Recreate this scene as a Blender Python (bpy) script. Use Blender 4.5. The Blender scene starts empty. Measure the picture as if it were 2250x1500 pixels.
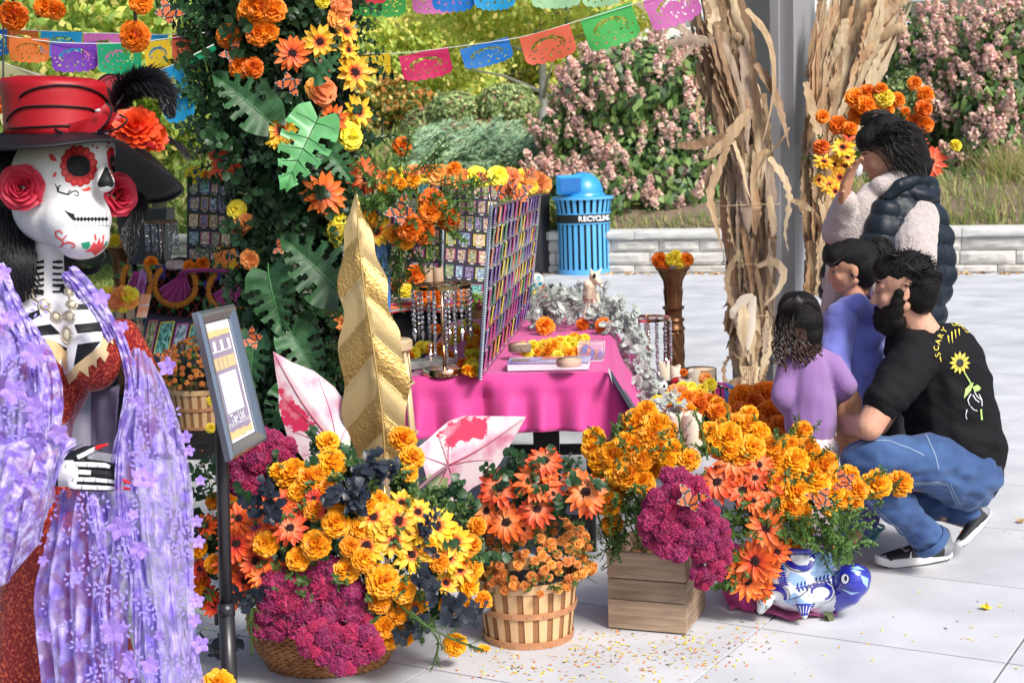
import bpy, bmesh, math, random
import numpy as np
from mathutils import Vector, Matrix, noise as mnoise
from mathutils.bvhtree import BVHTree
from mathutils.geometry import delaunay_2d_cdt
random.seed(7); RNG = np.random.default_rng(11)
SC = bpy.context.scene; COL = SC.collection
R = math.radians; PI = math.pi
# ---------------------------------------------------------------- camera
F_PX = 3300.0; CAM_H = 1.61; PITCH = math.atan((750-315)/F_PX); ROLL = .032
_r0 = Vector((1,0,0)); _fw = Vector((0,math.cos(PITCH),-math.sin(PITCH))); _u0 = _r0.cross(_fw)
_r = _r0*math.cos(ROLL)-_u0*math.sin(ROLL); _u = _r0*math.sin(ROLL)+_u0*math.cos(ROLL)
CAMPOS = Vector((0,0,CAM_H))
cd = bpy.data.cameras.new('camera'); cam = bpy.data.objects.new('camera', cd); COL.objects.link(cam)
cd.sensor_width = 36; cd.lens = 36*F_PX/2250; cd.clip_end = 800; cd.clip_start = .1; cd.dof.use_dof = True; cd.dof.focus_distance = 4.9; cd.dof.aperture_fstop = 8
m3 = Matrix((_r, _u, -_fw)).transposed(); cam.matrix_world = Matrix.Translation(CAMPOS) @ m3.to_4x4()
SC.camera = cam
# ---------------------------------------------------------------- world and sun
SUN_DIR = Vector((.50,-.62,.78)).normalized()
SUN_EL = math.asin(SUN_DIR.z); SUN_AZ = math.atan2(SUN_DIR.x, SUN_DIR.y)
wd = bpy.data.worlds.new('World'); SC.world = wd; wd.use_nodes = True
nt = wd.node_tree; nt.nodes.clear()
wo = nt.nodes.new('ShaderNodeOutputWorld'); wb = nt.nodes.new('ShaderNodeBackground'); sk = nt.nodes.new('ShaderNodeTexSky')
sk.sky_type = 'NISHITA'; sk.sun_disc = False; sk.sun_elevation = SUN_EL; sk.sun_rotation = SUN_AZ; sk.dust_density = 3; sk.air_density = 1.0
wb.inputs[1].default_value = .105
nt.links.new(sk.outputs[0], wb.inputs[0]); nt.links.new(wb.outputs[0], wo.inputs[0])
sl = bpy.data.lights.new('sun', 'SUN'); so = bpy.data.objects.new('sun', sl); COL.objects.link(so)
sl.energy = 2.7; sl.angle = R(17); sl.color = (1,.96,.9)
so.rotation_euler = SUN_DIR.to_track_quat('Z','Y').to_euler(); so.location = (3,-3,6)
SC.view_settings.view_transform = 'Standard'; SC.view_settings.look = 'None'; SC.view_settings.gamma = 1
SC.view_settings.exposure = .62; SC.view_settings.use_curve_mapping = False
SC.render.engine = 'CYCLES'; SC.cycles.max_bounces = 7; SC.cycles.transparent_max_bounces = 24
SC.cycles.diffuse_bounces = 3; SC.cycles.glossy_bounces = 3; SC.cycles.use_denoising = True
# ---------------------------------------------------------------- places read off the photograph (photo pixel + distance -> point in the world)
def W(x, y, Z): return CAMPOS + (_r*((x-1125)/F_PX) + _u*((750-y)/F_PX) + _fw)*Z
def G(x, y, h=0.0):
    d = W(x,y,1)-CAMPOS; return CAMPOS + d*((h-CAM_H)/d.z)
def V(*a): return Vector(a)
def px2m(p, Z): return p*Z/F_PX
def rnd(a, b): return random.uniform(a, b)
# ---------------------------------------------------------------- materials
MATS = {}
def mat(name, col=None, rough=.6, metal=0.0, col2=None, nscale=8, bump=0.0, bscale=40, trans=0.0, var=0.0, hue=0.0, spec=.5,
        sheen=0.0, stretch=None, coat=0.0, lo=.35, hi=.65, alpha=None, emit=None, uvgrad=None):
    if name in MATS: return MATS[name]
    m = bpy.data.materials.new(name); m.use_nodes = True; t = m.node_tree; N = t.nodes; L = t.links
    b = N['Principled BSDF']; out = N['Material Output']
    def c4(c): return (c[0],c[1],c[2],1)
    b.inputs['Roughness'].default_value = rough; b.inputs['Metallic'].default_value = metal
    b.inputs['Specular IOR Level'].default_value = spec; b.inputs['Base Color'].default_value = c4(col)
    if sheen: b.inputs['Sheen Weight'].default_value = sheen
    if coat: b.inputs['Coat Weight'].default_value = coat; b.inputs['Coat Roughness'].default_value = .06
    tc = N.new('ShaderNodeTexCoord'); vec = tc.outputs['Object']
    if stretch:
        mp = N.new('ShaderNodeMapping'); mp.inputs['Scale'].default_value = stretch; L.new(vec, mp.inputs[0]); vec = mp.outputs[0]
    csock = None
    if col2 is not None:
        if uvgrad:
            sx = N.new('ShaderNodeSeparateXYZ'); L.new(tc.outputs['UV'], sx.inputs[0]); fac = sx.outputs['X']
        else:
            nz = N.new('ShaderNodeTexNoise'); nz.inputs['Scale'].default_value = nscale; nz.inputs['Detail'].default_value = 5; L.new(vec, nz.inputs['Vector']); fac = nz.outputs['Fac']
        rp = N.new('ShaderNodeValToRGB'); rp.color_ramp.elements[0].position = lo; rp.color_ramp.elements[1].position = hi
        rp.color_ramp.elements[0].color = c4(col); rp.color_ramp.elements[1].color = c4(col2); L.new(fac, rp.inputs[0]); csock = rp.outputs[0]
    if var or hue:
        oi = N.new('ShaderNodeObjectInfo'); hs = N.new('ShaderNodeHueSaturation')
        if csock: L.new(csock, hs.inputs['Color'])
        else: hs.inputs['Color'].default_value = c4(col)
        for k, a, mid in (('Value', var, 1.0), ('Hue', hue, .5)):
            if a:
                mr = N.new('ShaderNodeMapRange'); mr.inputs['To Min'].default_value = mid-a; mr.inputs['To Max'].default_value = mid+a
                L.new(oi.outputs['Random'], mr.inputs[0]); L.new(mr.outputs[0], hs.inputs[k])
        csock = hs.outputs[0]
    if csock: L.new(csock, b.inputs['Base Color'])
    if bump:
        n2 = N.new('ShaderNodeTexNoise'); n2.inputs['Scale'].default_value = bscale; n2.inputs['Detail'].default_value = 4; L.new(vec, n2.inputs['Vector'])
        bp = N.new('ShaderNodeBump'); bp.inputs['Strength'].default_value = bump; bp.inputs['Distance'].default_value = .01
        L.new(n2.outputs['Fac'], bp.inputs['Height']); L.new(bp.outputs[0], b.inputs['Normal'])
    if emit: b.inputs['Emission Color'].default_value = c4(emit[0]); b.inputs['Emission Strength'].default_value = emit[1]
    sh = b.outputs[0]
    if trans:
        tr = N.new('ShaderNodeBsdfTranslucent'); mx = N.new('ShaderNodeMixShader'); mx.inputs[0].default_value = trans
        if csock: L.new(csock, tr.inputs[0])
        else: tr.inputs[0].default_value = c4(col)
        L.new(sh, mx.inputs[1]); L.new(tr.outputs[0], mx.inputs[2]); sh = mx.outputs[0]
    if alpha is not None:
        tp = N.new('ShaderNodeBsdfTransparent'); mx = N.new('ShaderNodeMixShader')
        if isinstance(alpha, (int, float)): mx.inputs[0].default_value = alpha
        else:   # (scale, low alpha, high alpha, threshold): embroidery on a sheer ground
            n3 = N.new('ShaderNodeTexVoronoi'); n3.feature = 'SMOOTH_F1'; n3.inputs['Scale'].default_value = alpha[0]
            n4 = N.new('ShaderNodeTexNoise'); n4.inputs['Scale'].default_value = alpha[0]*.45; n4.inputs['Detail'].default_value = 5
            L.new(vec, n3.inputs['Vector']); L.new(vec, n4.inputs['Vector'])
            ad = N.new('ShaderNodeMath'); ad.operation = 'SUBTRACT'; L.new(n4.outputs['Fac'], ad.inputs[0]); L.new(n3.outputs['Distance'], ad.inputs[1])
            mr = N.new('ShaderNodeMapRange'); mr.inputs['From Min'].default_value = alpha[3]; mr.inputs['From Max'].default_value = alpha[3]+.05
            mr.inputs['To Min'].default_value = alpha[1]; mr.inputs['To Max'].default_value = alpha[2]
            L.new(ad.outputs[0], mr.inputs[0]); L.new(mr.outputs[0], mx.inputs[0])
        L.new(tp.outputs[0], mx.inputs[1]); L.new(sh, mx.inputs[2]); sh = mx.outputs[0]
    L.new(sh, out.inputs[0]); MATS[name] = m; return m
# ---------------------------------------------------------------- mesh builder
class MB:
    def __init__(s): s.v=[]; s.f=[]; s.m=[]; s.uv=[]
    def add(s, v, f, mi=0, uv=None):
        o = len(s.v); s.v += [tuple(p) for p in v]; s.f += [tuple(i+o for i in q) for q in f]; s.m += [mi]*len(f) if isinstance(mi,int) else mi
        s.uv += uv if uv else [(0,0)]*len(v); return s
    def box(s, c, size, rz=0, mi=0, mtx=None, bev=0):
        x,y,z = [a/2 for a in size]
        if bev:
            b = bev; vs=[];
            for sz,zz in ((-1,-z),(-1,-z+b),(1,z-b),(1,z)):
                ins = b if abs(zz)==z else 0
                vs += [V(-x+ins+ (b if not ins else 0)*0,-y+ins,zz),V(x-ins,-y+ins,zz),V(x-ins,y-ins,zz),V(-x+ins,y-ins,zz)]
            f=[(3,2,1,0),(12,13,14,15)]
            for k in range(3):
                for i in range(4): j=(i+1)%4; f.append((k*4+i,k*4+j,k*4+4+j,k*4+4+i))
        else:
            vs=[V(i*x,j*y,k*z) for i,j,k in ((-1,-1,-1),(1,-1,-1),(1,1,-1),(-1,1,-1),(-1,-1,1),(1,-1,1),(1,1,1),(-1,1,1))]
            f=[(3,2,1,0),(4,5,6,7),(0,1,5,4),(1,2,6,5),(2,3,7,6),(3,0,4,7)]
        M = mtx if mtx is not None else Matrix.Translation(Vector(c)) @ Matrix.Rotation(rz,4,'Z')
        return s.add([M@p for p in vs], f, mi)
    def grid(s, fn, nu, nv, mi=0, closeu=False, keep=None):
        vs=[]; uv=[]
        for j in range(nv+1):
            for i in range(nu+1 if not closeu else nu):
                vs.append(fn(i/nu, j/nv)); uv.append((j/nv, i/nu))
        n = nu+1 if not closeu else nu; f=[]; mm=[]
        for j in range(nv):
            for i in range(nu):
                if keep and not keep((i+.5)/nu,(j+.5)/nv): continue
                a=j*n+i; b=j*n+(i+1)%n; f.append((a,b,b+n,a+n)); mm.append(mi((i+.5)/nu,(j+.5)/nv) if callable(mi) else mi)
        return s.add(vs,f,mm,uv)
    def lathe(s, prof, c=(0,0,0), seg=24, mi=0, mtx=None, mod=None, cap=True):
        M = mtx if mtx is not None else Matrix.Translation(Vector(c)); vs=[]; n=len(prof)
        for (r,z) in prof:
            for i in range(seg):
                a=2*PI*i/seg; rr = r*(mod(a,z) if mod else 1); vs.append(M@V(rr*math.cos(a),rr*math.sin(a),z))
        f=[(j*seg+i,j*seg+(i+1)%seg,(j+1)*seg+(i+1)%seg,(j+1)*seg+i) for j in range(n-1) for i in range(seg)]
        if cap:
            if prof[0][0]>1e-4: f.append(tuple(range(seg-1,-1,-1)))
            if prof[-1][0]>1e-4: f.append(tuple((n-1)*seg+i for i in range(seg)))
        return s.add(vs,f,mi)
    def tube(s, pts, rad, seg=8, mi=0, flat=1.0, cap=True):
        pts=[Vector(p) for p in pts]; n=len(pts)
        if not hasattr(rad,'__len__'): rad=[rad]*n
        vs=[]; prev=None
        for k,p in enumerate(pts):
            t=(pts[min(k+1,n-1)]-pts[max(k-1,0)]).normalized()
            if prev is None:
                a=Vector((0,0,1)) if abs(t.z)<.9 else Vector((1,0,0)); x=t.cross(a).normalized()
            else: x=(prev-t*prev.dot(t)).normalized()
            prev=x; y=t.cross(x)
            for i in range(seg):
                a=2*PI*i/seg; vs.append(p+x*math.cos(a)*rad[k]+y*math.sin(a)*rad[k]*flat)
        f=[(k*seg+i,k*seg+(i+1)%seg,(k+1)*seg+(i+1)%seg,(k+1)*seg+i) for k in range(n-1) for i in range(seg)]
        if cap: f += [tuple(range(seg-1,-1,-1)), tuple((n-1)*seg+i for i in range(seg))]
        return s.add(vs,f,mi)
    def ell(s, c, r, mtx=None, seg=16, rings=10, mi=0, top=0.0, fn=None):
        M = Matrix.Translation(Vector(c)) @ (mtx.to_4x4() if mtx is not None else Matrix())
        vs=[];
        for j in range(rings+1):
            ph=PI*j/rings
            for i in range(seg):
                a=2*PI*i/seg; p=V(math.sin(ph)*math.cos(a),math.sin(ph)*math.sin(a),math.cos(ph))
                if fn: p=fn(p)
                vs.append(M@V(p.x*r[0],p.y*r[1],p.z*r[2]))
        f=[(j*seg+i,(j+1)*seg+i,(j+1)*seg+(i+1)%seg,j*seg+(i+1)%seg) for j in range(rings) for i in range(seg)]
        return s.add(vs,f,mi)
    def caps(s, a, b, ra, rb, seg=12):   # tapered capsule, closed
        a=Vector(a); b=Vector(b); d=b-a; l=d.length or 1e-6; q=d.to_track_quat('Z','Y').to_matrix().to_4x4()
        prof=[(max(1e-5,ra*math.cos(t)),ra*math.sin(t)) for t in (-PI/2,-PI/3,-PI/6,0)]+[(max(1e-5,rb*math.cos(t)),l+rb*math.sin(t)) for t in (0,PI/6,PI/3,PI/2)]
        return s.lathe(prof,seg=seg,mtx=Matrix.Translation(a)@q,cap=True)
    def ribbon(s, pts, widths, normal=None, mi=0, cup=0.0, nw=2, ruf=0.0):
        pts=[Vector(p) for p in pts]; n=len(pts); vs=[]; uv=[]
        for k,p in enumerate(pts):
            t=(pts[min(k+1,n-1)]-pts[max(k-1,0)]).normalized(); nn=normal[k] if isinstance(normal,list) else (normal or V(0,-1,0))
            x=t.cross(nn); x = x.normalized() if x.length>1e-5 else V(1,0,0); y=x.cross(t)
            for i in range(nw+1):
                q=i/nw*2-1; vs.append(p+x*q*widths[k]+y*(cup*(1-abs(q))+ (ruf*math.sin(k*2.3+q*2) if abs(q)==1 else 0))*widths[k]); uv.append((k/(n-1),i/nw))
        f=[(k*(nw+1)+i,k*(nw+1)+i+1,(k+1)*(nw+1)+i+1,(k+1)*(nw+1)+i) for k in range(n-1) for i in range(nw)]
        return s.add(vs,f,mi,uv)
    def mesh(s, name, mats, smooth=True, origin=None):
        me=bpy.data.meshes.new(name); o=Vector(origin) if origin is not None else V(0,0,0)
        me.from_pydata([(p[0]-o.x,p[1]-o.y,p[2]-o.z) for p in s.v],[],s.f)
        for m in (mats if isinstance(mats,(list,tuple)) else [mats]): me.materials.append(m)
        if any(s.m): me.polygons.foreach_set('material_index', s.m)
        me.polygons.foreach_set('use_smooth',[smooth]*len(s.f))
        if any(u!=(0,0) for u in s.uv):
            l=me.uv_layers.new(name='UVMap'); li=np.empty(len(me.loops),dtype=np.int32); me.loops.foreach_get('vertex_index',li)
            l.data.foreach_set('uv', np.array(s.uv,dtype=np.float32)[li].ravel())
        me.update(); return me
    def build(s, name, mats, parent=None, smooth=True, sharp=None):
        a=np.array(s.v); o=V((a[:,0].min()+a[:,0].max())/2,(a[:,1].min()+a[:,1].max())/2,a[:,2].min())
        me=s.mesh(name,mats,smooth,o); ob=link(name,me,parent,Matrix.Translation(o))
        if smooth and sharp: smooth_by_angle(me, sharp)
        return ob
def smooth_by_angle(me, deg):
    bm=bmesh.new(); bm.from_mesh(me); lim=R(deg)
    for e in bm.edges:
        if len(e.link_faces)==2 and e.calc_face_angle(0)>lim: e.smooth=False
    bm.to_mesh(me); bm.free()
WM = {}
def wmat(o): return WM.get(o.name, Matrix())
def link(name, data, parent=None, world=None, mpi=True):
    o=bpy.data.objects.new(name,data); COL.objects.link(o); w=world if world is not None else Matrix()
    o.matrix_basis=w; WM[o.name]=w.copy()
    if parent: o.parent=parent; o.matrix_parent_inverse=wmat(parent).inverted()
    return o
def thing(name, label, cat, loc=(0,0,0), group=None, rz=0, kind=None):
    o=link(name,None,None,Matrix.Translation(Vector(loc))@Matrix.Rotation(rz,4,'Z')); o.empty_display_size=.1
    return tag(o,label,cat,group,kind)
def tag(o, label=None, cat=None, group=None, kind=None):
    if label: o['label']=label
    if cat: o['category']=cat
    if group: o['group']=group
    if kind: o['kind']=kind
    return o
def struct(o): o['kind']='structure'; return o
def frame(pos, n, spin=0, sc=1):     # local +Z along n
    if not hasattr(sc,'__len__'): sc=(sc,sc,sc)
    q=Vector(n).to_track_quat('Z','Y').to_matrix().to_4x4()
    return Matrix.Translation(Vector(pos))@q@Matrix.Rotation(spin,4,'Z')@Matrix.Diagonal((sc[0],sc[1],sc[2],1))
def toCam(p): return (CAMPOS-Vector(p)).normalized()
def jit(v, a): return (Vector(v)+V(rnd(-a,a),rnd(-a,a),rnd(-a,a))).normalized()
def catmull(P, n):
    P=[Vector(p) for p in P]; out=[]; m=len(P)-1
    for i in range(n+1):
        t=i/n*m; k=min(int(t),m-1); u=t-k; a=P[max(k-1,0)]; b=P[k]; c=P[k+1]; d=P[min(k+2,m)]
        out.append(.5*((2*b)+(c-a)*u+(2*a-5*b+4*c-d)*u*u+(3*b-a-3*c+d)*u**3))
    return out
def poly_in(x, y, P):
    c=False; n=len(P)
    for i in range(n):
        a=P[i]; b=P[(i+1)%n]
        if (a[1]>y)!=(b[1]>y) and x<(b[0]-a[0])*(y-a[1])/(b[1]-a[1])+a[0]: c=not c
    return c
def rand_in(P):
    xs=[p[0] for p in P]; ys=[p[1] for p in P]
    while 1:
        x=rnd(min(xs),max(xs)); y=rnd(min(ys),max(ys))
        if poly_in(x,y,P): return x,y
def dgof(s2):
    with bpy.context.temp_override(scene=s2, view_layer=s2.view_layers[0]): return bpy.context.evaluated_depsgraph_get()
# leaves as folded quads, thousands at once
def leaf_cloud(name, pts, nrm, length, width, mats, parent=None, midx=None, droop=None, jitter=.5):
    n=len(pts); pts=np.asarray(pts,float); nrm=np.asarray(nrm,float)+RNG.normal(0,jitter,(n,3)); nrm/=np.linalg.norm(nrm,axis=1)[:,None]
    rv=RNG.normal(0,1,(n,3))
    if droop is not None: rv=np.asarray(droop)[None,:]+RNG.normal(0,.45,(n,3))
    t=rv-nrm*(rv*nrm).sum(1)[:,None]; t/=np.linalg.norm(t,axis=1)[:,None]+1e-9; b=np.cross(nrm,t)
    L=(np.asarray(length)*RNG.uniform(.65,1.25,n))[:,None]; Wd=(np.asarray(width)*RNG.uniform(.7,1.2,n))[:,None]
    v=np.stack([pts-t*L*.5, pts-b*Wd*.5-nrm*Wd*.12, pts+t*L*.5-nrm*L*.1, pts+b*Wd*.5-nrm*Wd*.12],1).reshape(-1,3)
    o=V(float(v[:,0].mean()),float(v[:,1].mean()),float(v[:,2].min())); v=v-np.array(o)
    me=bpy.data.meshes.new(name); me.vertices.add(4*n); me.vertices.foreach_set('co',v.astype(np.float32).ravel())
    k=np.arange(n)*4; tri=np.stack([k,k+1,k+2,k,k+2,k+3],1).reshape(-1).astype(np.int32)
    me.loops.add(6*n); me.loops.foreach_set('vertex_index',tri); me.polygons.add(2*n)
    me.polygons.foreach_set('loop_start',(np.arange(2*n)*3).astype(np.int32)); me.polygons.foreach_set('loop_total',np.full(2*n,3,np.int32))
    for m in (mats if isinstance(mats,(list,tuple)) else [mats]): me.materials.append(m)
    if isinstance(mats,(list,tuple)) and len(mats)>1:
        mi=midx if midx is not None else RNG.integers(0,len(mats),n); me.polygons.foreach_set('material_index',np.repeat(mi,2).astype(np.int32))
    me.update(calc_edges=True); me.validate();
    ob=link(name,me,parent,Matrix.Translation(o)); return ob
# one continuous surface out of overlapping closed pieces
def fuse(mb, name, mats, parent=None, voxel=.008, smooth=6, fmat=None, disp=None):
    me=mb.mesh(name,mats,True); tmp=bpy.data.objects.new(name+'_t',me); s2=bpy.data.scenes.new('t'); s2.collection.objects.link(tmp)
    md=tmp.modifiers.new('r','REMESH'); md.mode='VOXEL'; md.voxel_size=voxel; md.use_smooth_shade=True
    if smooth: ms=tmp.modifiers.new('s','SMOOTH'); ms.iterations=smooth; ms.factor=.5
    dg=dgof(s2)
    nm=bpy.data.meshes.new_from_object(tmp.evaluated_get(dg),depsgraph=dg); bpy.data.scenes.remove(s2); bpy.data.objects.remove(tmp); bpy.data.meshes.remove(me)
    nm.name=name; nm.materials.clear()
    for m in (mats if isinstance(mats,(list,tuple)) else [mats]): nm.materials.append(m)
    if disp:
        cn=[(v.co.copy(),v.normal.copy()) for v in nm.vertices]; nm.vertices.foreach_set('co',[x for c,n in cn for x in (c+n*disp(c))]); nm.update()
    if fmat:
        nm.polygons.foreach_set('material_index',[fmat(p.center,p.normal) for p in nm.polygons])
    bv=BVHTree.FromPolygons([v.co.copy() for v in nm.vertices],[tuple(p.vertices) for p in nm.polygons])
    a=np.empty(len(nm.vertices)*3,np.float32); nm.vertices.foreach_get('co',a); a=a.reshape(-1,3)
    o=V(float((a[:,0].min()+a[:,0].max())/2),float((a[:,1].min()+a[:,1].max())/2),float(a[:,2].min()))
    nm.transform(Matrix.Translation(-o)); nm.polygons.foreach_set('use_smooth',[True]*len(nm.polygons)); nm.update()
    ob=link(name,nm,parent,Matrix.Translation(o)); return ob,bv
# paint or appliqué shapes laid on a surface: outline given as photo pixels, dropped onto the surface
def ray_on(bv, x, y, lift):
    d=(W(x,y,1)-CAMPOS).normalized(); h=bv.ray_cast(CAMPOS,d)
    if h[0] is None: return None
    n=h[1] if h[1].dot(d)<0 else -h[1]
    return h[0]+n*lift
def decal(mb, bv, poly, mi=0, lift=.0015, step=9):
    P=[(float(a),float(b)) for a,b in poly]; pts=[]
    n=len(P)
    for i in range(n):
        a=P[i]; b=P[(i+1)%n]; L=math.hypot(b[0]-a[0],b[1]-a[1]); k=max(1,int(L/step))
        for j in range(k): pts.append((a[0]+(b[0]-a[0])*j/k,a[1]+(b[1]-a[1])*j/k))
    nb=len(pts); xs=[p[0] for p in P]; ys=[p[1] for p in P]; y=min(ys)+step/2
    while y<max(ys):
        x=min(xs)+step/2
        while x<max(xs):
            if poly_in(x,y,P): pts.append((x,y))
            x+=step
        y+=step
    vv,_,ff,_,_,_=delaunay_2d_cdt([Vector(p) for p in pts],[],[list(range(nb))],1,1e-4)
    hit=[ray_on(bv,p.x,p.y,lift) for p in vv]
    idx={}; vs=[]
    for i,h in enumerate(hit):
        if h is not None: idx[i]=len(vs); vs.append(h)
    fs=[tuple(idx[i] for i in q) for q in ff if all(i in idx for i in q)]
    fs=[q for q in fs if max((vs[q[a]]-vs[q[a-1]]).length for a in range(len(q)))<.05]
    if fs: mb.add(vs,fs,mi)
def stroke(pts, w):      # polyline -> outline polygon, w pixels wide, may taper
    n=len(pts); L=[]; Rr=[]
    for i,p in enumerate(pts):
        a=pts[max(i-1,0)]; b=pts[min(i+1,n-1)]; dx=b[0]-a[0]; dy=b[1]-a[1]; l=math.hypot(dx,dy) or 1
        ww=(w[i] if hasattr(w,'__len__') else w)/2
        L.append((p[0]-dy/l*ww,p[1]+dx/l*ww)); Rr.append((p[0]+dy/l*ww,p[1]-dx/l*ww))
    return L+Rr[::-1]
def arc(cx,cy,rx,ry,a0,a1,n=12): return [(cx+rx*math.cos(R(a0+(a1-a0)*i/n)),cy+ry*math.sin(R(a0+(a1-a0)*i/n))) for i in range(n+1)]
def fontmesh(c):
    t=bpy.data.objects.new('t',c); s2=bpy.data.scenes.new('t'); s2.collection.objects.link(t); dg=dgof(s2)
    me=bpy.data.meshes.new_from_object(t.evaluated_get(dg)); bpy.data.scenes.remove(s2); bpy.data.objects.remove(t); return me
def textmesh(txt, size, name, m, parent, mtx, depth=0.0, bold=False):
    c=bpy.data.curves.new(name,'FONT'); c.body=txt; c.size=size; c.extrude=depth; c.align_x='CENTER'; c.align_y='CENTER'; c.resolution_u=2
    if bold: c.offset=size*.03
    me=fontmesh(c); me.materials.clear(); me.materials.append(m); me.name=name
    return link(name,me,parent,mtx)
def basis(o, x, y):   # matrix with given x,y axes
    x=Vector(x).normalized(); z=x.cross(Vector(y)).normalized(); y=z.cross(x)
    return Matrix.Translation(Vector(o))@Matrix((x,y,z)).transposed().to_4x4()
# ================================================================ THE SETTING
GA = R(-30.3)                                   # direction of the paving joints
gx = V(math.cos(GA),math.sin(GA),0); gy = V(-math.sin(GA),math.cos(GA),0)
M_conc = mat('concrete',(.44,.455,.485),.75,col2=(.59,.60,.63),nscale=2.6,lo=.3,hi=.62,bump=.12,bscale=160,var=.04,spec=.3)
M_joint = mat('joint dirt',(.05,.05,.05),.95)
M_grass = mat('lawn soil',(.10,.14,.035),.95,col2=(.19,.21,.06),nscale=6)
M_mulch = mat('mulch',(.12,.085,.06),.95,col2=(.28,.21,.15),nscale=40,bump=.8,bscale=60)
b=MB(); b.add([(-300,-60,-.12),(300,-60,-.12),(300,500,-.12),(-300,500,-.12)],[(0,1,2,3)]); g=b.build('ground',M_grass,smooth=False); struct(g)
# paving: slabs of 0.79 m with open joints over a dark bed, as far as joints can be told apart; the rest one sheet
plaza=struct(link('paving',None)); plaza.empty_display_size=.1
b=MB(); b.add([tuple(p) for p in (V(-7,-4,-.03),V(15,-4,-.03),V(15,19.0,-.03),V(-7,19.0,-.03))],[(0,1,2,3)]); b.build('paving_bed',M_joint,plaza,False)
S=.79; w=S/2-.0045
b=MB(); b.box((0,0,-.02),(2*w,2*w,.04),bev=.001); slab=b.mesh('slab',M_conc,False)
def wall_y(x): return 18.95-.37*x              # foot of the stone wall
cnt=0
for i in range(-16,26):
    for j in range(-12,34):
        p=gx*((i+.5)*S+.0)+gy*((j+.5)*S)
        u=p.dot(gx);
        p=gx*((i+.5)*S-.155)+gy*((j+.5)*S-.21)
        if p.y<2.5 or p.y>wall_y(p.x)-.2 or p.x<-3.6-.1*p.y*0 or abs(p.x)>p.y*.36+1.3 : continue
        if p.y<9.5:
            o=link('slab',slab,plaza,Matrix.Translation(p)@Matrix.Rotation(GA+PI/2*random.randint(0,3),4,'Z')); cnt+=1
b=MB()
for i in range(-16,26):
    for j in range(-12,34):
        p=gx*((i+.5)*S-.155)+gy*((j+.5)*S-.21)
        if p.y<9.5 or p.y>wall_y(p.x)+.3 or abs(p.x)>p.y*.5+2: continue
        b.box((0,0,0),(2*w,2*w,.04),mtx=Matrix.Translation(p-V(0,0,.02))@Matrix.Rotation(GA,4,'Z'))
o=b.build('far_slab',M_conc,plaza,False); o['kind']='stuff'
# ---------------------------------------------------------------- retaining wall of stone blocks
M_stone=[mat('limestone',(.52,.50,.46),.85,col2=(.62,.60,.56),nscale=5,bump=.9,bscale=14,var=.08),
         mat('limestone cap',(.66,.66,.64),.8,col2=(.58,.575,.55),nscale=7,bump=.35,bscale=30,var=.05)]
def stone_mesh(L,H,D,mi,rough):
    def f(u,v):   # front face with irregular relief
        return V((u-.5)*L,-D/2-rough*(.5+.5*mnoise.noise(V(u*L*7+sd,v*9,sd))) if 0<u<1 and 0<v<1 else -D/2+.008,(v)*H)
    sd=rnd(0,99); b=MB(); b.grid(f,6,4)
    b.add([(-L/2,-D/2+.008,0),(L/2,-D/2+.008,0),(L/2,D/2,0),(-L/2,D/2,0),(-L/2,-D/2+.008,H),(L/2,-D/2+.008,H),(L/2,D/2,H),(-L/2,D/2,H)],[(3,2,1,0),(4,5,6,7),(1,2,6,5),(2,3,7,6),(3,0,4,7)])
    return b.mesh('stone',M_stone[mi],False)
wall=thing('stone_wall','low retaining wall of pale rough limestone blocks with smooth capstones behind the plaza','wall',(3,wall_y(3),0))
wd_=V(1,-.37,0).normalized(); wang=math.atan2(wd_.y,wd_.x)
variants={}
def stone(name,x0,x1,z,H,D,mi,rough):
    key=(round((x1-x0)*10),round(H*100),mi)
    if key not in variants: variants[key]=stone_mesh(key[0]/10-.008,H-.008,D,mi,rough)
    xm=(x0+x1)/2; p=V(0,18.95,z)+wd_*xm+V(-wd_.y,wd_.x,0)*rnd(.0,.02)
    link(name,variants[key],wall,Matrix.Translation(p)@Matrix.Rotation(wang,4,'Z'))
x=-2.6
for row,(z,H) in enumerate(((0,.10),(.10,.16),(.26,.15))):
    x=-5.2-rnd(0,.3)
    while x<10:
        L=random.choice((.4,.5,.6,.7,.8,.9)); stone('stone',x,x+L,z,H,.4,0,.035); x+=L
x=-5.2
while x<10:
    L=random.choice((.8,.9,1.1)); stone('capstone',x,x+L,.41,.11,.5,1,.02); x+=L
# planting bed behind the wall
b=MB()
def bed(u,v):
    x=-8+22*u; y=wall_y(x)+.2+8*v*v+.6*v; return V(x,y,.44+1.3*v+.05*mnoise.noise(V(x*1.5,y*1.5,0)))
b.grid(bed,60,24); o=b.build('planting_bed',M_mulch); struct(o)
b=MB(); b.add([(-9,11.2,.006),(-1.05,11.2,.006),(-1.05,20,.006),(-9,22,.006)],[(0,1,2,3)]); o=b.build('lawn',M_grass,smooth=False); struct(o)
M_hill=mat('hillside',(.13,.17,.05),.95,col2=(.30,.26,.13),nscale=1.2,bump=.5,bscale=6)
b=MB(); b.grid(lambda u,v:V(-40+40*u,27+55*v,.1+5.5*v+1.2*mnoise.noise(V(u*6,v*6,3))),30,20); o=b.build('left_hillside',M_hill); struct(o)
b=MB(); b.grid(lambda u,v:V(-12+62*u,30+60*v,.6+4.0*v+.8*mnoise.noise(V(u*6,v*6,9))),30,20); o=b.build('far_slope',M_hill); struct(o)
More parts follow.
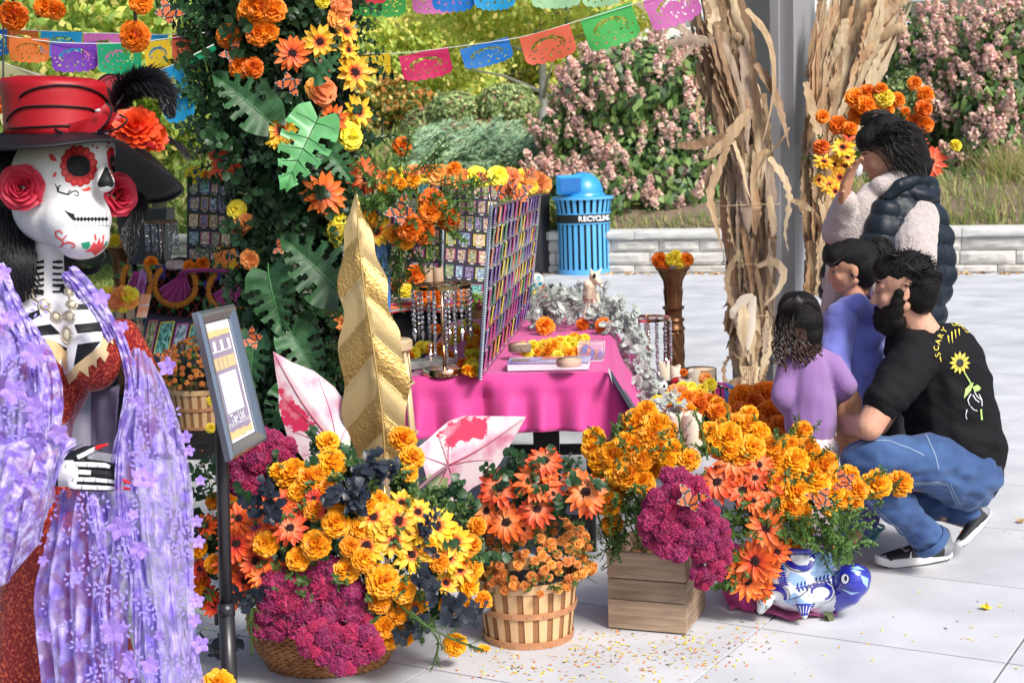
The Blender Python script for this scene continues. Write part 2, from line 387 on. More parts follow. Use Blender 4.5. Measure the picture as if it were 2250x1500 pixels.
# grass blades
M_blade=[mat('grass green',(.16,.27,.05),.6,trans=.3),mat('grass light',(.32,.42,.10),.6,trans=.3),mat('grass straw',(.50,.42,.20),.7,trans=.3)]
def blades(name,fn,n,h,w,mats,parent=None,lean=.3,kind='stuff',probs=None):
    p=np.array([fn() for _ in range(n)]); hh=h*RNG.uniform(.5,1.2,n); an=RNG.uniform(0,2*PI,n); ln=RNG.normal(0,lean,(n,2))*hh[:,None]
    dx=np.cos(an)*w/2; dy=np.sin(an)*w/2
    v=np.zeros((n,5,3));
    for k,(t,ww) in enumerate(((0,1),(0,-1),(.55,.8),(.55,-.8),(1,0))):
        v[:,k,0]=p[:,0]+dx*ww+ln[:,0]*t*t; v[:,k,1]=p[:,1]+dy*ww+ln[:,1]*t*t; v[:,k,2]=p[:,2]+hh*t*(1-.15*t)
    v=v.reshape(-1,3); o=V(*[float(q) for q in v.mean(0)]); o.z=float(v[:,2].min()); v-=np.array(o)
    k=np.arange(n)*5; tri=np.stack([k,k+1,k+3,k,k+3,k+2,k+2,k+3,k+4],1).reshape(-1).astype(np.int32)
    me=bpy.data.meshes.new(name); me.vertices.add(5*n); me.vertices.foreach_set('co',v.astype(np.float32).ravel()); me.loops.add(9*n); me.loops.foreach_set('vertex_index',tri)
    me.polygons.add(3*n); me.polygons.foreach_set('loop_start',(np.arange(3*n)*3).astype(np.int32)); me.polygons.foreach_set('loop_total',np.full(3*n,3,np.int32))
    for m in mats: me.materials.append(m)
    me.polygons.foreach_set('material_index',np.repeat(RNG.choice(len(mats),n,p=probs),3).astype(np.int32)); me.update(calc_edges=True)
    ob=link(name,me,parent,Matrix.Translation(o));
    if kind: ob['kind']=kind
    return ob
blades('lawn_grass',lambda:(lambda y:(rnd(-8,-1.1),y,.0))(rnd(11.25,20)),26000,.22,.02,M_blade,probs=[.5,.35,.15],lean=.6)
blades('hill_grass',lambda:(lambda u,v:(-40+40*u,27+55*v,.1+5.5*v+1.2*mnoise.noise(V(u*6,v*6,3))))(rnd(.4,1),rnd(0,.25)),9000,.6,.07,M_blade,probs=[.3,.3,.4],lean=.4)
def bedpt(x0,x1,v0,v1):
    def f():
        x=rnd(x0,x1); v=rnd(v0,v1); q=bed((x+8)/22,v); return (q.x,q.y,q.z)
    return f
blades('hill_grass',lambda:(lambda q:(q.x,q.y,q.z))(bed(rnd(.0,.42),rnd(0,1))),12000,.35,.05,M_blade,probs=[.45,.3,.25],lean=.5)
blades('bed_grass',bedpt(1,7,.02,.14),1100,.14,.012,M_blade,probs=[.5,.2,.3])
blades('dry_grass',bedpt(4.2,9.5,.04,.45),1800,.34,.014,M_blade,probs=[.3,.25,.45],lean=.5)
a=W(1955,302,25); e=W(2275,290,25); b=MB(); b.box((0,0,0),((e-a).length,.25,.14),mtx=basis((a+e)/2,e-a,V(0,1,0)),bev=.01); struct(b.build('kerb',M_stone[1],smooth=False))
# ornamental grass clumps by the right end of the wall
for k,(px,py,hh,n,pb) in enumerate(((2120,480,.55,900,[.7,.3,0]),(2175,470,.95,900,[.15,.25,.6]),(2225,478,1.05,900,[.1,.2,.7]),(2065,486,.35,500,[.8,.2,0]))):
    c=G(px,py,.5);
    o=blades('ornamental_grass',lambda c=c,hh=hh:(c.x+random.gauss(0,.14),c.y+random.gauss(0,.14),.48),n,hh,.014,M_blade,lean=.22,kind=None,probs=pb)
    tag(o,['bright green ornamental grass tuft behind the woman, by the capstones','tall straw coloured ornamental grass left of the rightmost clump','tall straw coloured ornamental grass at the right edge of the photo','low dark green grass tuft just right of the woman\'s shoulder'][k],'ornamental grass',kind='thing')
# ---------------------------------------------------------------- shrubs with flower heads
M_hleaf=[mat('hydrangea leaf',(.10,.21,.05),.45,trans=.25,var=.1),mat('hydrangea leaf pale',(.25,.38,.11),.5,trans=.3),mat('hydrangea leaf dark',(.04,.085,.028),.5)]
M_twig=mat('twig',(.16,.11,.08),.9)
M_pink=[mat('floret pink',(.90,.56,.56),.7,trans=.3,var=.12),mat('floret rust',(.80,.56,.42),.7,trans=.25,var=.12),mat('floret cream',(.92,.78,.66),.7,trans=.3)]
def panicle(seed):
    random.seed(seed); b=MB()
    for k in range(52):
        t=rnd(0,1); r=.5*(1-t*.75); a=rnd(0,2*PI); p=V(r*math.cos(a)*rnd(.6,1),r*math.sin(a)*rnd(.6,1),t*1.3-.3); n=jit((p.x,p.y,.4),.5)
        q=frame(p,n,rnd(0,6),.13)
        mi=random.choices((0,1,2),(4,4,3))[0]
        b.add([q@V(1,.1,.1),q@V(0,1,-.1),q@V(-1,.1,.1),q@V(0,-1,-.1)],[(0,1,2,3)],mi)
        b.add([q@V(.7,.8,.15),q@V(-.7,.7,.1),q@V(-.6,-.8,.15),q@V(.75,-.6,.1)],[(0,1,2,3)],mi)
    return b.mesh('flower_head',M_pink,False)
PAN=[panicle(s) for s in range(4)]; random.seed(21)
def surf_pts(lobes,n,inner=.0):
    P=[];Nn=[]; wts=[l[3]*l[4] for l in lobes]
    while len(P)<n:
        l=random.choices(lobes,wts)[0]; d=Vector((random.gauss(0,1),random.gauss(0,1),random.gauss(0,1))).normalized(); k=rnd(.72,1.06) if random.random()>inner else rnd(.3,.8)
        p=V(l[0]+d.x*l[3]*k,l[1]+d.y*l[3]*k,l[2]+d.z*l[4]*k)
        if any(((p.x-m[0])/m[3])**2+((p.y-m[1])/m[3])**2+((p.z-m[2])/m[4])**2<.5 for m in lobes if m is not l): continue
        if p.z<.4: continue
        P.append(p); Nn.append(d)
    return P,Nn
def hydrangea(name,label,lobes,nleaf,nfl,size,zfl=.5,group=None,pal=None):
    c=lobes[0]; t=thing(name,label,'shrub',(c[0],c[1],.45),group)
    P,Nn=surf_pts(lobes,nleaf,.25)
    o=leaf_cloud('leaves',P,Nn,.15,.085,pal or M_hleaf,t,jitter=.45,droop=(0,0,-.8)); o['kind']='stuff'
    b=MB()
    for k in range(46):
        l=random.choice(lobes); a=V(l[0]+rnd(-.3,.3),l[1]+rnd(-.3,.3),.5); e=V(l[0]+rnd(-.8,.8)*l[3],l[1]+rnd(-.8,.6)*l[3],l[2]+rnd(-.2,.8)*l[4])
        b.tube([a,a.lerp(e,.5)+V(rnd(-.15,.15),rnd(-.15,.15),0),e],[.018,.012,.006],5)
    o=b.build('twigs',M_twig,t); o['kind']='stuff'
    P,Nn=surf_pts(lobes,nfl*4)
    k=0
    for p,n in zip(P,Nn):
        if k>=nfl: break
        if n.y>.35 or (n.z<-.1+zfl*random.random()-.35): continue
        link('flower_head',random.choice(PAN),t,frame(p+n*.04,(n+V(0,-.2,.9)).normalized(),rnd(0,6),size*rnd(.7,1.4))); k+=1
    b=MB(); P,Nn=surf_pts(lobes,int(nfl*3.2))
    for p,n in zip(P,Nn):
        if n.y>.35 or (n.z<-.1+zfl*random.random()-.35) : continue
        me=random.choice(PAN); Mx=frame(p+n*.02,(n+V(0,-.2,.9)).normalized(),rnd(0,6),size*rnd(.5,1.0)); b.add([Mx@v.co for v in me.vertices],[tuple(q.vertices) for q in me.polygons],[q.material_index for q in me.polygons])
    b.build('flower_heads',M_pink,t,False)['kind']='stuff'; return t
def lobe(px,py,Z,rpx,rzpx): p=W(px,py,Z); return (p.x,p.y,p.z,px2m(rpx,Z),px2m(rzpx,Z))
hydrangea('hydrangea_shrub','large hydrangea shrub with pink and rust flower heads behind the recycling bin',
  [lobe(1400,250,20.5,185,150),lobe(1500,230,21,170,140),lobe(1330,205,20.6,88,95),lobe(1262,310,20.2,78,85),lobe(1225,405,20,72,62),lobe(1420,380,19.9,170,95),lobe(1530,350,19.8,140,130),lobe(1600,290,20.5,180,190),lobe(1330,430,19.6,150,65),lobe(1480,440,19.5,120,60)],19000,300,.165,zfl=.95)
hydrangea('hydrangea_shrub','hydrangea shrub with faded pink flower heads at the right edge behind the woman',
  [lobe(2130,160,20.5,130,120),lobe(2230,130,20,130,120),lobe(2040,150,21,110,120),lobe(2190,260,19.8,120,120),lobe(2240,330,19.6,110,110),lobe(2060,250,20.5,90,100),lobe(2185,350,19.4,85,85),lobe(2240,400,19.2,70,60)],10000,220,.17,zfl=.9)
# ---------------------------------------------------------------- trees
M_bark=mat('bark pale',(.62,.60,.56),.9,col2=(.45,.43,.39),nscale=12,bump=.5,stretch=(3,3,.6))
M_barkd=mat('bark dark',(.08,.065,.05),.95)
M_ty=[mat('leaf yellow',(.82,.82,.20),.5,trans=.45),mat('leaf lime',(.60,.74,.16),.5,trans=.45),mat('leaf green',(.28,.44,.08),.5,trans=.4),mat('leaf gold',(.88,.76,.24),.5,trans=.4)]
M_tg=[mat('leaf olive',(.12,.20,.03),.5,trans=.35),mat('leaf lime',None),mat('leaf deep',(.05,.09,.02),.6),mat('leaf olive2',(.22,.32,.05),.5,trans=.4)]
M_to=[mat('leaf rust',(.60,.24,.05),.6,trans=.3),mat('leaf olive',None),mat('leaf gold',None)]
def tree(label,base,h,crown,nclump,per,leafsz,mats,probs,bark=M_bark,tr=.12,limbs=6,spread=.45,group='trees behind the altar'):
    base=Vector(base); t=thing('deciduous_tree',label,'tree',base,group)
    cc,cr,cz=crown; cc=Vector(cc)
    b=MB(); top=cc+V(0,0,cz*.4); mid=base.lerp(top,.5)+V(rnd(-.2,.2),rnd(-.2,.2),0)
    b.tube([base,base.lerp(mid,.5),mid,top],[tr,tr*.85,tr*.65,tr*.2],10); tk=b.build('trunk',bark,t)
    b=MB()
    for k in range(limbs):
        s=mid.lerp(top,rnd(-.35,.6)); d=V(math.cos(k*2.4),math.sin(k*2.4)*.7,rnd(.3,.9)).normalized(); e=s+V(d.x*cr,d.y*cr,d.z*cz)*.75
        b.tube([s,s.lerp(e,.5)+V(0,0,.1),e],[tr*.38,tr*.22,tr*.08],6)
    b.build('limbs',bark,t)
    P=[];Nn=[]
    for k in range(nclump):
        while 1:
            d=V(rnd(-1,1),rnd(-1,1),rnd(-1,1));
            if .3<d.length<1: break
        c=cc+V(d.x*cr,d.y*cr,d.z*cz); r=cr*rnd(.08,.21)
        for j in range(per):
            q=V(random.gauss(0,spread),random.gauss(0,spread),random.gauss(0,spread*.75)); P.append(c+q*r*1.6); Nn.append((q+V(0,-.2,.5)))
    mi=RNG.choice(len(mats),len(P),p=probs)
    o=leaf_cloud('crown',P,Nn,leafsz,leafsz*.62,mats,t,midx=mi,jitter=.5,droop=(0,0,-.5)); return t
def wtree(label,px,pyb,pyt,Z,rpx,rzpx,pyc,**k):
    p=W(px,pyb,Z); p.z=max(0,.3); c=W(px,pyc,Z); return tree(label,p,0,(c,px2m(rpx,Z),px2m(rzpx,Z)),**k)
wtree('yellow green tree with a pale grey forked trunk behind the papel picado flags',1188,300,0,30,300,120,-25,nclump=80,per=190,leafsz=.15,mats=M_ty,probs=[.35,.35,.1,.2],tr=.13,limbs=9)
wtree('bright yellow tree behind the yellow paper flag, right of the flower column',860,330,0,40,240,190,90,nclump=95,per=260,leafsz=.17,mats=M_ty,probs=[.35,.42,.13,.1],bark=M_barkd)
wtree('lime green tree top left of centre behind the pink paper flag',1010,330,0,44,230,150,60,nclump=80,per=260,leafsz=.18,mats=M_ty,probs=[.45,.35,.05,.15],bark=M_barkd)
wtree('gold tinged tree behind the coral and green paper flags',1330,330,0,46,260,200,90,nclump=95,per=260,leafsz=.18,mats=M_ty,probs=[.4,.25,.1,.25],bark=M_barkd)
wtree('dark green tree in the gap below the blue paper flag',1020,330,0,50,260,110,190,nclump=150,per=90,leafsz=.20,mats=M_tg,probs=[.4,.05,.4,.15],bark=M_barkd)
wtree('broad dark leafed tree low behind the hydrangea shrub',1400,330,0,52,260,120,170,nclump=150,per=90,leafsz=.20,mats=M_tg,probs=[.4,.05,.4,.15],bark=M_barkd)
wtree('rust and green tree just right of the flower column',850,350,0,36,120,100,270,nclump=120,per=80,leafsz=.15,mats=M_to,probs=[.3,.5,.2],bark=M_barkd)
wtree('large leafed green tree over the hat with drooping sunlit leaves',330,420,0,17.5,290,250,130,nclump=280,per=60,leafsz=.135,mats=M_ty,probs=[.10,.33,.42,.15],bark=M_barkd,tr=.1,limbs=12,spread=.6)
wtree('green tree in the top left corner behind the paper flags',60,420,0,21,260,270,60,nclump=230,per=60,leafsz=.15,mats=M_ty,probs=[.12,.28,.5,.1],bark=M_barkd,tr=.1,limbs=12,spread=.6)
wtree('yellow tree filling the gap between the hat and the flower column',520,350,0,38,330,260,120,nclump=110,per=200,leafsz=.18,mats=M_ty,probs=[.25,.4,.3,.05],bark=M_barkd)
wtree('dark green tree far behind the left hat brim',240,350,0,42,420,280,160,nclump=240,per=90,leafsz=.20,mats=M_tg,probs=[.4,.3,.1,.2],bark=M_barkd)
# tall trunk and limbs of the pale tree, seen clear below the crown
# rounded shrubs and the feathery juniper
def shrub(label,px,py,Z,rx,rz,n,mats,probs,sz,cat='shrub',name='round_shrub',droop=None):
    p=W(px,py,Z); r=px2m(rx,Z); z=px2m(rz,Z); t=thing(name,label,cat,(p.x,p.y,max(.3,p.z-z)),'shrubs behind the altar')
    P=[];Nn=[]
    for k in range(n):
        d=Vector((random.gauss(0,1),random.gauss(0,1),random.gauss(0,1))).normalized(); kk=rnd(.65,1.0)*(1+.13*mnoise.noise(d*3+V(px*.1,0,0)))
        P.append(p+V(d.x*r,d.y*r,d.z*z)*kk); Nn.append(d)
    o=leaf_cloud('leaves',P,Nn,sz,sz*.5,mats,t,midx=RNG.choice(len(mats),n,p=probs),jitter=.5,droop=droop); o['kind']='stuff'
    b=MB();
    for k in range(7): a=V(p.x+rnd(-.1,.1),p.y,max(.2,p.z-z)); b.tube([a,a+V(rnd(-.5,.5)*r,rnd(-.5,.5)*r,z)],[.03,.012],5)
    b.build('stems',M_twig,t); return t
M_sh=[mat('shrub grey green',(.30,.42,.16),.6,trans=.3),mat('shrub light',(.52,.62,.26),.6,trans=.3),mat('shrub dark',(.06,.10,.03),.6),mat('shrub red',(.42,.18,.12),.6,trans=.2)]
shrub('rounded grey green shrub, left of the pair behind the board',1000,248,27,65,48,6500,M_sh,[.45,.35,.15,.05],.10)
shrub('taller rounded green shrub with red tinted base beside the pale trunk',1115,238,27,72,56,7500,M_sh,[.42,.38,.12,.08],.10)
shrub('low reddish shrub below the rounded shrubs',1060,300,26,110,36,4500,M_sh,[.25,.15,.15,.45],.10)
shrub('green shrub to the left of the juniper in front of the fence end',935,285,29,55,50,4000,M_sh,[.4,.2,.2,.2],.11)
shrub('dense green shrub on the left hillside between hat brim and board',370,430,30,110,80,7000,M_sh,[.45,.25,.28,.02],.13)
shrub('pale green shrub on the left hillside under the hanging leaves',450,350,33,90,60,5000,M_sh,[.3,.5,.18,.02],.13)
shrub('olive leafy shrub between the woman and the right hydrangea',2010,235,20.4,70,90,5000,M_sh,[.6,.2,.2,0],.09)
M_jun=[mat('juniper blue green',(.30,.50,.30),.6,trans=.2),mat('juniper light',(.50,.66,.40),.6,trans=.2),mat('juniper dark',(.07,.15,.07),.7)]
def juniper():
    t=thing('juniper_shrub','feathery blue green juniper with sprays sweeping right, behind the marigold topped board','juniper shrub',G(1050,380,.5),None)
    P=[];Nn=[];b=MB()
    for k in range(300):
        s=W(rnd(870,1180),rnd(330,430),rnd(21,24)); yy=rnd(0,1)
        e=s+V(rnd(.2,.75),rnd(-.2,.2),rnd(.08,.5))
        ctrl=catmull([s,s.lerp(e,.5)+V(0,0,rnd(.02,.12)),e],16)
        for q in ctrl:
            for j in range(5): P.append(q+V(rnd(-.05,.05),rnd(-.05,.05),rnd(-.05,.05))); Nn.append(V(rnd(-.5,.5),-1,rnd(0,1)))
        b.tube([ctrl[0],ctrl[8],ctrl[16]],[.01,.007,.003],4)
    o=leaf_cloud('sprays',P,Nn,.13,.018,M_jun,t,jitter=.35,droop=(1,0,.55),midx=RNG.choice(3,len(P),p=[.5,.3,.2])); o['kind']='stuff'
    b.build('stems',M_twig,t)
juniper()
# grey board fence
M_fence=mat('weathered fence',(.42,.42,.44),.9,col2=(.30,.29,.29),nscale=10,stretch=(1,1,.1),bump=.3,var=.1)
fz=thing('board_fence','weathered grey wooden board fence behind the bouquet, left of the juniper','fence',G(860,400,.4))
b=MB(); b.box((0,0,.75),(.148,.02,1.5),bev=.004); fb=b.mesh('board',M_fence,False)
p0=W(770,350,27); p1=W(955,345,27)
n=int((p1-p0).length/.152)
for k in range(n): q=p0.lerp(p1,(k+.5)/n); link('board',fb,fz,Matrix.Translation((q.x,q.y,q.z-1.1+rnd(-.01,.01))))
# pale building with a grey roof edge at the top right, and lamp post
M_ww=mat('white wall',(.80,.80,.79),.8,col2=(.74,.74,.74),nscale=2,bump=.05); M_roof=mat('grey roof',(.42,.46,.54),.55,bump=.05); M_glass=mat('window glass',(.12,.15,.18),.1,spec=.8)
bl=thing('pale_building','long white building with a grey flat roof edge behind the right hydrangeas','building',(12,42,0))
b=MB(); a0=W(1380,300,42); b.box((a0.x+14,a0.y+3,3),(28,6,6.4),rz=-.12); b.build('wall',M_ww,bl,False)
b=MB(); a1=W(2060,18,36); a2=W(2350,-22,34); b.box(((a1.x+a2.x)/2+2,a1.y,a1.z+.25),(10,5,.5),rz=-.1); b.build('roof',M_roof,bl,False)
b=MB(); a1=W(1460,48,41); b.box((a1.x+3,a1.y+.2,a1.z),(9,.6,.22),rz=-.12); b.build('eaves_trim',mat('eaves grey',(.30,.33,.37),.6),bl,False)
b=MB()
b=None
for k in range(6): b=MB(); b.box((a0.x+3+4*k,a0.y-.4-.48*k,2.2),(1.6,.1,1.3),rz=-.12); b.build('window',M_glass,bl,False)
lp=thing('lamp_post','slim blue grey lamp post beside the pale tree trunk','lamp post',G(1250,420,.3)); p=W(1250,160,30); M_lp=mat('post paint',(.25,.33,.42),.5)
b=MB(); b.lathe([(.10,0),(.10,.3),(.06,.35),(.055,p.z+2.4),(.04,p.z+2.5)],(p.x,p.y,0),12); b.build('pole',M_lp,lp)
b=MB(); b.box((p.x,p.y-.3,p.z+2.55),(.3,.9,.1),bev=.02); b.build('lamp_head',M_lp,lp,False)

# ---------------------------------------------------------------- pavilion roof over the left altar, just above the frame
rf=thing('pavilion_roof','flat metal roof of the pavilion over the left altar, carried by the posts','roof',(-3,9,3.1))
M_rf=mat('roof metal',(.30,.31,.33),.6)
Lp=V(-1.25,4.9,0); Ld=V(.5,.866,0); Ln=V(-.866,.5,0)
b=MB(); b.box((0,0,0),(7.4,6.2,.12),mtx=basis(Lp+Ld*3.2+Ln*3.1+V(0,0,3.2),Ld,Ln)); b.build('deck',M_rf,rf,False)
b=MB(); b.box((0,0,0),(7.4,.14,.30),mtx=basis(Lp+Ld*3.2+V(0,0,3.22),Ld,Ln)@Matrix.Translation((0,-.075,0))); b.build('beam',M_rf,rf,False)
# ================================================================ FLOWER KINDS (one mesh per kind and variant, shared by all its blooms)
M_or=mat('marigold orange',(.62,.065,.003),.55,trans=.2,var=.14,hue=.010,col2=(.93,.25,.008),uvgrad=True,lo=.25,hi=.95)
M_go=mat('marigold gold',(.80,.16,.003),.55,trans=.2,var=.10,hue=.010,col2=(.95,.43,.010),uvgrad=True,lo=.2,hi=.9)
M_ye=mat('marigold yellow',(.88,.70,.03),.55,trans=.22,var=.08,hue=.01,col2=(.92,.80,.08),nscale=2)
M_pa=mat('paper peach',(.93,.33,.07),.6,trans=.25,var=.1,hue=.02,col2=(.95,.45,.14),nscale=2)
M_mum=mat('mum bronze',(.62,.20,.04),.6,trans=.15,var=.18,hue=.012,col2=(.80,.34,.08),nscale=3)
M_ger=mat('gerbera orange',(.90,.34,.14),.5,trans=.22,var=.10,hue=.012,col2=(.78,.10,.012),uvgrad=True,lo=.05,hi=.75)
M_gerr=mat('gerbera deep orange',(.62,.04,.01),.5,trans=.2,var=.15,hue=.012,col2=(.85,.15,.02),uvgrad=True,lo=.1,hi=.7)
M_sun=mat('sunflower petal',(.80,.12,.01),.5,trans=.22,var=.08,hue=.01,col2=(.92,.56,.035),uvgrad=True,lo=.18,hi=.5)
M_redf=mat('red bloom',(.80,.025,.01),.5,trans=.2,col2=(.86,.09,.02),uvgrad=True)
M_disc=mat('flower disc',(.035,.008,.008),.9,bump=.6,bscale=300)
M_cel=mat('cockscomb',(.34,.003,.09),.65,trans=.12,var=.25,hue=.014,col2=(.52,.012,.17),uvgrad=True,lo=.3,hi=1.0,sheen=.3)
M_stem=mat('green stem',(.16,.27,.05),.5); M_fol=mat('marigold foliage',(.085,.17,.035),.5,trans=.3,var=.25)
M_navy=mat('navy leaf',(.010,.015,.026),.4,col2=(.022,.03,.045),nscale=10,var=.3,spec=.4)
M_vine=mat('silk vine leaf',(.025,.075,.025),.4,trans=.15,var=.3); M_vine2=mat('silk vine leaf bright',(.07,.15,.035),.4,trans=.2)
M_blk=mat('black',(.012,.012,.013),.5)
def petal(b, dirn, up, L, Wd, base, curl, lift, nw=4, nl=4, ruff=.0, mi=0, tipw=.3, shape='fan', cup=.15):
    side=dirn.cross(up).normalized()
    def f(u,v):
        s=(u-.5)*2
        if shape=='fan': w=Wd*(.25+.75*v**.7); end=1-.12*s*s
        else: w=Wd*math.sin(PI*min(.965,.10+.865*v**1.3))**.62+.004; end=1-.05*s*s*v
        p=dirn*(base+(L-base)*v*end)+side*(w*s)+up*(lift+curl*v*v+cup*Wd*s*s)
        if ruff and v>.3: p+=up*rnd(-ruff,ruff)*v+side*rnd(-ruff,ruff)*.4+dirn*rnd(-ruff,ruff)*.5
        return p
    b.grid(f,nw,nl,mi)
def pom(seed,rings,rad=1.0,flat=.78,wid=.34,ruff=.05,nw=4,nl=3,body=.55,curl=(-.16,0),base=.25):
    random.seed(seed); b=MB()
    b.ell((0,0,0),(body,body,body*flat),seg=10,rings=6)
    for ph,n in rings:
        a0=rnd(0,6)
        for i in range(n):
            a=a0+2*PI*i/n+rnd(-.12,.12); p=R(ph+rnd(-5,5)); d=V(math.sin(p)*math.cos(a),math.sin(p)*math.sin(a),math.cos(p)*flat)
            q=R(ph-62); up=V(math.sin(q)*math.cos(a),math.sin(q)*math.sin(a),math.cos(q)); up=(up-d*(up.dot(d)/d.length_squared)).normalized()
            petal(b,d,up,rad*rnd(.88,1.04),wid*rnd(.85,1.15),base,rnd(*curl),0,nw,nl,ruff)
    return b
def star(seed,n1,n2,mats,wid=.17,droop=.12,nm='bloom'):
    random.seed(seed); b=MB()
    for ring,(n,L,l) in enumerate(((n1,1.0,0.0),(n2,.86,.06))):
        a0=rnd(0,1)
        for i in range(n):
            a=a0+2*PI*i/n+rnd(-.09,.09); d=V(math.cos(a),math.sin(a),rnd(-.10,.16)+ring*.12); up=V(0,0,1)
            petal(b,d,up,L*rnd(.85,1.05),wid*rnd(.85,1.1),.12,rnd(-droop*1.6,droop),l,2,5,.0,0,shape='lance',cup=.35)
    return b.mesh(nm,mats)
def disc_mesh():
    random.seed(5); b=MB(); b.ell((0,0,.07),(.24,.24,.10),seg=14,rings=7)
    for k in range(60):
        a=rnd(0,6.28); r=.25*math.sqrt(rnd(0,1)); b.box((r*math.cos(a),r*math.sin(a),.16-r*r*1.2),(.03,.03,.06),rz=a)
    return b.mesh('flower_disc',M_disc)
MG_R=[(6,6),(19,11),(33,16),(47,20),(62,23),(78,24),(95,22),(112,15)]
K={}
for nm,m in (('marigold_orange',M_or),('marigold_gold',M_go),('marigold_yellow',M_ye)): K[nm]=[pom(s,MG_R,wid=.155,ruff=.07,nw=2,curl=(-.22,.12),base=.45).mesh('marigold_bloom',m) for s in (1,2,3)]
K['paper']=[pom(s,[(12,3),(40,6),(65,8),(88,8)],wid=.5,ruff=.09,flat=.62,nw=5).mesh('paper_flower',M_pa) for s in (4,5)]
K['paper_y']=[pom(s,[(12,3),(40,6),(65,8),(88,8)],wid=.5,ruff=.09,flat=.62,nw=5).mesh('paper_flower',M_ye) for s in (6,)]
K['mum']=[pom(s,[(10,4),(35,9),(60,12),(88,12),(110,8)],wid=.2,ruff=.04,nw=1,nl=2,flat=.85).mesh('chrysanthemum_bloom',M_mum) for s in (7,8)]
K['ger']=[star(s,14,10,M_ger,wid=.135,nm='gerbera_bloom') for s in (10,11,12)]
K['gerr']=[star(s,14,11,M_gerr,wid=.135,nm='gerbera_bloom') for s in (13,14)]
K['sun']=[star(s,13,9,M_sun,wid=.15,nm='sunflower_bloom') for s in (15,16,17)]
DISC=disc_mesh()
def celosia(seed):
    random.seed(seed); b=MB()
    def fn(p):
        k=1+.34*mnoise.noise(p*2.4+V(seed,0,0))+.16*mnoise.noise(p*5.5+V(0,seed,0)); return p*k
    b.ell((0,0,0),(.86,.86,.75),seg=18,rings=12,fn=fn)
    for k in range(170):
        z=1-2*(k+.5)/170; a=k*2.39996; s=math.sqrt(1-z*z); n=V(s*math.cos(a),s*math.sin(a),z)
        if z<-.75: continue
        p=fn(n); p=V(p.x*.86,p.y*.86,p.z*.75); t=jit((0,0,0),1); t=(t-n*t.dot(n)).normalized(); w=rnd(.10,.17); h=rnd(.08,.15); bb=n.cross(t)
        vs=[];m=5
        for i in range(m):
            q=i/(m-1)*2-1; off=bb*(.05*math.sin(i*2.1+k)); vs+=[p+t*q*w+off-n*.03, p+t*q*w*1.5+off*1.8+n*h*rnd(.7,1.1)]
        b.add(vs,[(2*i,2*i+2,2*i+3,2*i+1) for i in range(m-1)],0,[((j%2)*1.0,.5) for j in range(len(vs))])
    return b.mesh('cockscomb_bloom',M_cel)
K['cel']=[celosia(s) for s in (20,21,22)]
random.seed(3)
def leafgrid(b,base,dirn,up,L,Wd,mi=0,nl=6,fold=.25,curl=-.2,shape=None):
    side=dirn.cross(up).normalized()
    def f(u,v):
        s=(u-.5)*2; w=(shape(v) if shape else math.sin(PI*(v**.75)*.985+.01))*Wd
        return base+dirn*(L*v)+side*(w*s)+up*(abs(s)*w*fold+curl*L*v*v)
    b.grid(f,2,nl,mi)
def sprig(seed,pairs=7,m=M_fol,L=.3,Wd=.055,nm='foliage_sprig'):
    random.seed(seed); b=MB(); pts=[V(0,0,0)]; d=V(0,0,1)
    for k in range(pairs+1): d=jit(d,.15); pts.append(pts[-1]+d/pairs)
    b.tube(pts,[.02]*len(pts),4)
    for k in range(1,len(pts)):
        a=rnd(0,3)
        for s in range(2):
            a+=PI; dd=V(math.cos(a),math.sin(a),rnd(.3,.9)).normalized(); leafgrid(b,pts[k],dd,V(0,0,1).cross(dd).cross(dd)*-1 if False else jit((0,0,1),.4),L*rnd(.6,1.1)*(1.2-k/pairs*.5),Wd,nl=3)
    return b.mesh(nm,m)
SPR=[sprig(s) for s in (1,2,3)]
SPV=[sprig(s,5,M_vine,.42,.15,'silk_leaf_spray') for s in (4,5,6)]+[sprig(7,5,M_vine2,.42,.13,'silk_leaf_spray')]
SPN=[sprig(s,4,M_navy,.5,.17,'navy_leaf_spray') for s in (8,9)]
def bfly():
    b=MB()
    def wing(side,root,tip,wid,off,nu=10,nv=12):
        root=Vector(root); tip=Vector(tip); ax=(tip-root); pr=V(-ax.y,ax.x,0).normalized()
        def f(u,v):
            w=wid*math.sin(PI*min(1,(.08+v*.9))**1.1)*(1-.1*math.cos(v*9)); p=root+ax*v+pr*((u-.5+off)*2*w)
            return V(p.x*side,p.y,abs(p.x)*.35+.02*math.sin(v*5))
        def mi(u,v):
            if v>.9 or abs(u-.5)>.40: return 2 if (int(u*20)+int(v*12))%4==0 and (v>.9 or abs(u-.5)>.45) else 1
            if v>.72 and u>.45: return 1
            if abs(math.sin(u*PI*3.2))<.22 or abs(v-.42)<.05: return 1
            return 0
        b.grid(f,nu*2,nv,mi)
    for s in (1,-1):
        wing(s,(.03,.10,0),(.95,.55,0),.30,0); wing(s,(.03,.02,0),(.62,-.62,0),.30,0)
    b.tube([(0,-.35,.04),(0,0,.06),(0,.28,.05)],[.02,.045,.03],6,1)
    b.tube([(0,.28,.05),(.10,.5,.08)],.008,4,1); b.tube([(0,.28,.05),(-.10,.5,.08)],.008,4,1)
    return b.mesh('butterfly',[mat('wing orange',(.72,.14,.02),.6,trans=.2,var=.15),mat('wing black',(.02,.015,.02),.6),mat('wing white',(.85,.8,.75),.6)])
BFLY=bfly()
def butterfly(label,pos,n,spin,span,parent=None,group='monarch butterflies pinned among the flowers'):
    o=link('butterfly',BFLY,parent,frame(pos,n,spin,span/2));
    if not parent: tag(o,label,'butterfly',group)
    return o
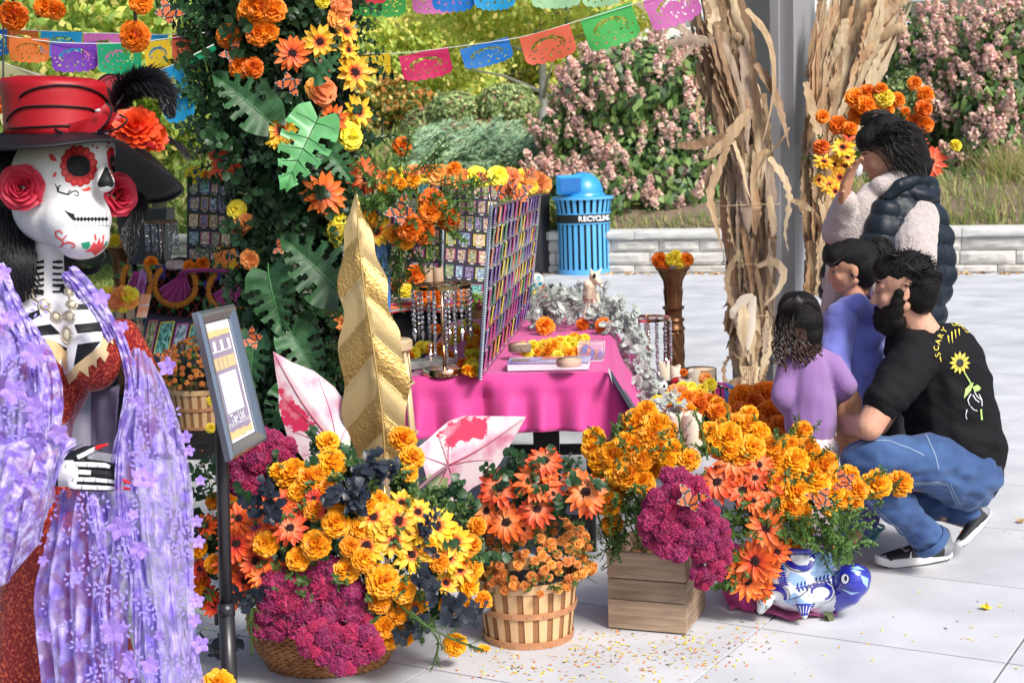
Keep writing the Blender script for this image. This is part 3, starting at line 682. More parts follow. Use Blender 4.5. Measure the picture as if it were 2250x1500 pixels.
def bloom(kind,pos,n,r,parent,spin=None,name=None):
    o=link(name or {'marigold_orange':'marigold_bloom','marigold_gold':'marigold_bloom','marigold_yellow':'marigold_bloom','paper':'paper_flower','paper_y':'paper_flower','mum':'chrysanthemum_bloom','ger':'gerbera_bloom','gerr':'gerbera_bloom','sun':'sunflower_bloom','cel':'cockscomb_bloom'}[kind],random.choice(K[kind]),parent,frame(pos,n,rnd(0,6.28) if spin is None else spin,r))
    if kind in('ger','gerr','sun'):
        d=bpy.data.objects.new('flower_disc',DISC); COL.objects.link(d); d.parent=o
    return o
CODE={'g':'marigold_gold','o':'marigold_orange','y':'marigold_yellow','p':'paper','q':'paper_y','G':'ger','R':'gerr','S':'sun','C':'cel'}
def arrange(t,spec,Zf,jn=.22,up=.35,scale=1.0,ctr=None,stem_to=None):
    """spec: rows of (kind code, x, y, diameter) in photo pixels; Zf(x,y): distance; ctr: middle the blooms face away from"""
    sb=MB(); lumps=[]; spec=list(spec)
    for row in spec:
        c,x,y,d=row[:4]
        if c=='C' and len(row)==4:
            for q in range(5): aq=q*PI/2.5+rnd(-.4,.4); lumps.append((c,x+d*.27*math.cos(aq),y+d*.27*math.sin(aq),d*rnd(.42,.54),rnd(-.025,.01)))
            continue
        Z=Zf(x,y)+(row[4] if len(row)>4 else rnd(-.015,.015)); p=W(x,y,Z); n=toCam(p)+V(0,0,up)
        if ctr is not None: n=n+(p-Vector(ctr)).normalized()*.9
        r=px2m(d/2,Z)*scale*(1.06 if c not in 'C' else 1.1)
        bloom(CODE[c],p,jit(n.normalized(),jn),r,t)
        if stem_to is not None:
            q=Vector(stem_to)+V(rnd(-.05,.05),rnd(-.05,.05),0); sb.tube(catmull([p-n.normalized()*r*.3,p.lerp(q,.4)-n.normalized()*.03,q],5),.0035,5)
    if sb.v: o=sb.build('stems',M_stem,t); o['kind']='stuff'
    if lumps: arrange(t,lumps,Zf,jn,up,scale,ctr)
def sprays(t,n,fn,kinds,size,out=None,nm=None,up=.2):
    """joined foliage: many sprigs in one stuff mesh"""
    b=MB();
    for k in range(n):
        me=random.choice(kinds); p,d=fn(); Mx=frame(p,jit(d,.35),rnd(0,6),size*rnd(.7,1.3))
        b.add([Mx@v.co for v in me.vertices],[tuple(q.vertices) for q in me.polygons])
    o=b.build(nm or 'foliage',kinds[0].materials[0],t); o['kind']='stuff'; return o
# ================================================================ BASKETS, CRATE AND FLOWERS AT THE FRONT
M_wick=mat('wicker',(.33,.13,.045),.5,col2=(.50,.24,.09),nscale=30,var=.2,bump=.3,bscale=200)
M_ply=mat('basket veneer',(.72,.47,.25),.6,col2=(.60,.36,.17),nscale=14,stretch=(1,1,.12),bump=.2,var=.1)
M_ply2=mat('basket hoop',(.55,.27,.13),.6,col2=(.45,.2,.09),nscale=20,bump=.2)
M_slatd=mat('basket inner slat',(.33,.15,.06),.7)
M_gwood=mat('crate wood',(.40,.29,.20),.75,col2=(.24,.165,.11),nscale=9,stretch=(.5,.5,6),bump=.35,bscale=30,var=.2)
M_metal=mat('staple metal',(.6,.6,.6),.35,1)
def dome(cx,cy,rx,ry,Z0,depth): return lambda x,y: Z0-depth*math.sqrt(max(0,1-((x-cx)/rx)**2-((y-cy)/ry)**2))
# ---- wicker basket
c=G(712,1482)+V(0,.12,0)
wb_=thing('wicker_basket','low round brown wicker basket holding magenta cockscombs at the bottom of the photo','basket',c)
def wick_r(z): return .165+.055*math.sin(min(1,z/.15)*PI/2)
b=MB()
nst=44; rows=17
for k in range(rows):       # woven rods: each row dips in and out of the stakes
    z=.008+k*.0088
    pts=[]
    for i in range(nst*2+1):
        a=2*PI*i/(nst*2); rr=wick_r(z)+(.0045 if (i+k)%2 else -.0045)*1.0; pts.append(c+V(rr*math.cos(a)*1.1,rr*math.sin(a)*.92,z+.002*math.sin(a*3+k)))
    b.tube(pts,.0046,5,cap=False)
o=b.build('weave',M_wick,wb_); o['kind']='stuff'
b=MB()
for i in range(nst): a=2*PI*i/nst; b.tube([c+V(wick_r(z)*math.cos(a)*1.1,wick_r(z)*math.sin(a)*.92,z) for z in (0,.05,.1,.155)],.0035,5)
o=b.build('stakes',M_wick,wb_); o['kind']='stuff'
b=MB()
for ph in (0,1,2):
    b.tube([c+V((wick_r(.16)+.006*math.cos(a*14+ph*2.1))*math.cos(a)*1.1,(wick_r(.16)+.006*math.cos(a*14+ph*2.1))*math.sin(a)*.92,.160+.006*math.sin(a*14+ph*2.1)) for a in [2*PI*i/120 for i in range(121)]],.006,6,cap=False)
b.build('rim',M_wick,wb_)
b=MB(); b.lathe([(.15,0),(.15,.01)],c,24); b.build('base',M_wick,wb_)
# ---- flowers of the left group
A=thing('flower_arrangement','big arrangement of marigolds, orange gerberas, sunflowers and navy leaves above the wicker basket','flower arrangement',c+V(0,.05,.1))
ctrA=W(760,1230,4.85)
zA=dome(750,1220,360,320,4.82,.42)
specA=[('g',645,1045,80),('g',678,1052,66),('g',610,1035,40),('g',720,970,52),('g',728,1018,70),('g',700,1040,40),('g',885,965,62),('g',905,1005,58),('g',900,1040,40),('g',502,1110,50),('g',470,1100,40),('g',740,1100,62),('g',738,1150,66),('g',692,1120,52),('g',695,1195,68),('g',585,1195,58),('g',655,1228,55),('g',762,1252,62),
 ('g',808,1112,60),('g',840,1275,78),('g',798,1228,58),('g',835,1320,55),('g',885,1295,62),('g',842,1378,52),('g',855,1400,52),('g',890,1395,46),('g',930,1320,42),('g',965,1235,48),('g',1018,1232,52),('g',1028,1285,52),('g',1020,1322,40),('g',1062,1318,44),('g',1035,1195,50),('g',470,1238,44),('g',436,1205,44),('g',436,1285,52),('g',1000,1415,54),('g',1062,1432,36),
 ('g',870,1350,50),('g',910,1330,48),('g',790,1160,52),('g',985,1330,44),('g',1040,1250,46),('g',770,1200,50),('g',720,1070,45),('g',940,1200,46),('g',830,1100,50),('g',655,1080,48),('g',1048,1155,44),
 ('R',525,1140,86),('G',585,1125,70),('G',637,1160,84),('R',520,1195,90),('R',562,1232,84),('R',610,1270,86),('R',540,1275,80),('R',625,1100,60),('R',450,1300,78),('R',470,1330,60),('R',500,1240,70),('R',580,1265,72),('R',690,1095,56),('R',600,1160,60),('R',455,1155,60),('R',440,1250,60),('R',650,1130,60),('R',720,1125,50),('R',510,1320,60),('R',575,1190,70),
 ('S',875,1145,92),('S',958,1155,100),('S',866,1190,86),('S',805,1200,96),('S',903,1218,88),('S',820,1135,84),('S',1000,1190,84),('S',882,1105,66),('S',918,1125,70),('S',985,1225,80),('S',930,1170,80),('S',840,1160,80),('S',980,1280,60),('S',1010,1250,70)]
arrange(A,specA,zA,ctr=ctrA,jn=.2)
def fA(): x,y=rand_in([(440,1060),(560,1080),(700,1000),(840,1050),(1010,1120),(1050,1300),(960,1380),(860,1400),(620,1300),(450,1330)]); p=W(x,y,zA(x,y)+rnd(.05,.13)); return p,(toCam(p)+(p-ctrA).normalized()+V(0,0,.3))
sprays(A,150,fA,SPR,.085)
def fA2(): p,d=fA(); return p+V(0,.10,0),d
sprays(A,110,fA2,[SPV[0],SPV[1],SPV[2]],.10,nm='backing_leaves')
def fN(): x,y=random.choice([(770,1065),(815,1045),(850,1040),(880,1380),(905,1355),(980,1320),(945,1275),(960,1290),(800,1120),(745,1080),(540,1300),(580,1295),(440,1130),(450,1160),(925,1265),(990,1345),(900,1420),(870,1430),(600,1110),(730,1215),(460,1390),(510,1380),(540,1405),(930,1180),(500,1400),(860,1100)]); x+=rnd(-18,18); y+=rnd(-18,18); p=W(x,y,zA(x,y)+rnd(-.02,.05)); return p,(toCam(p)*.5+(p-ctrA).normalized()+V(0,0,-.1))
o=sprays(A,44,fN,SPN,.085,nm='navy_leaves')
# hanging and reaching stems with leaflets
def reach(t,pts,nspr=8,sz=.05,kinds=None):
    b=MB(); P=catmull(pts,14); b.tube(P,.0035,5)
    for k in range(nspr):
        q=P[int(rnd(2,14))]; me=random.choice(kinds or SPR); Mx=frame(q,jit((P[14]-P[0]).normalized(),.8),rnd(0,6),sz*rnd(.7,1.2)); b.add([Mx@v.co for v in me.vertices],[tuple(f.vertices) for f in me.polygons])
    return b.build('stem',M_fol,t)
reach(A,[W(880,1330,4.4),W(930,1370,4.35),W(1000,1405,4.36),W(1062,1428,4.42)]); reach(A,[W(900,1340,4.4),W(960,1400,4.38),W(955,1450,4.42)]); reach(A,[W(560,1290,4.4),W(552,1350,4.38),W(553,1440,4.42)],12,.04)
reach(A,[W(740,1000,4.6),W(755,1060,4.6),W(780,1100,4.6)]); reach(A,[W(885,1200,4.5),W(890,1080,4.6),W(900,1000,4.6)])
# ---- cockscombs of the wicker basket
CB=thing('cockscomb_bunch','magenta cockscomb flowers heaped over the front rim of the wicker basket','flowers',c+V(0,0,.13))
zC=dome(700,1340,180,200,4.58,.14)
arrange(CB,[('C',x,y,d*1.05) for x,y,d in ((622,1310,110),(680,1285,115),(740,1285,110),(600,1365,86),(650,1345,100),(700,1340,90),(768,1325,90),(785,1365,70),(640,1300,80),(720,1320,80),(600,1330,80),(755,1375,60),(740,1350,70))],zC,ctr=W(700,1380,4.8))
arrange(CB,[('C',x,y,d*1.05) for x,y,d in ((690,1405,76),(732,1420,90),(790,1412,92),(722,1378,52),(760,1445,74),(700,1385,50),(820,1425,50))],lambda x,y:4.38,ctr=W(740,1400,4.6))
CC=thing('cockscomb_bunch','magenta cockscomb flowers directly behind the lower corner of the framed sign','flowers',W(575,1150,4.9))
arrange(CC,[('C',x,y,d*1.1) for x,y,d in ((545,1045,104),(585,990,90),(570,1085,80),(612,1015,70),(528,1000,76),(600,975,56),(540,1090,60),(590,1040,90),(520,1030,60),(560,960,60),(625,985,50))],dome(565,1030,120,110,4.85,.12),ctr=W(570,1050,5.1))
b=MB(); b.tube([W(560,1090,4.85),W(575,1200,4.9),W(600,1330,4.9)],[.04,.03,.025],8); b.build('stem',mat('cockscomb stem',(.35,.07,.22),.5),CC)
# ---- bushel basket
def bushel(c,rb,rt,h,name_label,nsl=20,group=None):
    t=thing('bushel_basket',name_label,'basket',c,group); c=Vector(c)
    rr=lambda z: rb+(rt-rb)*(z/h)
    def slat(i,inner):
        b=MB(); a0=2*PI*i/nsl; off=-.003 if inner else .001
        def f(u,v):
            z=h*v; w=(.62 if not inner else .5)*(2*PI/nsl)*(.86+.14*v) ; a=a0+(u-.5)*w; r=rr(z)+off; return c+V(r*math.cos(a),r*math.sin(a),z)
        b.grid(f,3,4);
        def f2(u,v): p=f(1-u,v); d=(p-c); d.z=0; return p-d.normalized()*.003
        b.grid(f2,3,4); return b
    for i in range(nsl): slat(i,False).build('slat',M_ply,t)
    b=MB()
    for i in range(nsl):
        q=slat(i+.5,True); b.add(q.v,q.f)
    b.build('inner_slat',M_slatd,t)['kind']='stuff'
    for z,hh,mm in ((.012,.022,M_ply2),(h*.52,.020,M_ply2),(h-.012,.030,M_ply)):
        b=MB(); r0=rr(z-hh/2)+.003; r1=rr(z+hh/2)+.003
        b.lathe([(r0,z-hh/2),(r0+.004,z-hh/2),(r1+.004,z+hh/2),(r1,z+hh/2),(r0,z-hh/2)],c,40,cap=False); b.build('hoop',mm,t,sharp=30)
        b=MB()
        for i in range(nsl): a=2*PI*i/nsl; r=(r0+r1)/2+.0045; b.box((c.x+r*math.cos(a),c.y+r*math.sin(a),c.z+z),(.002,.002,.008),rz=a)
        b.build('staples',M_metal,t,False)['kind']='stuff'
    b=MB(); b.lathe([(rb-.006,.004),(rb-.006,.012)],c,30); b.build('base',M_slatd,t); b=MB(); b.lathe([(0.001,h*.86),(rt-.02,h*.84)],c,24,cap=False); b.build('soil',M_joint,t)
    return t
cB=G(1163,1425)+V(0,.135,0)
bushel(cB,.142,.167,.215,'round slatted bushel basket with bronze mums, left of the wooden crate')
def mumplant(c,rx,rz,n,label,size=.017,below=.3,cat='potted flowers',kind='mum',zb=.2):
    t=thing('chrysanthemum_plant',label,cat,Vector(c)-V(0,0,rz*.3))
    k=0; P=[];Nn=[]; P2=[]
    while k<n:
        d=Vector((random.gauss(0,1),random.gauss(0,1),random.gauss(0,1))).normalized()
        if d.z<-below or d.y>.45: continue
        s=rnd(.84,1.05); p=Vector(c)+V(d.x*rx,d.y*rx,d.z*rz)*s
        if any((p-q).length<size*1.15 for q in P2):
            if random.random()<.8: k+=.15; continue
        P2.append(p); bloom(kind,p,jit(d+V(0,-.3,.3),.3),size*rnd(.8,1.2),t); k+=1
    def f(): d=Vector((random.gauss(0,1),random.gauss(0,1),random.gauss(0,1))).normalized(); d.z=abs(d.z)*1.2-below; p=Vector(c)+V(d.x*rx,d.y*rx,d.z*rz)*rnd(.7,.9); return p,d
    sprays(t,170,f,SPR,.05); return t
mumplant(cB+V(.02,-.0,.25),.195,.17,210,'mound of small bronze button mums in the front bushel basket')
GB=thing('gerbera_bunch','bunch of orange gerberas with dark centres standing above the front bushel of mums','flowers',cB+V(0,0,.3))
zG=dome(1180,1090,180,160,4.85,.17)
arrange(GB,[('G',1097,1072,96),('G',1180,1057,108),('G',1198,1012,84),('G',1114,1147,92),('G',1180,1120,86),('G',1070,1122,76),('G',1285,1082,104),('G',1195,1040,70),('G',1150,1160,60),('G',1060,1150,50),('G',1215,1085,50),('G',1260,1050,56),('G',1295,1110,60),('g',1048,1157,42)],zG,jn=.18,ctr=W(1180,1150,5.0))
def fG(): x,y=rand_in([(1080,1060),(1180,1000),(1290,1060),(1300,1120),(1200,1160),(1080,1150)]); p=W(x,y,zG(x,y)+rnd(.04,.1)); return p,toCam(p)+V(rnd(-1,1),0,.6)
sprays(GB,34,fG,SPV,.085)
# ---- wooden crate
cr=G(1424,1391); cx_=thing('wooden_crate','weathered square wooden plank crate under the right cockscombs','crate',cr)
fr0=G(1337,1381); fr1=G(1508,1396); wdir=(fr1-fr0).normalized(); wlen=(fr1-fr0).length; ddir=V(-wdir.y,wdir.x,0); ang=math.atan2(wdir.y,wdir.x); D=.27; Hc=.272
hs=[.092,.072,.100]
zz=0
for hgt in hs[::-1]:
    for side in range(4):
        b=MB(); L=wlen if side%2==0 else D-.032
        b.box((0,0,0),(L-.001,.015,hgt-.003),bev=.002)
        ctr=fr0+wdir*wlen/2+ddir*D/2; off={0:-ddir*(D/2-.008),2:ddir*(D/2-.008),1:wdir*(wlen/2-.0085),3:-wdir*(wlen/2-.0085)}[side]
        Mx=Matrix.Translation(ctr+off+V(0,0,zz+hgt/2+.004))@Matrix.Rotation(ang+(PI/2 if side%2 else 0),4,'Z')
        link('plank',b.mesh('plank',M_gwood,False),cx_,Mx)
    zz+=hgt
b=MB(); ctr=fr0+wdir*wlen/2+ddir*D/2; b.box((0,0,.012),(wlen-.04,D-.04,.012),mtx=Matrix.Translation(ctr)@Matrix.Rotation(ang,4,'Z')@Matrix.Translation((0,0,.014))); b.box((0,0,0),(wlen-.04,D-.04,.01),mtx=Matrix.Translation(ctr+V(0,0,.2))@Matrix.Rotation(ang,4,'Z')); b.build('base',M_slatd,cx_,False)
# ---- right cockscombs + marigolds + gerberas
CR=thing('cockscomb_bunch','large magenta cockscombs spilling from the wooden crate','flowers',ctr+V(0,0,.2))
zR=dome(1500,1150,130,160,4.92,.16)
arrange(CR,[('C',x,y,d) for x,y,d in ((1480,1062,74),(1468,1100,92),(1522,1078,74),(1450,1150,94),(1500,1150,104),(1548,1150,84),(1560,1195,80),(1578,1165,56),(1440,1180,60),(1480,1190,90),(1530,1195,80),(1500,1105,80),(1440,1115,60),(1555,1120,50),(1578,1225,56),(1572,1255,46),(1545,1272,50),(1590,1200,46),(1530,1262,34))],zR,ctr=W(1500,1160,5.1))
b=MB(); b.tube(catmull([W(1540,1200,4.88),W(1532,1235,4.85),W(1535,1265,4.84)],8),[.02]*9,10); b.build('stalk',mat('cockscomb stem',(.35,.07,.22),.5),CR)
butterfly('orange monarch butterfly with open wings on the right magenta cockscombs',W(1518,1098,4.70),toCam(W(1518,1098,4.7))+V(0,0,.5),R(-25),.105)
MR=thing('marigold_arrangement','wide bank of gold marigolds behind the wooden crate, reaching over the turtle planter','flower arrangement',G(1560,1300)+V(0,.1,.1))
zM=dome(1560,1080,420,260,5.35,.42)
M1=[(1305,962,48),(1322,1010,58),(1345,1000,58),(1380,1045,60),(1412,1060,52),(1338,1105,58),(1346,1152,48),(1400,930,66),(1440,936,62),(1445,985,60),(1480,990,50),(1512,1010,50),(1395,985,58),(1468,1010,40),(1372,975,50),(1430,960,56),(1410,1010,50),(1355,1040,50),(1300,985,44),(1420,905,50),
 (1600,958,60),(1640,938,56),(1652,985,58),(1622,1005,48),(1700,1010,56),(1735,975,40),(1665,955,56),(1690,980,50),(1575,975,50),(1600,990,48),(1620,930,44),(1560,950,46),(1645,910,40),
 (1762,946,44),(1772,988,54),(1745,1012,60),(1806,1020,66),(1790,1060,66),(1750,1078,60),(1720,1042,50),(1710,1082,46),(1735,1115,60),(1828,1078,52),(1865,1045,46),(1846,1092,52),(1880,1075,52),(1925,1064,62),(1974,1060,58),(1876,1105,40),(1762,1122,44),(1820,1116,36),(1742,1202,44),(1830,1185,34),(1766,1165,40),(1780,1030,56),(1720,1000,50),(1700,1060,44),(1850,1060,40),(1815,1055,50)]
arrange(MR,[('g',x,y,d*1.1) for x,y,d in M1],zM,ctr=W(1580,1200,5.6),jn=.25)
arrange(MR,[('g',x,y,d,.10) for x,y,d in ((1330,1040,60),(1370,1010,60),(1410,970,60),(1460,950,60),(1360,1080,50),(1430,1030,50),(1620,970,60),(1670,1000,60),(1590,940,50),(1720,1030,60),(1770,1060,60),(1800,1090,50),(1740,1050,60))],zM,ctr=W(1580,1200,5.6))
def fM(): x,y=rand_in([(1300,950),(1400,1180),(1420,1190),(1420,1050),(1560,1020),(1680,1000),(1700,1250),(1860,1230),(1880,1150),(1960,1080),(1880,1055),(1780,985),(1640,945),(1560,985),(1470,995),(1440,930),(1380,930)]); p=W(x,y,zM(x,y)+rnd(.0,.09)); return p,(toCam(p)*.7+V(rnd(-.6,.6),0,.5))
sprays(MR,130,fM,SPR,.078)
def fM2(): x,y=rand_in([(1310,1060),(1420,1080),(1410,1200),(1350,1230)]); p=W(x,y,zM(x,y)+rnd(-.02,.05)); return p,V(rnd(-.4,.4),-.5,rnd(-1,.8))
sprays(MR,50,fM2,SPR,.09)
def fM3(): x,y=rand_in([(1700,1110),(1870,1120),(1880,1190),(1830,1230),(1720,1190)]); p=W(x,y,4.93+rnd(0,.08)); return p,V(rnd(-.5,.7),-.7,rnd(-.8,.7))
sprays(MR,70,fM3,SPR,.085)
for k,P in enumerate([[(1555,1010),(1545,960),(1525,900)],[(1700,985),(1730,965),(1762,925)],[(1470,1130),(1500,1080),(1530,1062)],[(1500,1000),(1495,950),(1490,905)],[(1860,1110),(1930,1080),(1965,1065)],[(1770,1080),(1760,1010),(1765,960)],[(1580,1000),(1600,960),(1600,910)],[(1310,1120),(1330,1180),(1345,1220)]]):
    reach(MR,[W(x,y,zM(x,y)-.02) for x,y in P],9,.05)
GR=thing('gerbera_bunch','orange gerberas cascading from above the crate down beside the turtle planter','flowers',G(1640,1300)+V(0,.05,.2))
zGR=dome(1640,1140,140,210,5.08,.16)
arrange(GR,[('G',1577,1060,92),('G',1632,1078,90),('G',1682,1070,84),('G',1610,1012,92),('G',1668,1022,66),('G',1640,1030,70),('G',1655,1100,60),('R',1682,1160,98),('R',1660,1232,104),('R',1642,1275,90),('R',1672,1290,66),('R',1708,1212,66),('R',1620,1250,60),('R',1690,1250,60),('G',1610,1050,50),('G',1660,1050,60)],zGR,ctr=W(1640,1150,5.3),jn=.2)
def fR(): x,y=rand_in([(1560,1100),(1700,1100),(1640,1310),(1590,1290)]); p=W(x,y,zGR(x,y)+rnd(.05,.1)); return p,toCam(p)+V(rnd(-1,1),0,-.2)
sprays(GR,60,fR,SPR,.09)
butterfly('small orange butterfly half hidden in the marigolds over the turtle planter',W(1855,1060,4.85),toCam(W(1855,1060,4.85))+V(0,0,.8),R(80),.09)
butterfly('butterfly with folded orange wings below the marigolds in front of the crouching man',W(1800,1100,4.82),toCam(W(1800,1100,4.85))+V(.5,0,.8),R(10),.10)
bl_=thing('marigold_clump','single gold marigold head poking up at the bottom edge beside the sign pole','flower',W(478,1500,4.0)-V(0,0,.1)); bloom('marigold_gold',W(478,1508,4.0),V(.1,-.6,.8),px2m(42,4.0),bl_); b=MB(); b.tube([W(478,1510,4.0),W(470,1600,4.0)],.004,5); b.build('stem',M_stem,bl_)
# ================================================================ FLOWER-COVERED COLUMN, GOLD LEAF, CALADIUMS
def monstera(seed=1):
    random.seed(seed); b=MB(); slits=[.28,.44,.60,.76]
    def f(u,v):
        s=(u-.5)*2; w=.46*(math.sin(PI*min(.985,(v*.9+.05))**.62)**.9); back=-.16*abs(s)**.8*(1-v)**3
        z=.10*abs(s)*(1-v*.3)-.25*v*v-.03*math.cos(v*30)*abs(s)
        return V(s*w,v+back+.10*abs(s)*v,z)
    def keep(u,v):
        s=abs(u-.5)*2
        for k,q in enumerate(slits):
            if s>.38+.05*(k%2) and abs(v-q-.06*s)<.026+.018*s: return False
        return True
    b.grid(f,20,40,0,keep=keep)
    b.tube([f(.5,t)+V(0,0,.006) for t in (0,.25,.5,.75,.98)],[.014,.012,.009,.006,.003],5,1)
    for sg in (-1,1):
        for q in (.12,.36,.52,.68,.84): b.tube([f(.5,max(0,q-.05))+V(0,0,.004),f(.5+sg*.2,q)+V(0,0,.005),f(.5+sg*.42,q+.04)+V(0,0,.005)],[.006,.005,.002],4,1)
    b.tube([(0,0,0),(0,-.2,-.06)],.014,5,1)
    return b.mesh('monstera_leaf',[mat('monstera',(.016,.065,.022),.5,trans=.12,var=.35,col2=(.045,.15,.05),nscale=4),mat('monstera vein',(.06,.20,.06),.4)])
MON=monstera(); MONB=MON.copy(); MONB.materials[0]=mat('monstera bright',(.10,.36,.12),.35,trans=.2,col2=(.16,.46,.18),nscale=4); MONB.materials[1]=mat('monstera vein dark',(.02,.10,.03),.4)
def mleaf(par,x0,y0,x1,y1,Z,me=MON,wid=1.0,tilt=0,Z1=None):
    a=W(x0,y0,Z); e=W(x1,y1,Z1 or Z-.05); d=e-a; L=d.length; n=toCam(a)+V(tilt,0,.25); n=(n-d*(n.dot(d)/d.length_squared)).normalized(); x=d.normalized().cross(n)
    Mx=Matrix.Translation(a)@Matrix((x,d.normalized(),n)).transposed().to_4x4()@Matrix.Diagonal((L*wid,L,L,1)); return link('monstera_leaf',me,par,Mx)
FC=thing('flower_column','pavilion post wrapped in dark greenery, monstera leaves, sunflowers and orange blooms','flower column',G(640,1330))
AX=[(600,-90,185),(612,60,160),(618,180,158),(630,330,148),(642,480,112),(640,640,105),(645,800,100),(652,960,92),(655,1150,80),(655,1330,80)]
ZC=5.55
def axp(t):
    i=min(int(t),len(AX)-2); u=t-i; a=AX[i]; b_=AX[i+1]; return tuple(a[k]*(1-u)+b_[k]*u for k in range(3))
b=MB(); b.tube([W(a[0],a[1],ZC) for a in AX[:1]]+[W(a[0],a[1],ZC) for a in AX[1:]],[px2m(a[2]*.55,ZC) for a in AX],14); b.build('post',mat('dark core',(.012,.018,.012),.9),FC)  # dark core tube filling the middle behind the leaves
P=[];Nn=[]
for k in range(30000):
    t=rnd(0,len(AX)-1.01); x,y,r=axp(t); a=rnd(PI*.85,PI*2.15); q=rnd(.62,1.0) if random.random()<.85 else rnd(.9,1.07); r=px2m(r,ZC); c=W(x,y,ZC)
    n=V(math.cos(a),math.sin(a),0); P.append(c+n*r*q); Nn.append(n+V(0,0,.5))
o=leaf_cloud('vine_leaves',P,Nn,.045,.022,[M_vine,mat('vine dark',(.012,.035,.014),.5,trans=.1),M_vine2],FC,midx=RNG.choice(3,len(P),p=[.5,.42,.08]),droop=(0,-.2,-.8)); o['kind']='stuff'
def fV(): t=rnd(0,len(AX)-1.01); x,y,r=axp(t); a=rnd(PI*.95,PI*2.05); c=W(x,y,ZC); n=V(math.cos(a),math.sin(a),0); return c+n*px2m(r,ZC)*rnd(.7,.97),n+V(0,0,rnd(-.6,.3))
sprays(FC,520,fV,SPV,.11,nm='leaf_sprays')
def zCol(x,y):
    t=0
    for i in range(len(AX)-1):
        if AX[i][1]<=y<=AX[i+1][1]: t=i+(y-AX[i][1])/(AX[i+1][1]-AX[i][1])
    cx,cy,r=axp(t); return ZC-px2m(r,ZC)*(.25+.85*math.sqrt(max(0,1-((x-cx)/(r*1.1))**2)))
def zCf(x,y): return zCol(x,y)-.05
specC=[('o',503,81,58),('o',573,14,82),('o',545,30,56),('o',600,22,60),('o',568,75,58),('o',590,70,46),('o',552,20,60),('o',528,148,52),('o',555,150,50),('p',750,15,58),('p',742,40,50),('p',708,200,66),('p',690,195,46),('q',767,300,64),('y',708,2,36),('p',527,497,52),('p',540,488,40),('q',520,460,44),('q',745,520,52),('q',738,505,40),('p',742,706,36),('p',548,570,44,-.02),
 ('R',643,118,84),('R',731,262,74),('R',495,352,98),('R',712,428,104),('G',800,388,92),('R',505,330,60),('S',702,92,80),('S',778,160,94),('S',786,246,80),('S',618,288,84),('S',760,70,66),('S',605,300,60),('S',765,110,50),('q',742,480,40)]
ctrC=None
for row in specC:
    cc,x,y,d=row[:4]; Z=zCf(x,y)+(row[4] if len(row)>4 else 0); p=W(x,y,Z); t_=axp(3); n=toCam(p)+V((x-630)/170*.8,0,.15); bloom(CODE[cc],p,jit(n.normalized(),.22),px2m(d/2,Z)*1.05,FC)
mleaf(FC,590,265,482,165,5.2,wid=.85,Z1=5.15); mleaf(FC,698,262,632,392,5.12,MONB,wid=.78,Z1=5.0); mleaf(FC,745,640,635,525,5.15,wid=.95,Z1=5.1); mleaf(FC,590,600,610,720,5.18,wid=1.0,tilt=-.4); mleaf(FC,560,740,540,850,5.25,wid=.9,tilt=-.5)
mleaf(FC,640,730,700,830,5.2,wid=.9); mleaf(FC,690,170,740,120,5.15,wid=.8); mleaf(FC,640,860,600,950,5.2,wid=1.0); mleaf(FC,720,330,770,390,5.15,wid=.8);
for i,(lb,x,y,sp,s) in enumerate([('monarch butterfly beside the lowest left marigold pair near the top of the flower column',512,120,.6,.09),('monarch butterfly with spread wings under the yellow sunflower on the flower column',716,145,.1,.075),('pale winged monarch butterfly hanging below the deep orange gerbera on the column',637,185,2.6,.095),('butterfly low on the left edge of the flower column beside the framed sign',540,742,-.6,.09),('small butterfly at the left edge of the lower right monstera leaf',615,545,1.2,.06)]):
    Z=zCf(x,y)-.02; butterfly(lb,W(x,y,Z),toCam(W(x,y,Z))+V(0,0,.2),sp,s)
# trailing vine leaves left of the column
vt=thing('leafy_vine','dark leafy vine trailing from the top of the column over the black feathers','vine',W(470,300,5.3));
def fT(): x,y=random.choice([(455,150),(470,240),(480,280),(470,300),(430,60),(445,110),(460,200),(500,250),(440,20),(520,310),(480,330)]); p=W(x+rnd(-14,14),y+rnd(-18,18),5.3); return p,V(rnd(-1,.3),-.5,rnd(-1,.5))
sprays(vt,34,fT,SPV,.10); b=MB(); b.tube(catmull([W(430,-20,5.3),W(445,110,5.3),W(475,230,5.3),W(500,330,5.3)],14),.004,5); b.build('stem',M_stem,vt)
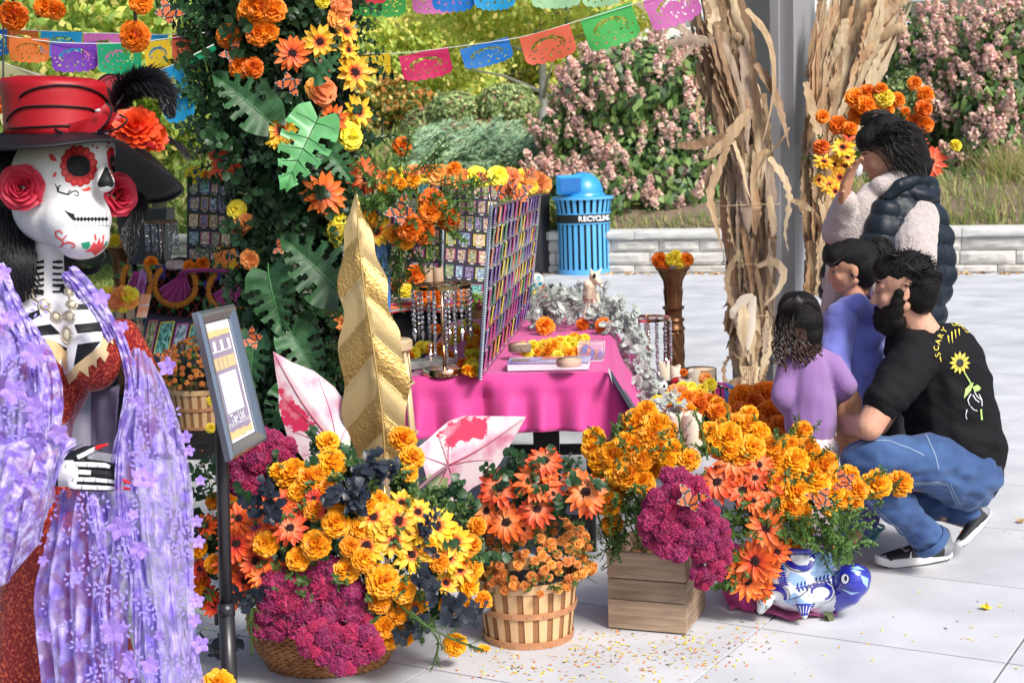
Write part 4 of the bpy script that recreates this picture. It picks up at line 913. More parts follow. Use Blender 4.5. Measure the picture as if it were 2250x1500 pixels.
# ---- plates: thick sheets with relief, outline at true size
def plate(t,name,outline,Zf,mats,thick=.003,step=10,fmat=None,smooth=True):
    pts=[];n=len(outline)
    for i in range(n):
        a=outline[i]; e=outline[(i+1)%n]; L=math.hypot(e[0]-a[0],e[1]-a[1]); k=max(1,int(L/step))
        for j in range(k): pts.append((a[0]+(e[0]-a[0])*j/k,a[1]+(e[1]-a[1])*j/k))
    nb=len(pts); xs=[p[0] for p in pts]; ys=[p[1] for p in pts]; y=min(ys)+step/2
    while y<max(ys):
        x=min(xs)+step/2
        while x<max(xs):
            if poly_in(x,y,outline): pts.append((x,y))
            x+=step
        y+=step
    vv,_,ff,_,_,_=delaunay_2d_cdt([Vector(p) for p in pts],[],[list(range(nb))],1,1e-4)
    A_=[W(p.x,p.y,Zf(p.x,p.y)) for p in vv]; b=MB(); mi=[(fmat(sum(vv[i].x for i in q)/len(q),sum(vv[i].y for i in q)/len(q)) if fmat else 0) for q in ff]
    b.add(A_,[tuple(q) for q in ff],mi); B_=[p+V(0,thick,0) for p in A_]; b.add(B_,[tuple(q[::-1]) for q in ff],mi)
    N_=len(A_); cnt={}
    for q in ff:
        for i in range(len(q)): e=(q[i],q[(i+1)%len(q)]); cnt[tuple(sorted(e))]=cnt.get(tuple(sorted(e)),[])+[e]
    b.add(A_+B_,[(es[0][1],es[0][0],es[0][0]+N_,es[0][1]+N_) for es in cnt.values() if len(es)==1],0)
    return b.build(name,mats,t,smooth)
M_gold=mat('hammered gold',(.52,.34,.12),.38,.8,bump=.4,bscale=95); M_gold2=mat('grained gold',(.52,.39,.19),.5,.65,bump=.25,bscale=350); M_gvein=mat('gold rib',(.66,.46,.18),.28,.9)
GL=thing('gold_leaf','tall gold metal leaf with hammered lobes standing between the two caladium leaves','leaf decoration',W(838,1050,5.0))
gout0=[(783,418),(772,455),(762,500),(752,545),(746,600),(747,650),(752,700),(747,760),(752,830),(752,880),(758,930),(770,975),(790,1015),(820,1048),(846,1048),(868,1015),(884,975),(893,930),(898,870),(893,820),(888,775),(876,735),(864,700),(854,655),(845,610),(834,570),(820,530),(806,490),(795,450)]
gout=[(q.x+(5*math.sin(k*.62) if k>4 else 0)*(1 if q.x>820 else 1),q.y) for k,q in enumerate(catmull([V(x,y,0) for x,y in gout0],110))]
rib=catmull([V(784,425,0),V(788,520,0),V(798,620,0),V(815,730,0),V(832,850,0),V(843,960,0),V(843,1048,0)],40)
def ribx(y):
    for i in range(40):
        if rib[i].y<=y<=rib[i+1].y: u=(y-rib[i].y)/(rib[i+1].y-rib[i].y); return rib[i].x*(1-u)+rib[i+1].x*u
    return rib[0].x if y<430 else rib[-1].x
def lobepos(x,y):
    rx=ribx(y); s=x-rx; w=90; yy=y-(abs(s)**1.25)*.32*(-1); ph=(y-abs(s)*1.05+ (0 if s<0 else 42))/86.0; return s,ph
def zL(x,y):
    s,ph=lobepos(x,y); f=ph-math.floor(ph); return 4.97-.008*math.sin(PI*f)**.8-.0+.0003*abs(s)+.03*((y-700)/300)**2
plate(GL,'leaf_blade',gout,zL,[M_gold,M_gold2],.004,7,fmat=lambda x,y:(1 if (int(math.floor(lobepos(x,y)[1]))+(0 if x<ribx(y) else 1))%2 else 0))
b=MB(); b.tube([W(r_.x,r_.y,4.935) for r_ in rib],[.0025+.003*i/40 for i in range(41)],6); b.build('midrib',M_gvein,GL)
for side in (-1,1):
    for k in range(5,13):
        pts=[]
        for s in range(0,110,8):
            for yy in range(400,1060,3):
                ph=(yy-s*1.05+(0 if side<0 else 42))/86.0
                if abs(ph-k)<.02 and poly_in(ribx(yy)+side*s,yy,gout): pts.append(W(ribx(yy)+side*s,yy,4.945)); break
        if len(pts)>2: b=MB(); b.tube(pts,.0017,5); b.build('vein',M_gvein,GL)
b=MB(); b.tube([W(843,1040,4.95),W(846,1120,4.9)],.006,6); b.build('stem',M_gvein,GL)
M_cal=mat('caladium white',(.80,.66,.70),.45,col2=(.66,.20,.34),nscale=11,lo=.47,hi=.68,trans=.1); M_calr=mat('caladium magenta',(.62,.03,.10),.45,col2=(.80,.42,.50),nscale=16,lo=.50,hi=.72,trans=.1); M_calg=mat('caladium green edge',(.62,.66,.48),.45,col2=(.25,.33,.12),nscale=12,trans=.1); M_cv=mat('caladium vein',(.45,.06,.12),.5)
def cal(label,out,Zf,junc,tips,patch,stem,green=None):
    t=thing('caladium_leaf',label,'leaf decoration',W(*stem[-1][:2],5.0));
    fm=lambda x,y: 1 if poly_in(x+16*mnoise.noise(V(x*.06,y*.06,0))+7*mnoise.noise(V(x*.3,y*.3,0)),y+16*mnoise.noise(V(x*.06,y*.06,5))+7*mnoise.noise(V(x*.3,y*.3,7)),patch) else (2 if green and poly_in(x,y,green) else 0)
    plate(t,'leaf_blade',out,Zf,[M_cal,M_calr,M_calg],.0025,3.5,fmat=fm)
    for k,tp in enumerate(tips):
        mid=((junc[0]+tp[0])/2+tp[2],(junc[1]+tp[1])/2+tp[3]); b=MB(); b.tube([W(x,y,Zf(x,y)-.002) for x,y in [(lambda q:(q.x,q.y))(q) for q in catmull([V(*junc,0),V(*mid,0),V(tp[0],tp[1],0)],10)]],[.003*(1-.08*i) for i in range(11)] if k==0 else [.0018*(1-.08*i) for i in range(11)],5); b.build('vein',M_cv,t)
    b=MB(); b.tube(catmull([W(*s) for s in stem],8),.006,7); b.build('stem',mat('caladium stem',(.25,.12,.16),.5),t)
cal('white and pink caladium leaf pointing up left, beside the gold leaf',[(600,772),(640,795),(690,815),(735,850),(760,885),(768,930),(770,975),(762,1010),(748,1000),(742,985),(728,1000),(705,1030),(685,1045),(668,1010),(650,985),(632,960),(625,935),(614,905),(612,880),(612,855),(606,820)],
 lambda x,y:5.02+.0004*(abs((x-600)*.81-(y-772)*.58))-.00012*(y-772),(742,985),[(602,775,-8,4),(770,930,0,-8),(640,945,0,0),(700,830,6,0),(665,1000,0,0),(618,870,0,0)],[(612,850),(640,880),(672,905),(690,935),(672,950),(648,945),(625,930),(613,895)],[(742,985,4.98),(735,1040,4.95),(720,1120,4.9)],[(742,980),(772,960),(770,1010),(735,1010)])
cal('white caladium leaf with a magenta patch pointing right, in front of the pink tablecloth',[(1156,915),(1080,914),(1020,913),(985,925),(962,945),(940,965),(915,985),(926,1010),(935,1040),(945,1085),(930,1115),(975,1125),(1005,1100),(1040,1070),(1070,1055),(1100,1015),(1125,970)],
 lambda x,y:4.98+.0005*(abs((x-985)*.55+(y-1025)*.83))+.0002*(x-985),(985,1022),[(1150,920,-8,12),(1020,918,-14,0),(1085,1010,0,-4),(925,1000,0,0),(940,1100,4,0),(1005,1080,0,0),(960,950,0,-4)],[(962,950),(1000,920),(1080,915),(1070,955),(1020,970),(985,985),(975,970)],[(985,1022,4.96),(935,1060,4.93),(880,1110,4.9)],[(940,1040),(985,1050),(975,1110),(925,1115)])
# ---- blue fluted vase on a gold stool, with its bouquet
ZB=5.35
sp=W(868,745,ZB+.0)
ST=thing('gold_stool','small gold painted stool with turned spindles behind the gold leaf','stool',V(sp.x,sp.y,0))
M_gp=mat('gold paint',(.66,.50,.30),.4,.3)
b=MB(); b.lathe([(.0,.035),(.055,.035),(.062,.028),(.062,.0),(.05,-.008),(0,-.01)],sp-V(0,0,.035),28); b.build('seat',M_gp,ST,sharp=40)
for k in range(4):
    a=PI/4+k*PI/2; b=MB(); q=sp+V(.048*math.cos(a),.048*math.sin(a),-.045); b.tube([q,q+V(.02*math.cos(a),.02*math.sin(a),-.3),V(q.x+.04*math.cos(a),q.y+.04*math.sin(a),0)],[.007,.009,.007],8); b.build('leg',M_gp,ST)
for z in (-.16,-.34,-.6):
    b=MB(); r=.055+.03*(-z)/.9; b.tube([sp+V(r*math.cos(a),r*math.sin(a),z) for a in [i*PI/12 for i in range(25)]],.005,6); b.build('ring',M_gp,ST)
for k in range(8): a=k*PI/4; b=MB(); b.tube([sp+V(.045*math.cos(a),.045*math.sin(a),-.04),sp+V(.053*math.cos(a),.053*math.sin(a),-.16)],.004,6); b.build('spindle',M_gp,ST)
vb=W(847,728,ZB); vtop=W(832,500,ZB); hh=(vtop-vb).length
FV=thing('fluted_vase','tall light blue fluted trumpet vase holding the sunflower bouquet, on the gold stool','vase',vb)
b=MB(); ax=(vtop-vb).normalized().to_track_quat('Z','Y').to_matrix().to_4x4()
b.lathe([(.014,0),(.016,.01),(.018,.06*hh),(.030,.5*hh),(.040,.85*hh),(.052,hh),(.046,hh-.005),(.02,hh*.7)],seg=48,mtx=Matrix.Translation(vb)@ax,mod=lambda a,z:1+.07*math.cos(12*a)); b.build('body',mat('blue glass',(.09,.24,.58),.25,spec=.7,trans=.2,coat=.5),FV)
b=MB(); b.lathe([(.0,0),(.034,0),(.030,.006),(.012,.014)],vb,24); b.build('foot',MATS['blue glass'],FV)
BQ=thing('sunflower_bouquet','bouquet of orange marigolds, sunflower and ferny leaves in the blue vase','flowers',vtop)
zQ=dome(890,440,130,130,5.4,.16)
arrange(BQ,[('o',883,322,46),('o',950,440,56),('o',945,465,50),('o',986,483,54),('o',900,500,64),('o',930,510,56),('g',868,515,46),('g',890,525,50),('g',965,460,50),('p',845,398,44),('g',862,392,36),('g',905,395,40),('g',845,410,34),('S',828,508,78),('g',812,475,34),('o',890,470,36),('p',905,380,36),('g',880,405,30)],zQ,ctr=W(880,460,5.5))
def fQ(): x,y=rand_in([(800,370),(870,330),(930,370),(1010,420),(1000,480),(930,540),(870,620),(850,540),(810,440)]); p=W(x,y,zQ(x,y)+rnd(.02,.08)); return p,toCam(p)*.4+V((x-880)/130,0,(440-y)/130)
sprays(BQ,90,fQ,SPR,.11); b=MB()
for x,y in ((883,335),(950,450),(985,490),(845,410)): b.tube(catmull([W(x,y,5.33),W((x+840)/2+10,(y+500)/2,5.36),W(838,520,5.35)],6),.003,5)
b.build('stems',M_stem,BQ)['kind']='stuff'
butterfly('orange monarch butterfly with raised wings on the bouquet in the blue vase',W(880,465,5.17),toCam(W(880,470,5.2))+V(.2,0,.2),.7,.115)
# ================================================================ TABLES, BOARDS AND ALTAR THINGS
M_pink_c=mat('pink cloth',(.60,.045,.27),.7,bump=.15,bscale=500,sheen=.25,var=0,col2=(.56,.035,.24),nscale=6)
M_bcloth=mat('black cloth',(.008,.008,.010),.9,spec=.2); M_board=mat('board black',(.015,.015,.022),.45); M_wcap=mat('caption white',(.6,.6,.62),.6)
FR=[mat('card '+n,c,.4) for n,c in (('orange',(.75,.20,.08)),('yellow',(.80,.62,.06)),('magenta',(.60,.05,.30)),('purple',(.16,.07,.36)),('green',(.08,.30,.20)),('lilac',(.30,.16,.55)))]
PIC=[]
for k,(a,c) in enumerate((((.40,.26,.16),(.85,.74,.62)),((.10,.16,.24),(.50,.64,.76)),((.16,.10,.08),(.74,.58,.42)),((.04,.14,.12),(.25,.62,.60)),((.04,.03,.08),(.42,.34,.55)),((.08,.10,.04),(.50,.55,.35)),((.35,.30,.28),(.85,.82,.80)))):
    m=mat('card picture %d'%k,a,.25,col2=c,nscale=1.7+.3*k,lo=.42,hi=.62); PIC.append(m)
    # a different picture per card: shift the pattern by the card's own number
    t=m.node_tree; oi=t.nodes.new('ShaderNodeObjectInfo'); mu=t.nodes.new('ShaderNodeVectorMath'); mu.operation='MULTIPLY_ADD'; mu.inputs[1].default_value=(60,60,60)
    tcn=[n for n in t.nodes if n.type=='TEX_COORD'][0]; nz=[n for n in t.nodes if n.type=='TEX_NOISE'][0]
    cx3=t.nodes.new('ShaderNodeCombineXYZ'); t.links.new(oi.outputs['Random'],cx3.inputs[0]); t.links.new(oi.outputs['Random'],cx3.inputs[1]); t.links.new(cx3.outputs[0],mu.inputs[0]); t.links.new(tcn.outputs['Object'],mu.inputs[2]); t.links.new(mu.outputs[0],nz.inputs['Vector']); nz.inputs['Distortion'].default_value=1.2
CARDS={}
def cardmesh(fi,pi):
    if (fi,pi) in CARDS: return CARDS[fi,pi]
    b=MB(); w=.11
    o=[(-1,-1,0),(1,-1,0),(1,1,0),(-1,1,0)]; O2=[(x,y,.012) for x,y,z in o]; I=[(x*(1-w),y*(1-w*.55),.012) for x,y,z in o]; J=[(x,y,.006) for x,y,z in I]
    b.add(o+O2,[(i,(i+1)%4,4+(i+1)%4,4+i) for i in range(4)]); b.add(O2+I,[(i,(i+1)%4,4+(i+1)%4,4+i) for i in range(4)]); b.add(I+J,[(i,(i+1)%4,4+(i+1)%4,4+i) for i in range(4)]); b.add(J,[(0,1,2,3)],1)
    CARDS[fi,pi]=b.mesh('photo_card',[FR[fi],PIC[pi]],False); return CARDS[fi,pi]
def board(t,P00,P10,P11,P01,rows,cols,thick=.012,cw=.72,ch=.72,jitter=.15,name='panel',mfront=None,caps=True,mx=.02,my=.02,pal=(0,1,2,3,4,3,2,1,0,5)):
    """P00 bottom-left, P10 bottom-right, P11 top-right, P01 top-left as seen; cards stand proud of the sheet"""
    P=[Vector(p) for p in (P00,P10,P11,P01)]; n=(P[1]-P[0]).cross(P[3]-P[0]).normalized()
    if n.dot(CAMPOS-P[0])<0: n=-n
    b=MB(); Q=[p-n*thick for p in P]; b.add(P+Q,[(0,1,2,3),(7,6,5,4),(0,4,5,1),(1,5,6,2),(2,6,7,3),(3,7,4,0)]); b.build(name,mfront or M_board,t,False)
    def at(u,v): return (P[0]*(1-u)+P[1]*u)*(1-v)+(P[3]*(1-u)+P[2]*u)*v
    cb=MB()
    for r in range(rows):
        nc=cols+random.choice((-1,0,0,1)) if cols>3 else cols; ws=[rnd(.75,1.25) for _ in range(nc)]; s=sum(ws); u=0
        for c in range(nc):
            w=ws[c]/s; uc=mx+(u+w/2)*(1-2*mx); vc=my+(rows-1-r+.56)/rows*(1-2*my); u+=w
            o=at(uc,vc); ux=(at(uc+.01,vc)-at(uc-.01,vc))/.02; uy=(at(uc,vc+.01)-at(uc,vc-.01))/.02; hw=w*(1-2*mx)*cw*.5*1.12; hh=(1-2*my)/rows*ch*.5*rnd(.92,1.05)
            x=ux*hw; y=uy*hh; M3=Matrix((x,y,n*.25)).transposed().to_4x4();
            link('photo_card',cardmesh(random.choice(pal),random.randrange(7)),t,Matrix.Translation(o+n*.0005)@M3)
            if caps:
                q=o-uy*hh*1.22; b2=ux*hw*.5; hcap=uy*.010; cb.add([q-b2-hcap*.5+n*.0012,q+b2-hcap*.5+n*.0012,q+b2+hcap*.5+n*.0012,q-b2+hcap*.5+n*.0012],[(0,1,2,3)])
    if cb.v: o=cb.build('captions',M_wcap,t,False); o['kind']='stuff'
    return at,n
# ---- the long table seen end on
tx=V(.9962,-.087,0); ty=V(.060,.998,0); T0=V(.372,5.56,0)
TW,TL,TH=.77,1.86,.74
def TP(a,b_,z): return T0-tx*(TW*(1-a))+ty*(TL*b_)+V(0,0,z)
tb=thing('folding_table','black folding table under the pink tablecloth','table',TP(.5,.5,0))
Mx=basis(TP(.5,.5,TH-.03),tx,ty); b=MB(); b.box((0,0,0),(TW-.01,TL-.01,.03),mtx=Mx,bev=.004); b.build('tabletop',M_blk,tb,False)
for a,c_ in ((.12,.12),(.88,.12),(.12,.88),(.88,.88)): b=MB(); b.tube([TP(a,c_,TH-.04),TP(a,c_,0)],.016,8); b.build('leg',M_blk,tb)
for c_ in (.12,.88): b=MB(); b.box((0,0,0),(TW*.76,.03,.05),mtx=basis(TP(.5,c_,.12),tx,ty)); b.box((0,0,0),(TW*.76,.02,.03),mtx=basis(TP(.5,c_,.52),tx,ty)); b.build('crossbar',M_blk,tb,False)
b=MB(); b.box((0,0,0),(.10,.05,.60),mtx=basis(TP(.66,.10,.32),tx,ty),bev=.005); b.build('leg_bracket',M_blk,tb,False)
# cloth: runs down the left side, across the front, and up the right side
corner=.06
per=[]  # (point, outward, drop, flare)
def perimeter():
    for i in range(30): s=i/30; per.append((TP(0,1-s,0),-tx,.20+.02*math.sin(s*9),.03))
    for i in range(6): a=i/6*PI/2; per.append((TP(0,0,0),(-tx*math.cos(a)-ty*math.sin(a)),.22,.03))
    for i in range(61): s=i/60; per.append((TP(s,0,0),-ty,.215+.012*math.sin(s*5+1)+.10*max(0,s-.86)/.14,.02+.02*s))
    for i in range(1,9): a=i/9*PI/2; per.append((TP(1,0,0),(-ty*math.cos(a)+tx*math.sin(a)),.33+.05*math.sin(a*2),.05+.09*math.sin(a)))
    for i in range(40): s=i/40; per.append((TP(1,s,0),tx,.33-.10*s+.02*math.sin(s*14),.14-.05*s))
perimeter()
TC=thing('tablecloth','bright pink tablecloth hanging in folds over the table with the photo board','tablecloth',TP(.5,0,.5))
b=MB(); npz=len(per); nv=12
NZ=TH+.003
def fold(i):
    return .5+.5*math.sin(i*.52+.9*math.sin(i*.17))
rowsv=[]
for j in range(nv+1):
    t=j/nv
    for i,(p,o,dr,fl) in enumerate(per):
        k=fold(i)*min(1,t*2.6)
        bulge=fl*t+.075*k*t+.010*math.sin(PI*min(1,t*3))
        d=abs(i-36-22)      # pinch where the board's corner hangs over the edge
        if d<3: bulge-=.035*(1-d/3)*min(1,t*3)
        q=p+o*(.004+bulge)+V(0,0,NZ-dr*t-.004*min(1,t*5)*(0 if j==0 else 1)+.012*k*t*t)
        if j==0: q=p+V(0,0,NZ)
        rowsv.append(q)
fs=[(j*npz+i,j*npz+i+1,(j+1)*npz+i+1,(j+1)*npz+i) for j in range(nv) for i in range(npz-1)]
b.add(rowsv,fs)
def topf(u,v): q=TP(u,v,NZ); q.z+=.0025*mnoise.noise(V(u*6,v*14,2))*(0 if u in (0,1) or v in (0,1) else 1)+.001; return q
b.grid(topf,14,30); o=b.build('cloth',M_pink_c,TC);
md=o.modifiers.new('thickness','SOLIDIFY'); md.thickness=.0015; md.offset=-1
# ---- the tall photo board seen at a steep angle
TBd=thing('photo_board','tall standing board of pet photo cards on the pink tablecloth, seen nearly edge on','display board',W(1100,800,5.9))
P00=G(1057,832,TH+.006); P10=G(1166,690,TH+.006); Zf_=(P00-CAMPOS).dot(_fw); Zb_=(P10-CAMPOS).dot(_fw)
P01=W(1081,452,Zf_+.02); P11=W(1190,424,Zb_+.02)
random.seed(31)
at,nn=board(TBd,P00,P10,P11,P01,8,14,cw=.93,ch=.88,mfront=mat('board face',(.06,.06,.068),.3,coat=.3),pal=(0,1,2,3,4,3,2,1,5,5))
b=MB();
for k in range(70): v=k/69; q=at(-.006,v); b.ell(q,(.0065,.0065,.004),seg=6,rings=4)
b.build('edge_zip',mat('zip grey',(.45,.52,.62),.4,.3),TBd)['kind']='stuff'
b=MB(); b.tube([at(-.004,0)-nn*.006,at(-.004,1)-nn*.006],.006,6); b.build('edge_strip',mat('edge strip',(.20,.24,.33),.4),TBd)
b=MB(); b.tube([at(.0,1)+V(-.01,-.02,.05),at(0,1)+V(0,-.01,-.03),at(.03,1)+V(0,-.02,.03)],.0018,5); b.tube([at(.02,1)+V(0,-.01,-.06),at(.05,1)+V(.01,-.01,.02)],.0018,5); b.build('wire_clip',M_metal,TBd)
# paper flowers and butterflies on its top edge
PF=thing('paper_flower_garland','orange and yellow paper flowers along the top edge of the tall edge-on board','garland',at(.5,1))
def edgeZ(x): u=min(1,max(0,(x-1081)/109)); return Zf_+(Zb_-Zf_)*u
for c_,x,y,d in [('q',1093,388,44),('p',1118,392,48),('q',1130,415,34),('p',1150,400,48),('p',1180,402,46),('q',1165,410,34),('p',1192,405,40),('p',1140,425,40),('p',1105,395,36),('q',1150,385,30),('p',1165,388,34),('q',1195,412,24),('p',1125,380,26)]:
    Z=edgeZ(x)-.03; bloom(CODE[c_],W(x,y,Z),jit(toCam(W(x,y,Z))+V(0,0,.4),.3),px2m(d/2,Z)*1.1,PF)
butterfly('left one of the two monarch butterflies on the corner of the tall board',W(1113,420,5.5),toCam(W(1120,420,5.5))+V(-.6,0,.5),R(20),.10)
butterfly('right one of the two monarch butterflies on the corner of the tall board',W(1140,424,5.5),toCam(W(1140,420,5.5))+V(.5,0,.3),R(-10),.10)
butterfly('dark winged butterfly above the paper flowers at the far end of the tall board',W(1160,380,6.6),toCam(W(1160,380,6.6))+V(.9,0,.3),R(0),.085)
# ---- black table, serape and two-panel board behind
ZK=8.5
kb=thing('black_cloth_table','table under a plain black cloth behind the crystal lamp and tall board','table',V(.05,8.8,0))
kl=G(862,668,.76); kr=G(1262,650,.76); kx=(kr-kl).normalized(); kyv=V(-kx.y,kx.x,0); Lk=(kr-kl).length
b=MB()
def kf(u,v):
    f=.02*math.sin(u*34)*(v); q=kl+kx*(Lk*u)-kyv*(.01+.05*v+f); return V(q.x,q.y,.76-.62*v)
b.grid(kf,70,6);
for s in (0,1): b.grid(lambda u,v:(kl if s==0 else kr)+kyv*(.75*u)+V(0,0,-.62*v)+kx*((-.04 if s==0 else .04)*v+.01*math.sin(u*20)*v),20,5)
b.grid(lambda u,v: kl+kx*(Lk*u)+kyv*(.75*v),8,4); b.build('cloth',M_bcloth,kb)
for x_ in (.1,.9):
    for y_ in (.1,.65): b=MB(); q=kl+kx*(Lk*x_)+kyv*y_; b.tube([V(q.x,q.y,.74),V(q.x,q.y,0)],.015,8); b.build('leg',M_blk,kb)
BB=thing('photo_board','two-panel board of framed pet photo cards behind the crystal lamp and bouquet','display board',W(950,640,8.75))
def bp(t,a,b_,c_,d,rows,cols,**k): return board(t,W(*a),W(*b_),W(*c_),W(*d),rows,cols,**k)
random.seed(5)
bp(BB,(790,640,8.95),(968,652,8.62),(974,392,8.62),(786,398,8.95),7,6,cw=.70,pal=(0,1,2,3,4,2))
bp(BB,(972,654,8.62),(1095,668,8.75),(1098,400,8.75),(978,392,8.62),7,5,cw=.70,pal=(0,1,2,3,4,2))
b=MB(); b.tube([W(970,655,8.58),W(976,392,8.58)],.006,6); b.build('hinge_strip',mat('zip grey',None),BB)
PG=thing('paper_flower_garland','orange and yellow paper flowers along the top of the two-panel board','garland',W(940,390,8.6))
for c_,x,y,d in [('q',868,385,34),('q',892,382,38),('p',905,388,34),('q',930,384,36),('p',962,385,46),('p',985,392,36),('o',998,372,32),('p',1005,392,46),('p',1020,392,40),('q',1048,388,44),('q',1062,395,30),('p',1080,388,30),('p',915,376,30),('o',945,378,28),('q',880,395,28)]:
    bloom(CODE[c_],W(x,y,8.5),jit(toCam(W(x,y,8.5))+V(0,0,.4),.3),px2m(d/2,8.5)*1.15,PG)
butterfly('small butterfly beside the yellow paper flower in the middle of the board top',W(1066,388,8.4),toCam(W(1066,388,8.4)),.2,.10); butterfly('tiny dark butterfly over the left end of the two-panel board',W(925,374,8.4),toCam(W(925,374,8.4))+V(.7,0,0),.2,.09)
# striped serape on the black table
SERC=[(.62,.03,.05),(.75,.70,.62),(.05,.22,.55),(.80,.30,.05),(.02,.02,.03),(.55,.03,.22),(.10,.45,.42),(.75,.55,.10),(.30,.05,.35),(.06,.30,.12)]
SM=[mat('serape %d'%i,c,.85,bump=.2,bscale=300) for i,c in enumerate(SERC)]
sr=thing('serape_blanket','striped serape blanket lying on the black table behind the crystal lamp','blanket',W(930,665,8.35))
b=MB(); random.seed(9); pat=[random.randrange(10) for _ in range(60)]
def sf(u,v): q=kl+kx*(-.02+.62*u)+kyv*(-.03+.5*v)+V(0,0,.006+.003*math.sin(v*20+u*6)); return q
b.grid(sf,12,40,mi=lambda u,v:pat[int(v*40)]); b.grid(lambda u,v: kl+kx*(-.02+.62*u)-kyv*(.032+.03*v)+V(0,0,.006-.05*v+.01*math.sin(u*9)*v),20,6,mi=lambda u,v:pat[40+int(v*6)]); b.build('cloth',SM,sr)
# fruit, candles, paper flowers on the black table
M_wax=mat('candle wax',(.90,.80,.64),.5,trans=.25)
def candle(label,px,py0,py1,wpx,Z,group=None,m=M_wax):
    p=W(px,py1,Z); top=W(px,py0,Z); r=px2m(wpx/2,Z); h=(top-p).length; t=thing('pillar_candle',label,'candle',p,group)
    b=MB(); sd=rnd(0,9); b.lathe([(r*.97,0),(r,.003),(r,h*.97),(r*.92,h),(r*.7,h-.004),(0,h-.012)],p,24,mod=lambda a,z:1+.015*math.sin(3*a+sd));
    for k,v in enumerate(b.v):
        if v[2]>p.z+h*.9: b.v[k]=(v[0],v[1],v[2]+.006*math.sin(2*math.atan2(v[1]-p.y,v[0]-p.x)+sd))
    b.build('wax',m,t); b=MB(); b.tube([p+V(0,0,h-.012),p+V(.001,0,h+.008)],.0012,5); b.build('wick',M_blk,t); return t
candle('left tan candle of the pair behind the ring of the crystal lamp',942,585,628,22,8.35,'candles on the altars',mat('tan wax',(.50,.36,.24),.6)); candle('right tan candle of the pair behind the ring of the crystal lamp',964,587,628,22,8.35,'candles on the altars',mat('tan wax',None))
for i,(lb,c_,x,y,d,Z) in enumerate([('deep orange paper flower left of the tan candles','o',912,605,42,8.2),('orange marigold heap left of the paper flower on the serape','o',880,632,30,8.2),('yellow and orange flower under the paper flower on the serape','q',895,640,34,8.15),('orange flower between the lamp strands on the serape','o',930,650,40,8.1),('orange flower right of the lamp strands on the serape','p',1010,648,34,8.1),('orange marigold at the left end of the serape','o',866,625,28,8.2),('orange flower right below the ring of the crystal lamp','o',960,650,36,8.12)]):
    tag(bloom(CODE[c_],W(x,y,Z),jit(toCam(W(x,y,Z))+V(0,0,.8),.2),px2m(d/2,Z)*1.2,None),lb,'flower','loose flowers on the black table')
fb_=thing('fruit_basket','small basket of green grapes and dark red fruit beside the edge-on board','basket',W(1050,690,8.2))
b=MB(); b.lathe([(.045,0),(.07,.05),(.075,.055),(.06,.05)],W(1050,700,8.2),20); b.build('bowl',M_wick,fb_)
b=MB(); b.ell((0,0,0),(.011,.011,.012),seg=8,rings=6); gm=b.mesh('grape',mat('green grape',(.25,.42,.06),.25,trans=.3))
for k in range(34): link('grape',gm,fb_,Matrix.Translation(W(1048+rnd(-34,22),662+rnd(-16,16),8.15+rnd(-.04,.04))))
b=MB(); b.ell((0,0,0),(.025,.025,.024),seg=12,rings=8); pm=b.mesh('plum',mat('dark plum',(.12,.01,.02),.2)); link('plum',pm,fb_,Matrix.Translation(W(1055,672,8.1))); link('plum',pm,fb_,Matrix.Translation(W(1068,668,8.12)))
# left end of the pink table: marigold garland, purple cloth, book
g1=thing('marigold_garland','garland of yellow and orange marigolds round the base of the crystal lamp','garland',TP(.15,.2,TH))
for k in range(40):
    x,y=random.choice([(900,780),(925,770),(950,765),(1010,790),(1030,770),(1040,740),(1035,715),(1000,740),(985,780),(1010,815),(1040,810),(1045,775),(1055,750),(960,720),(940,735),(1000,720),(1030,800),(1000,800),(970,770)])
    x+=rnd(-10,10); y+=rnd(-8,8); Z=G(x,y+16,TH)
    p=G(x,y+14,TH)+V(0,0,.028)
    if p.y>7.2: continue
    bloom(random.choice(['marigold_yellow','marigold_gold','marigold_orange','marigold_yellow']),p,jit((0,-.6,.8),.4),.031,g1)
bk=thing('clear_wrapped_book','book in glossy clear wrap lying left of the crystal lamp base','book',TP(.03,.13,TH)); Mx=basis(TP(.055,.13,TH+.022),V(.93,.36,0),V(-.36,.93,0)); b=MB(); b.box((0,0,0),(.20,.10,.03),mtx=Mx,bev=.003); b.build('cover',mat('clear wrap',(.35,.40,.36),.12,col2=(.7,.72,.7),nscale=14,spec=.8),bk,False)
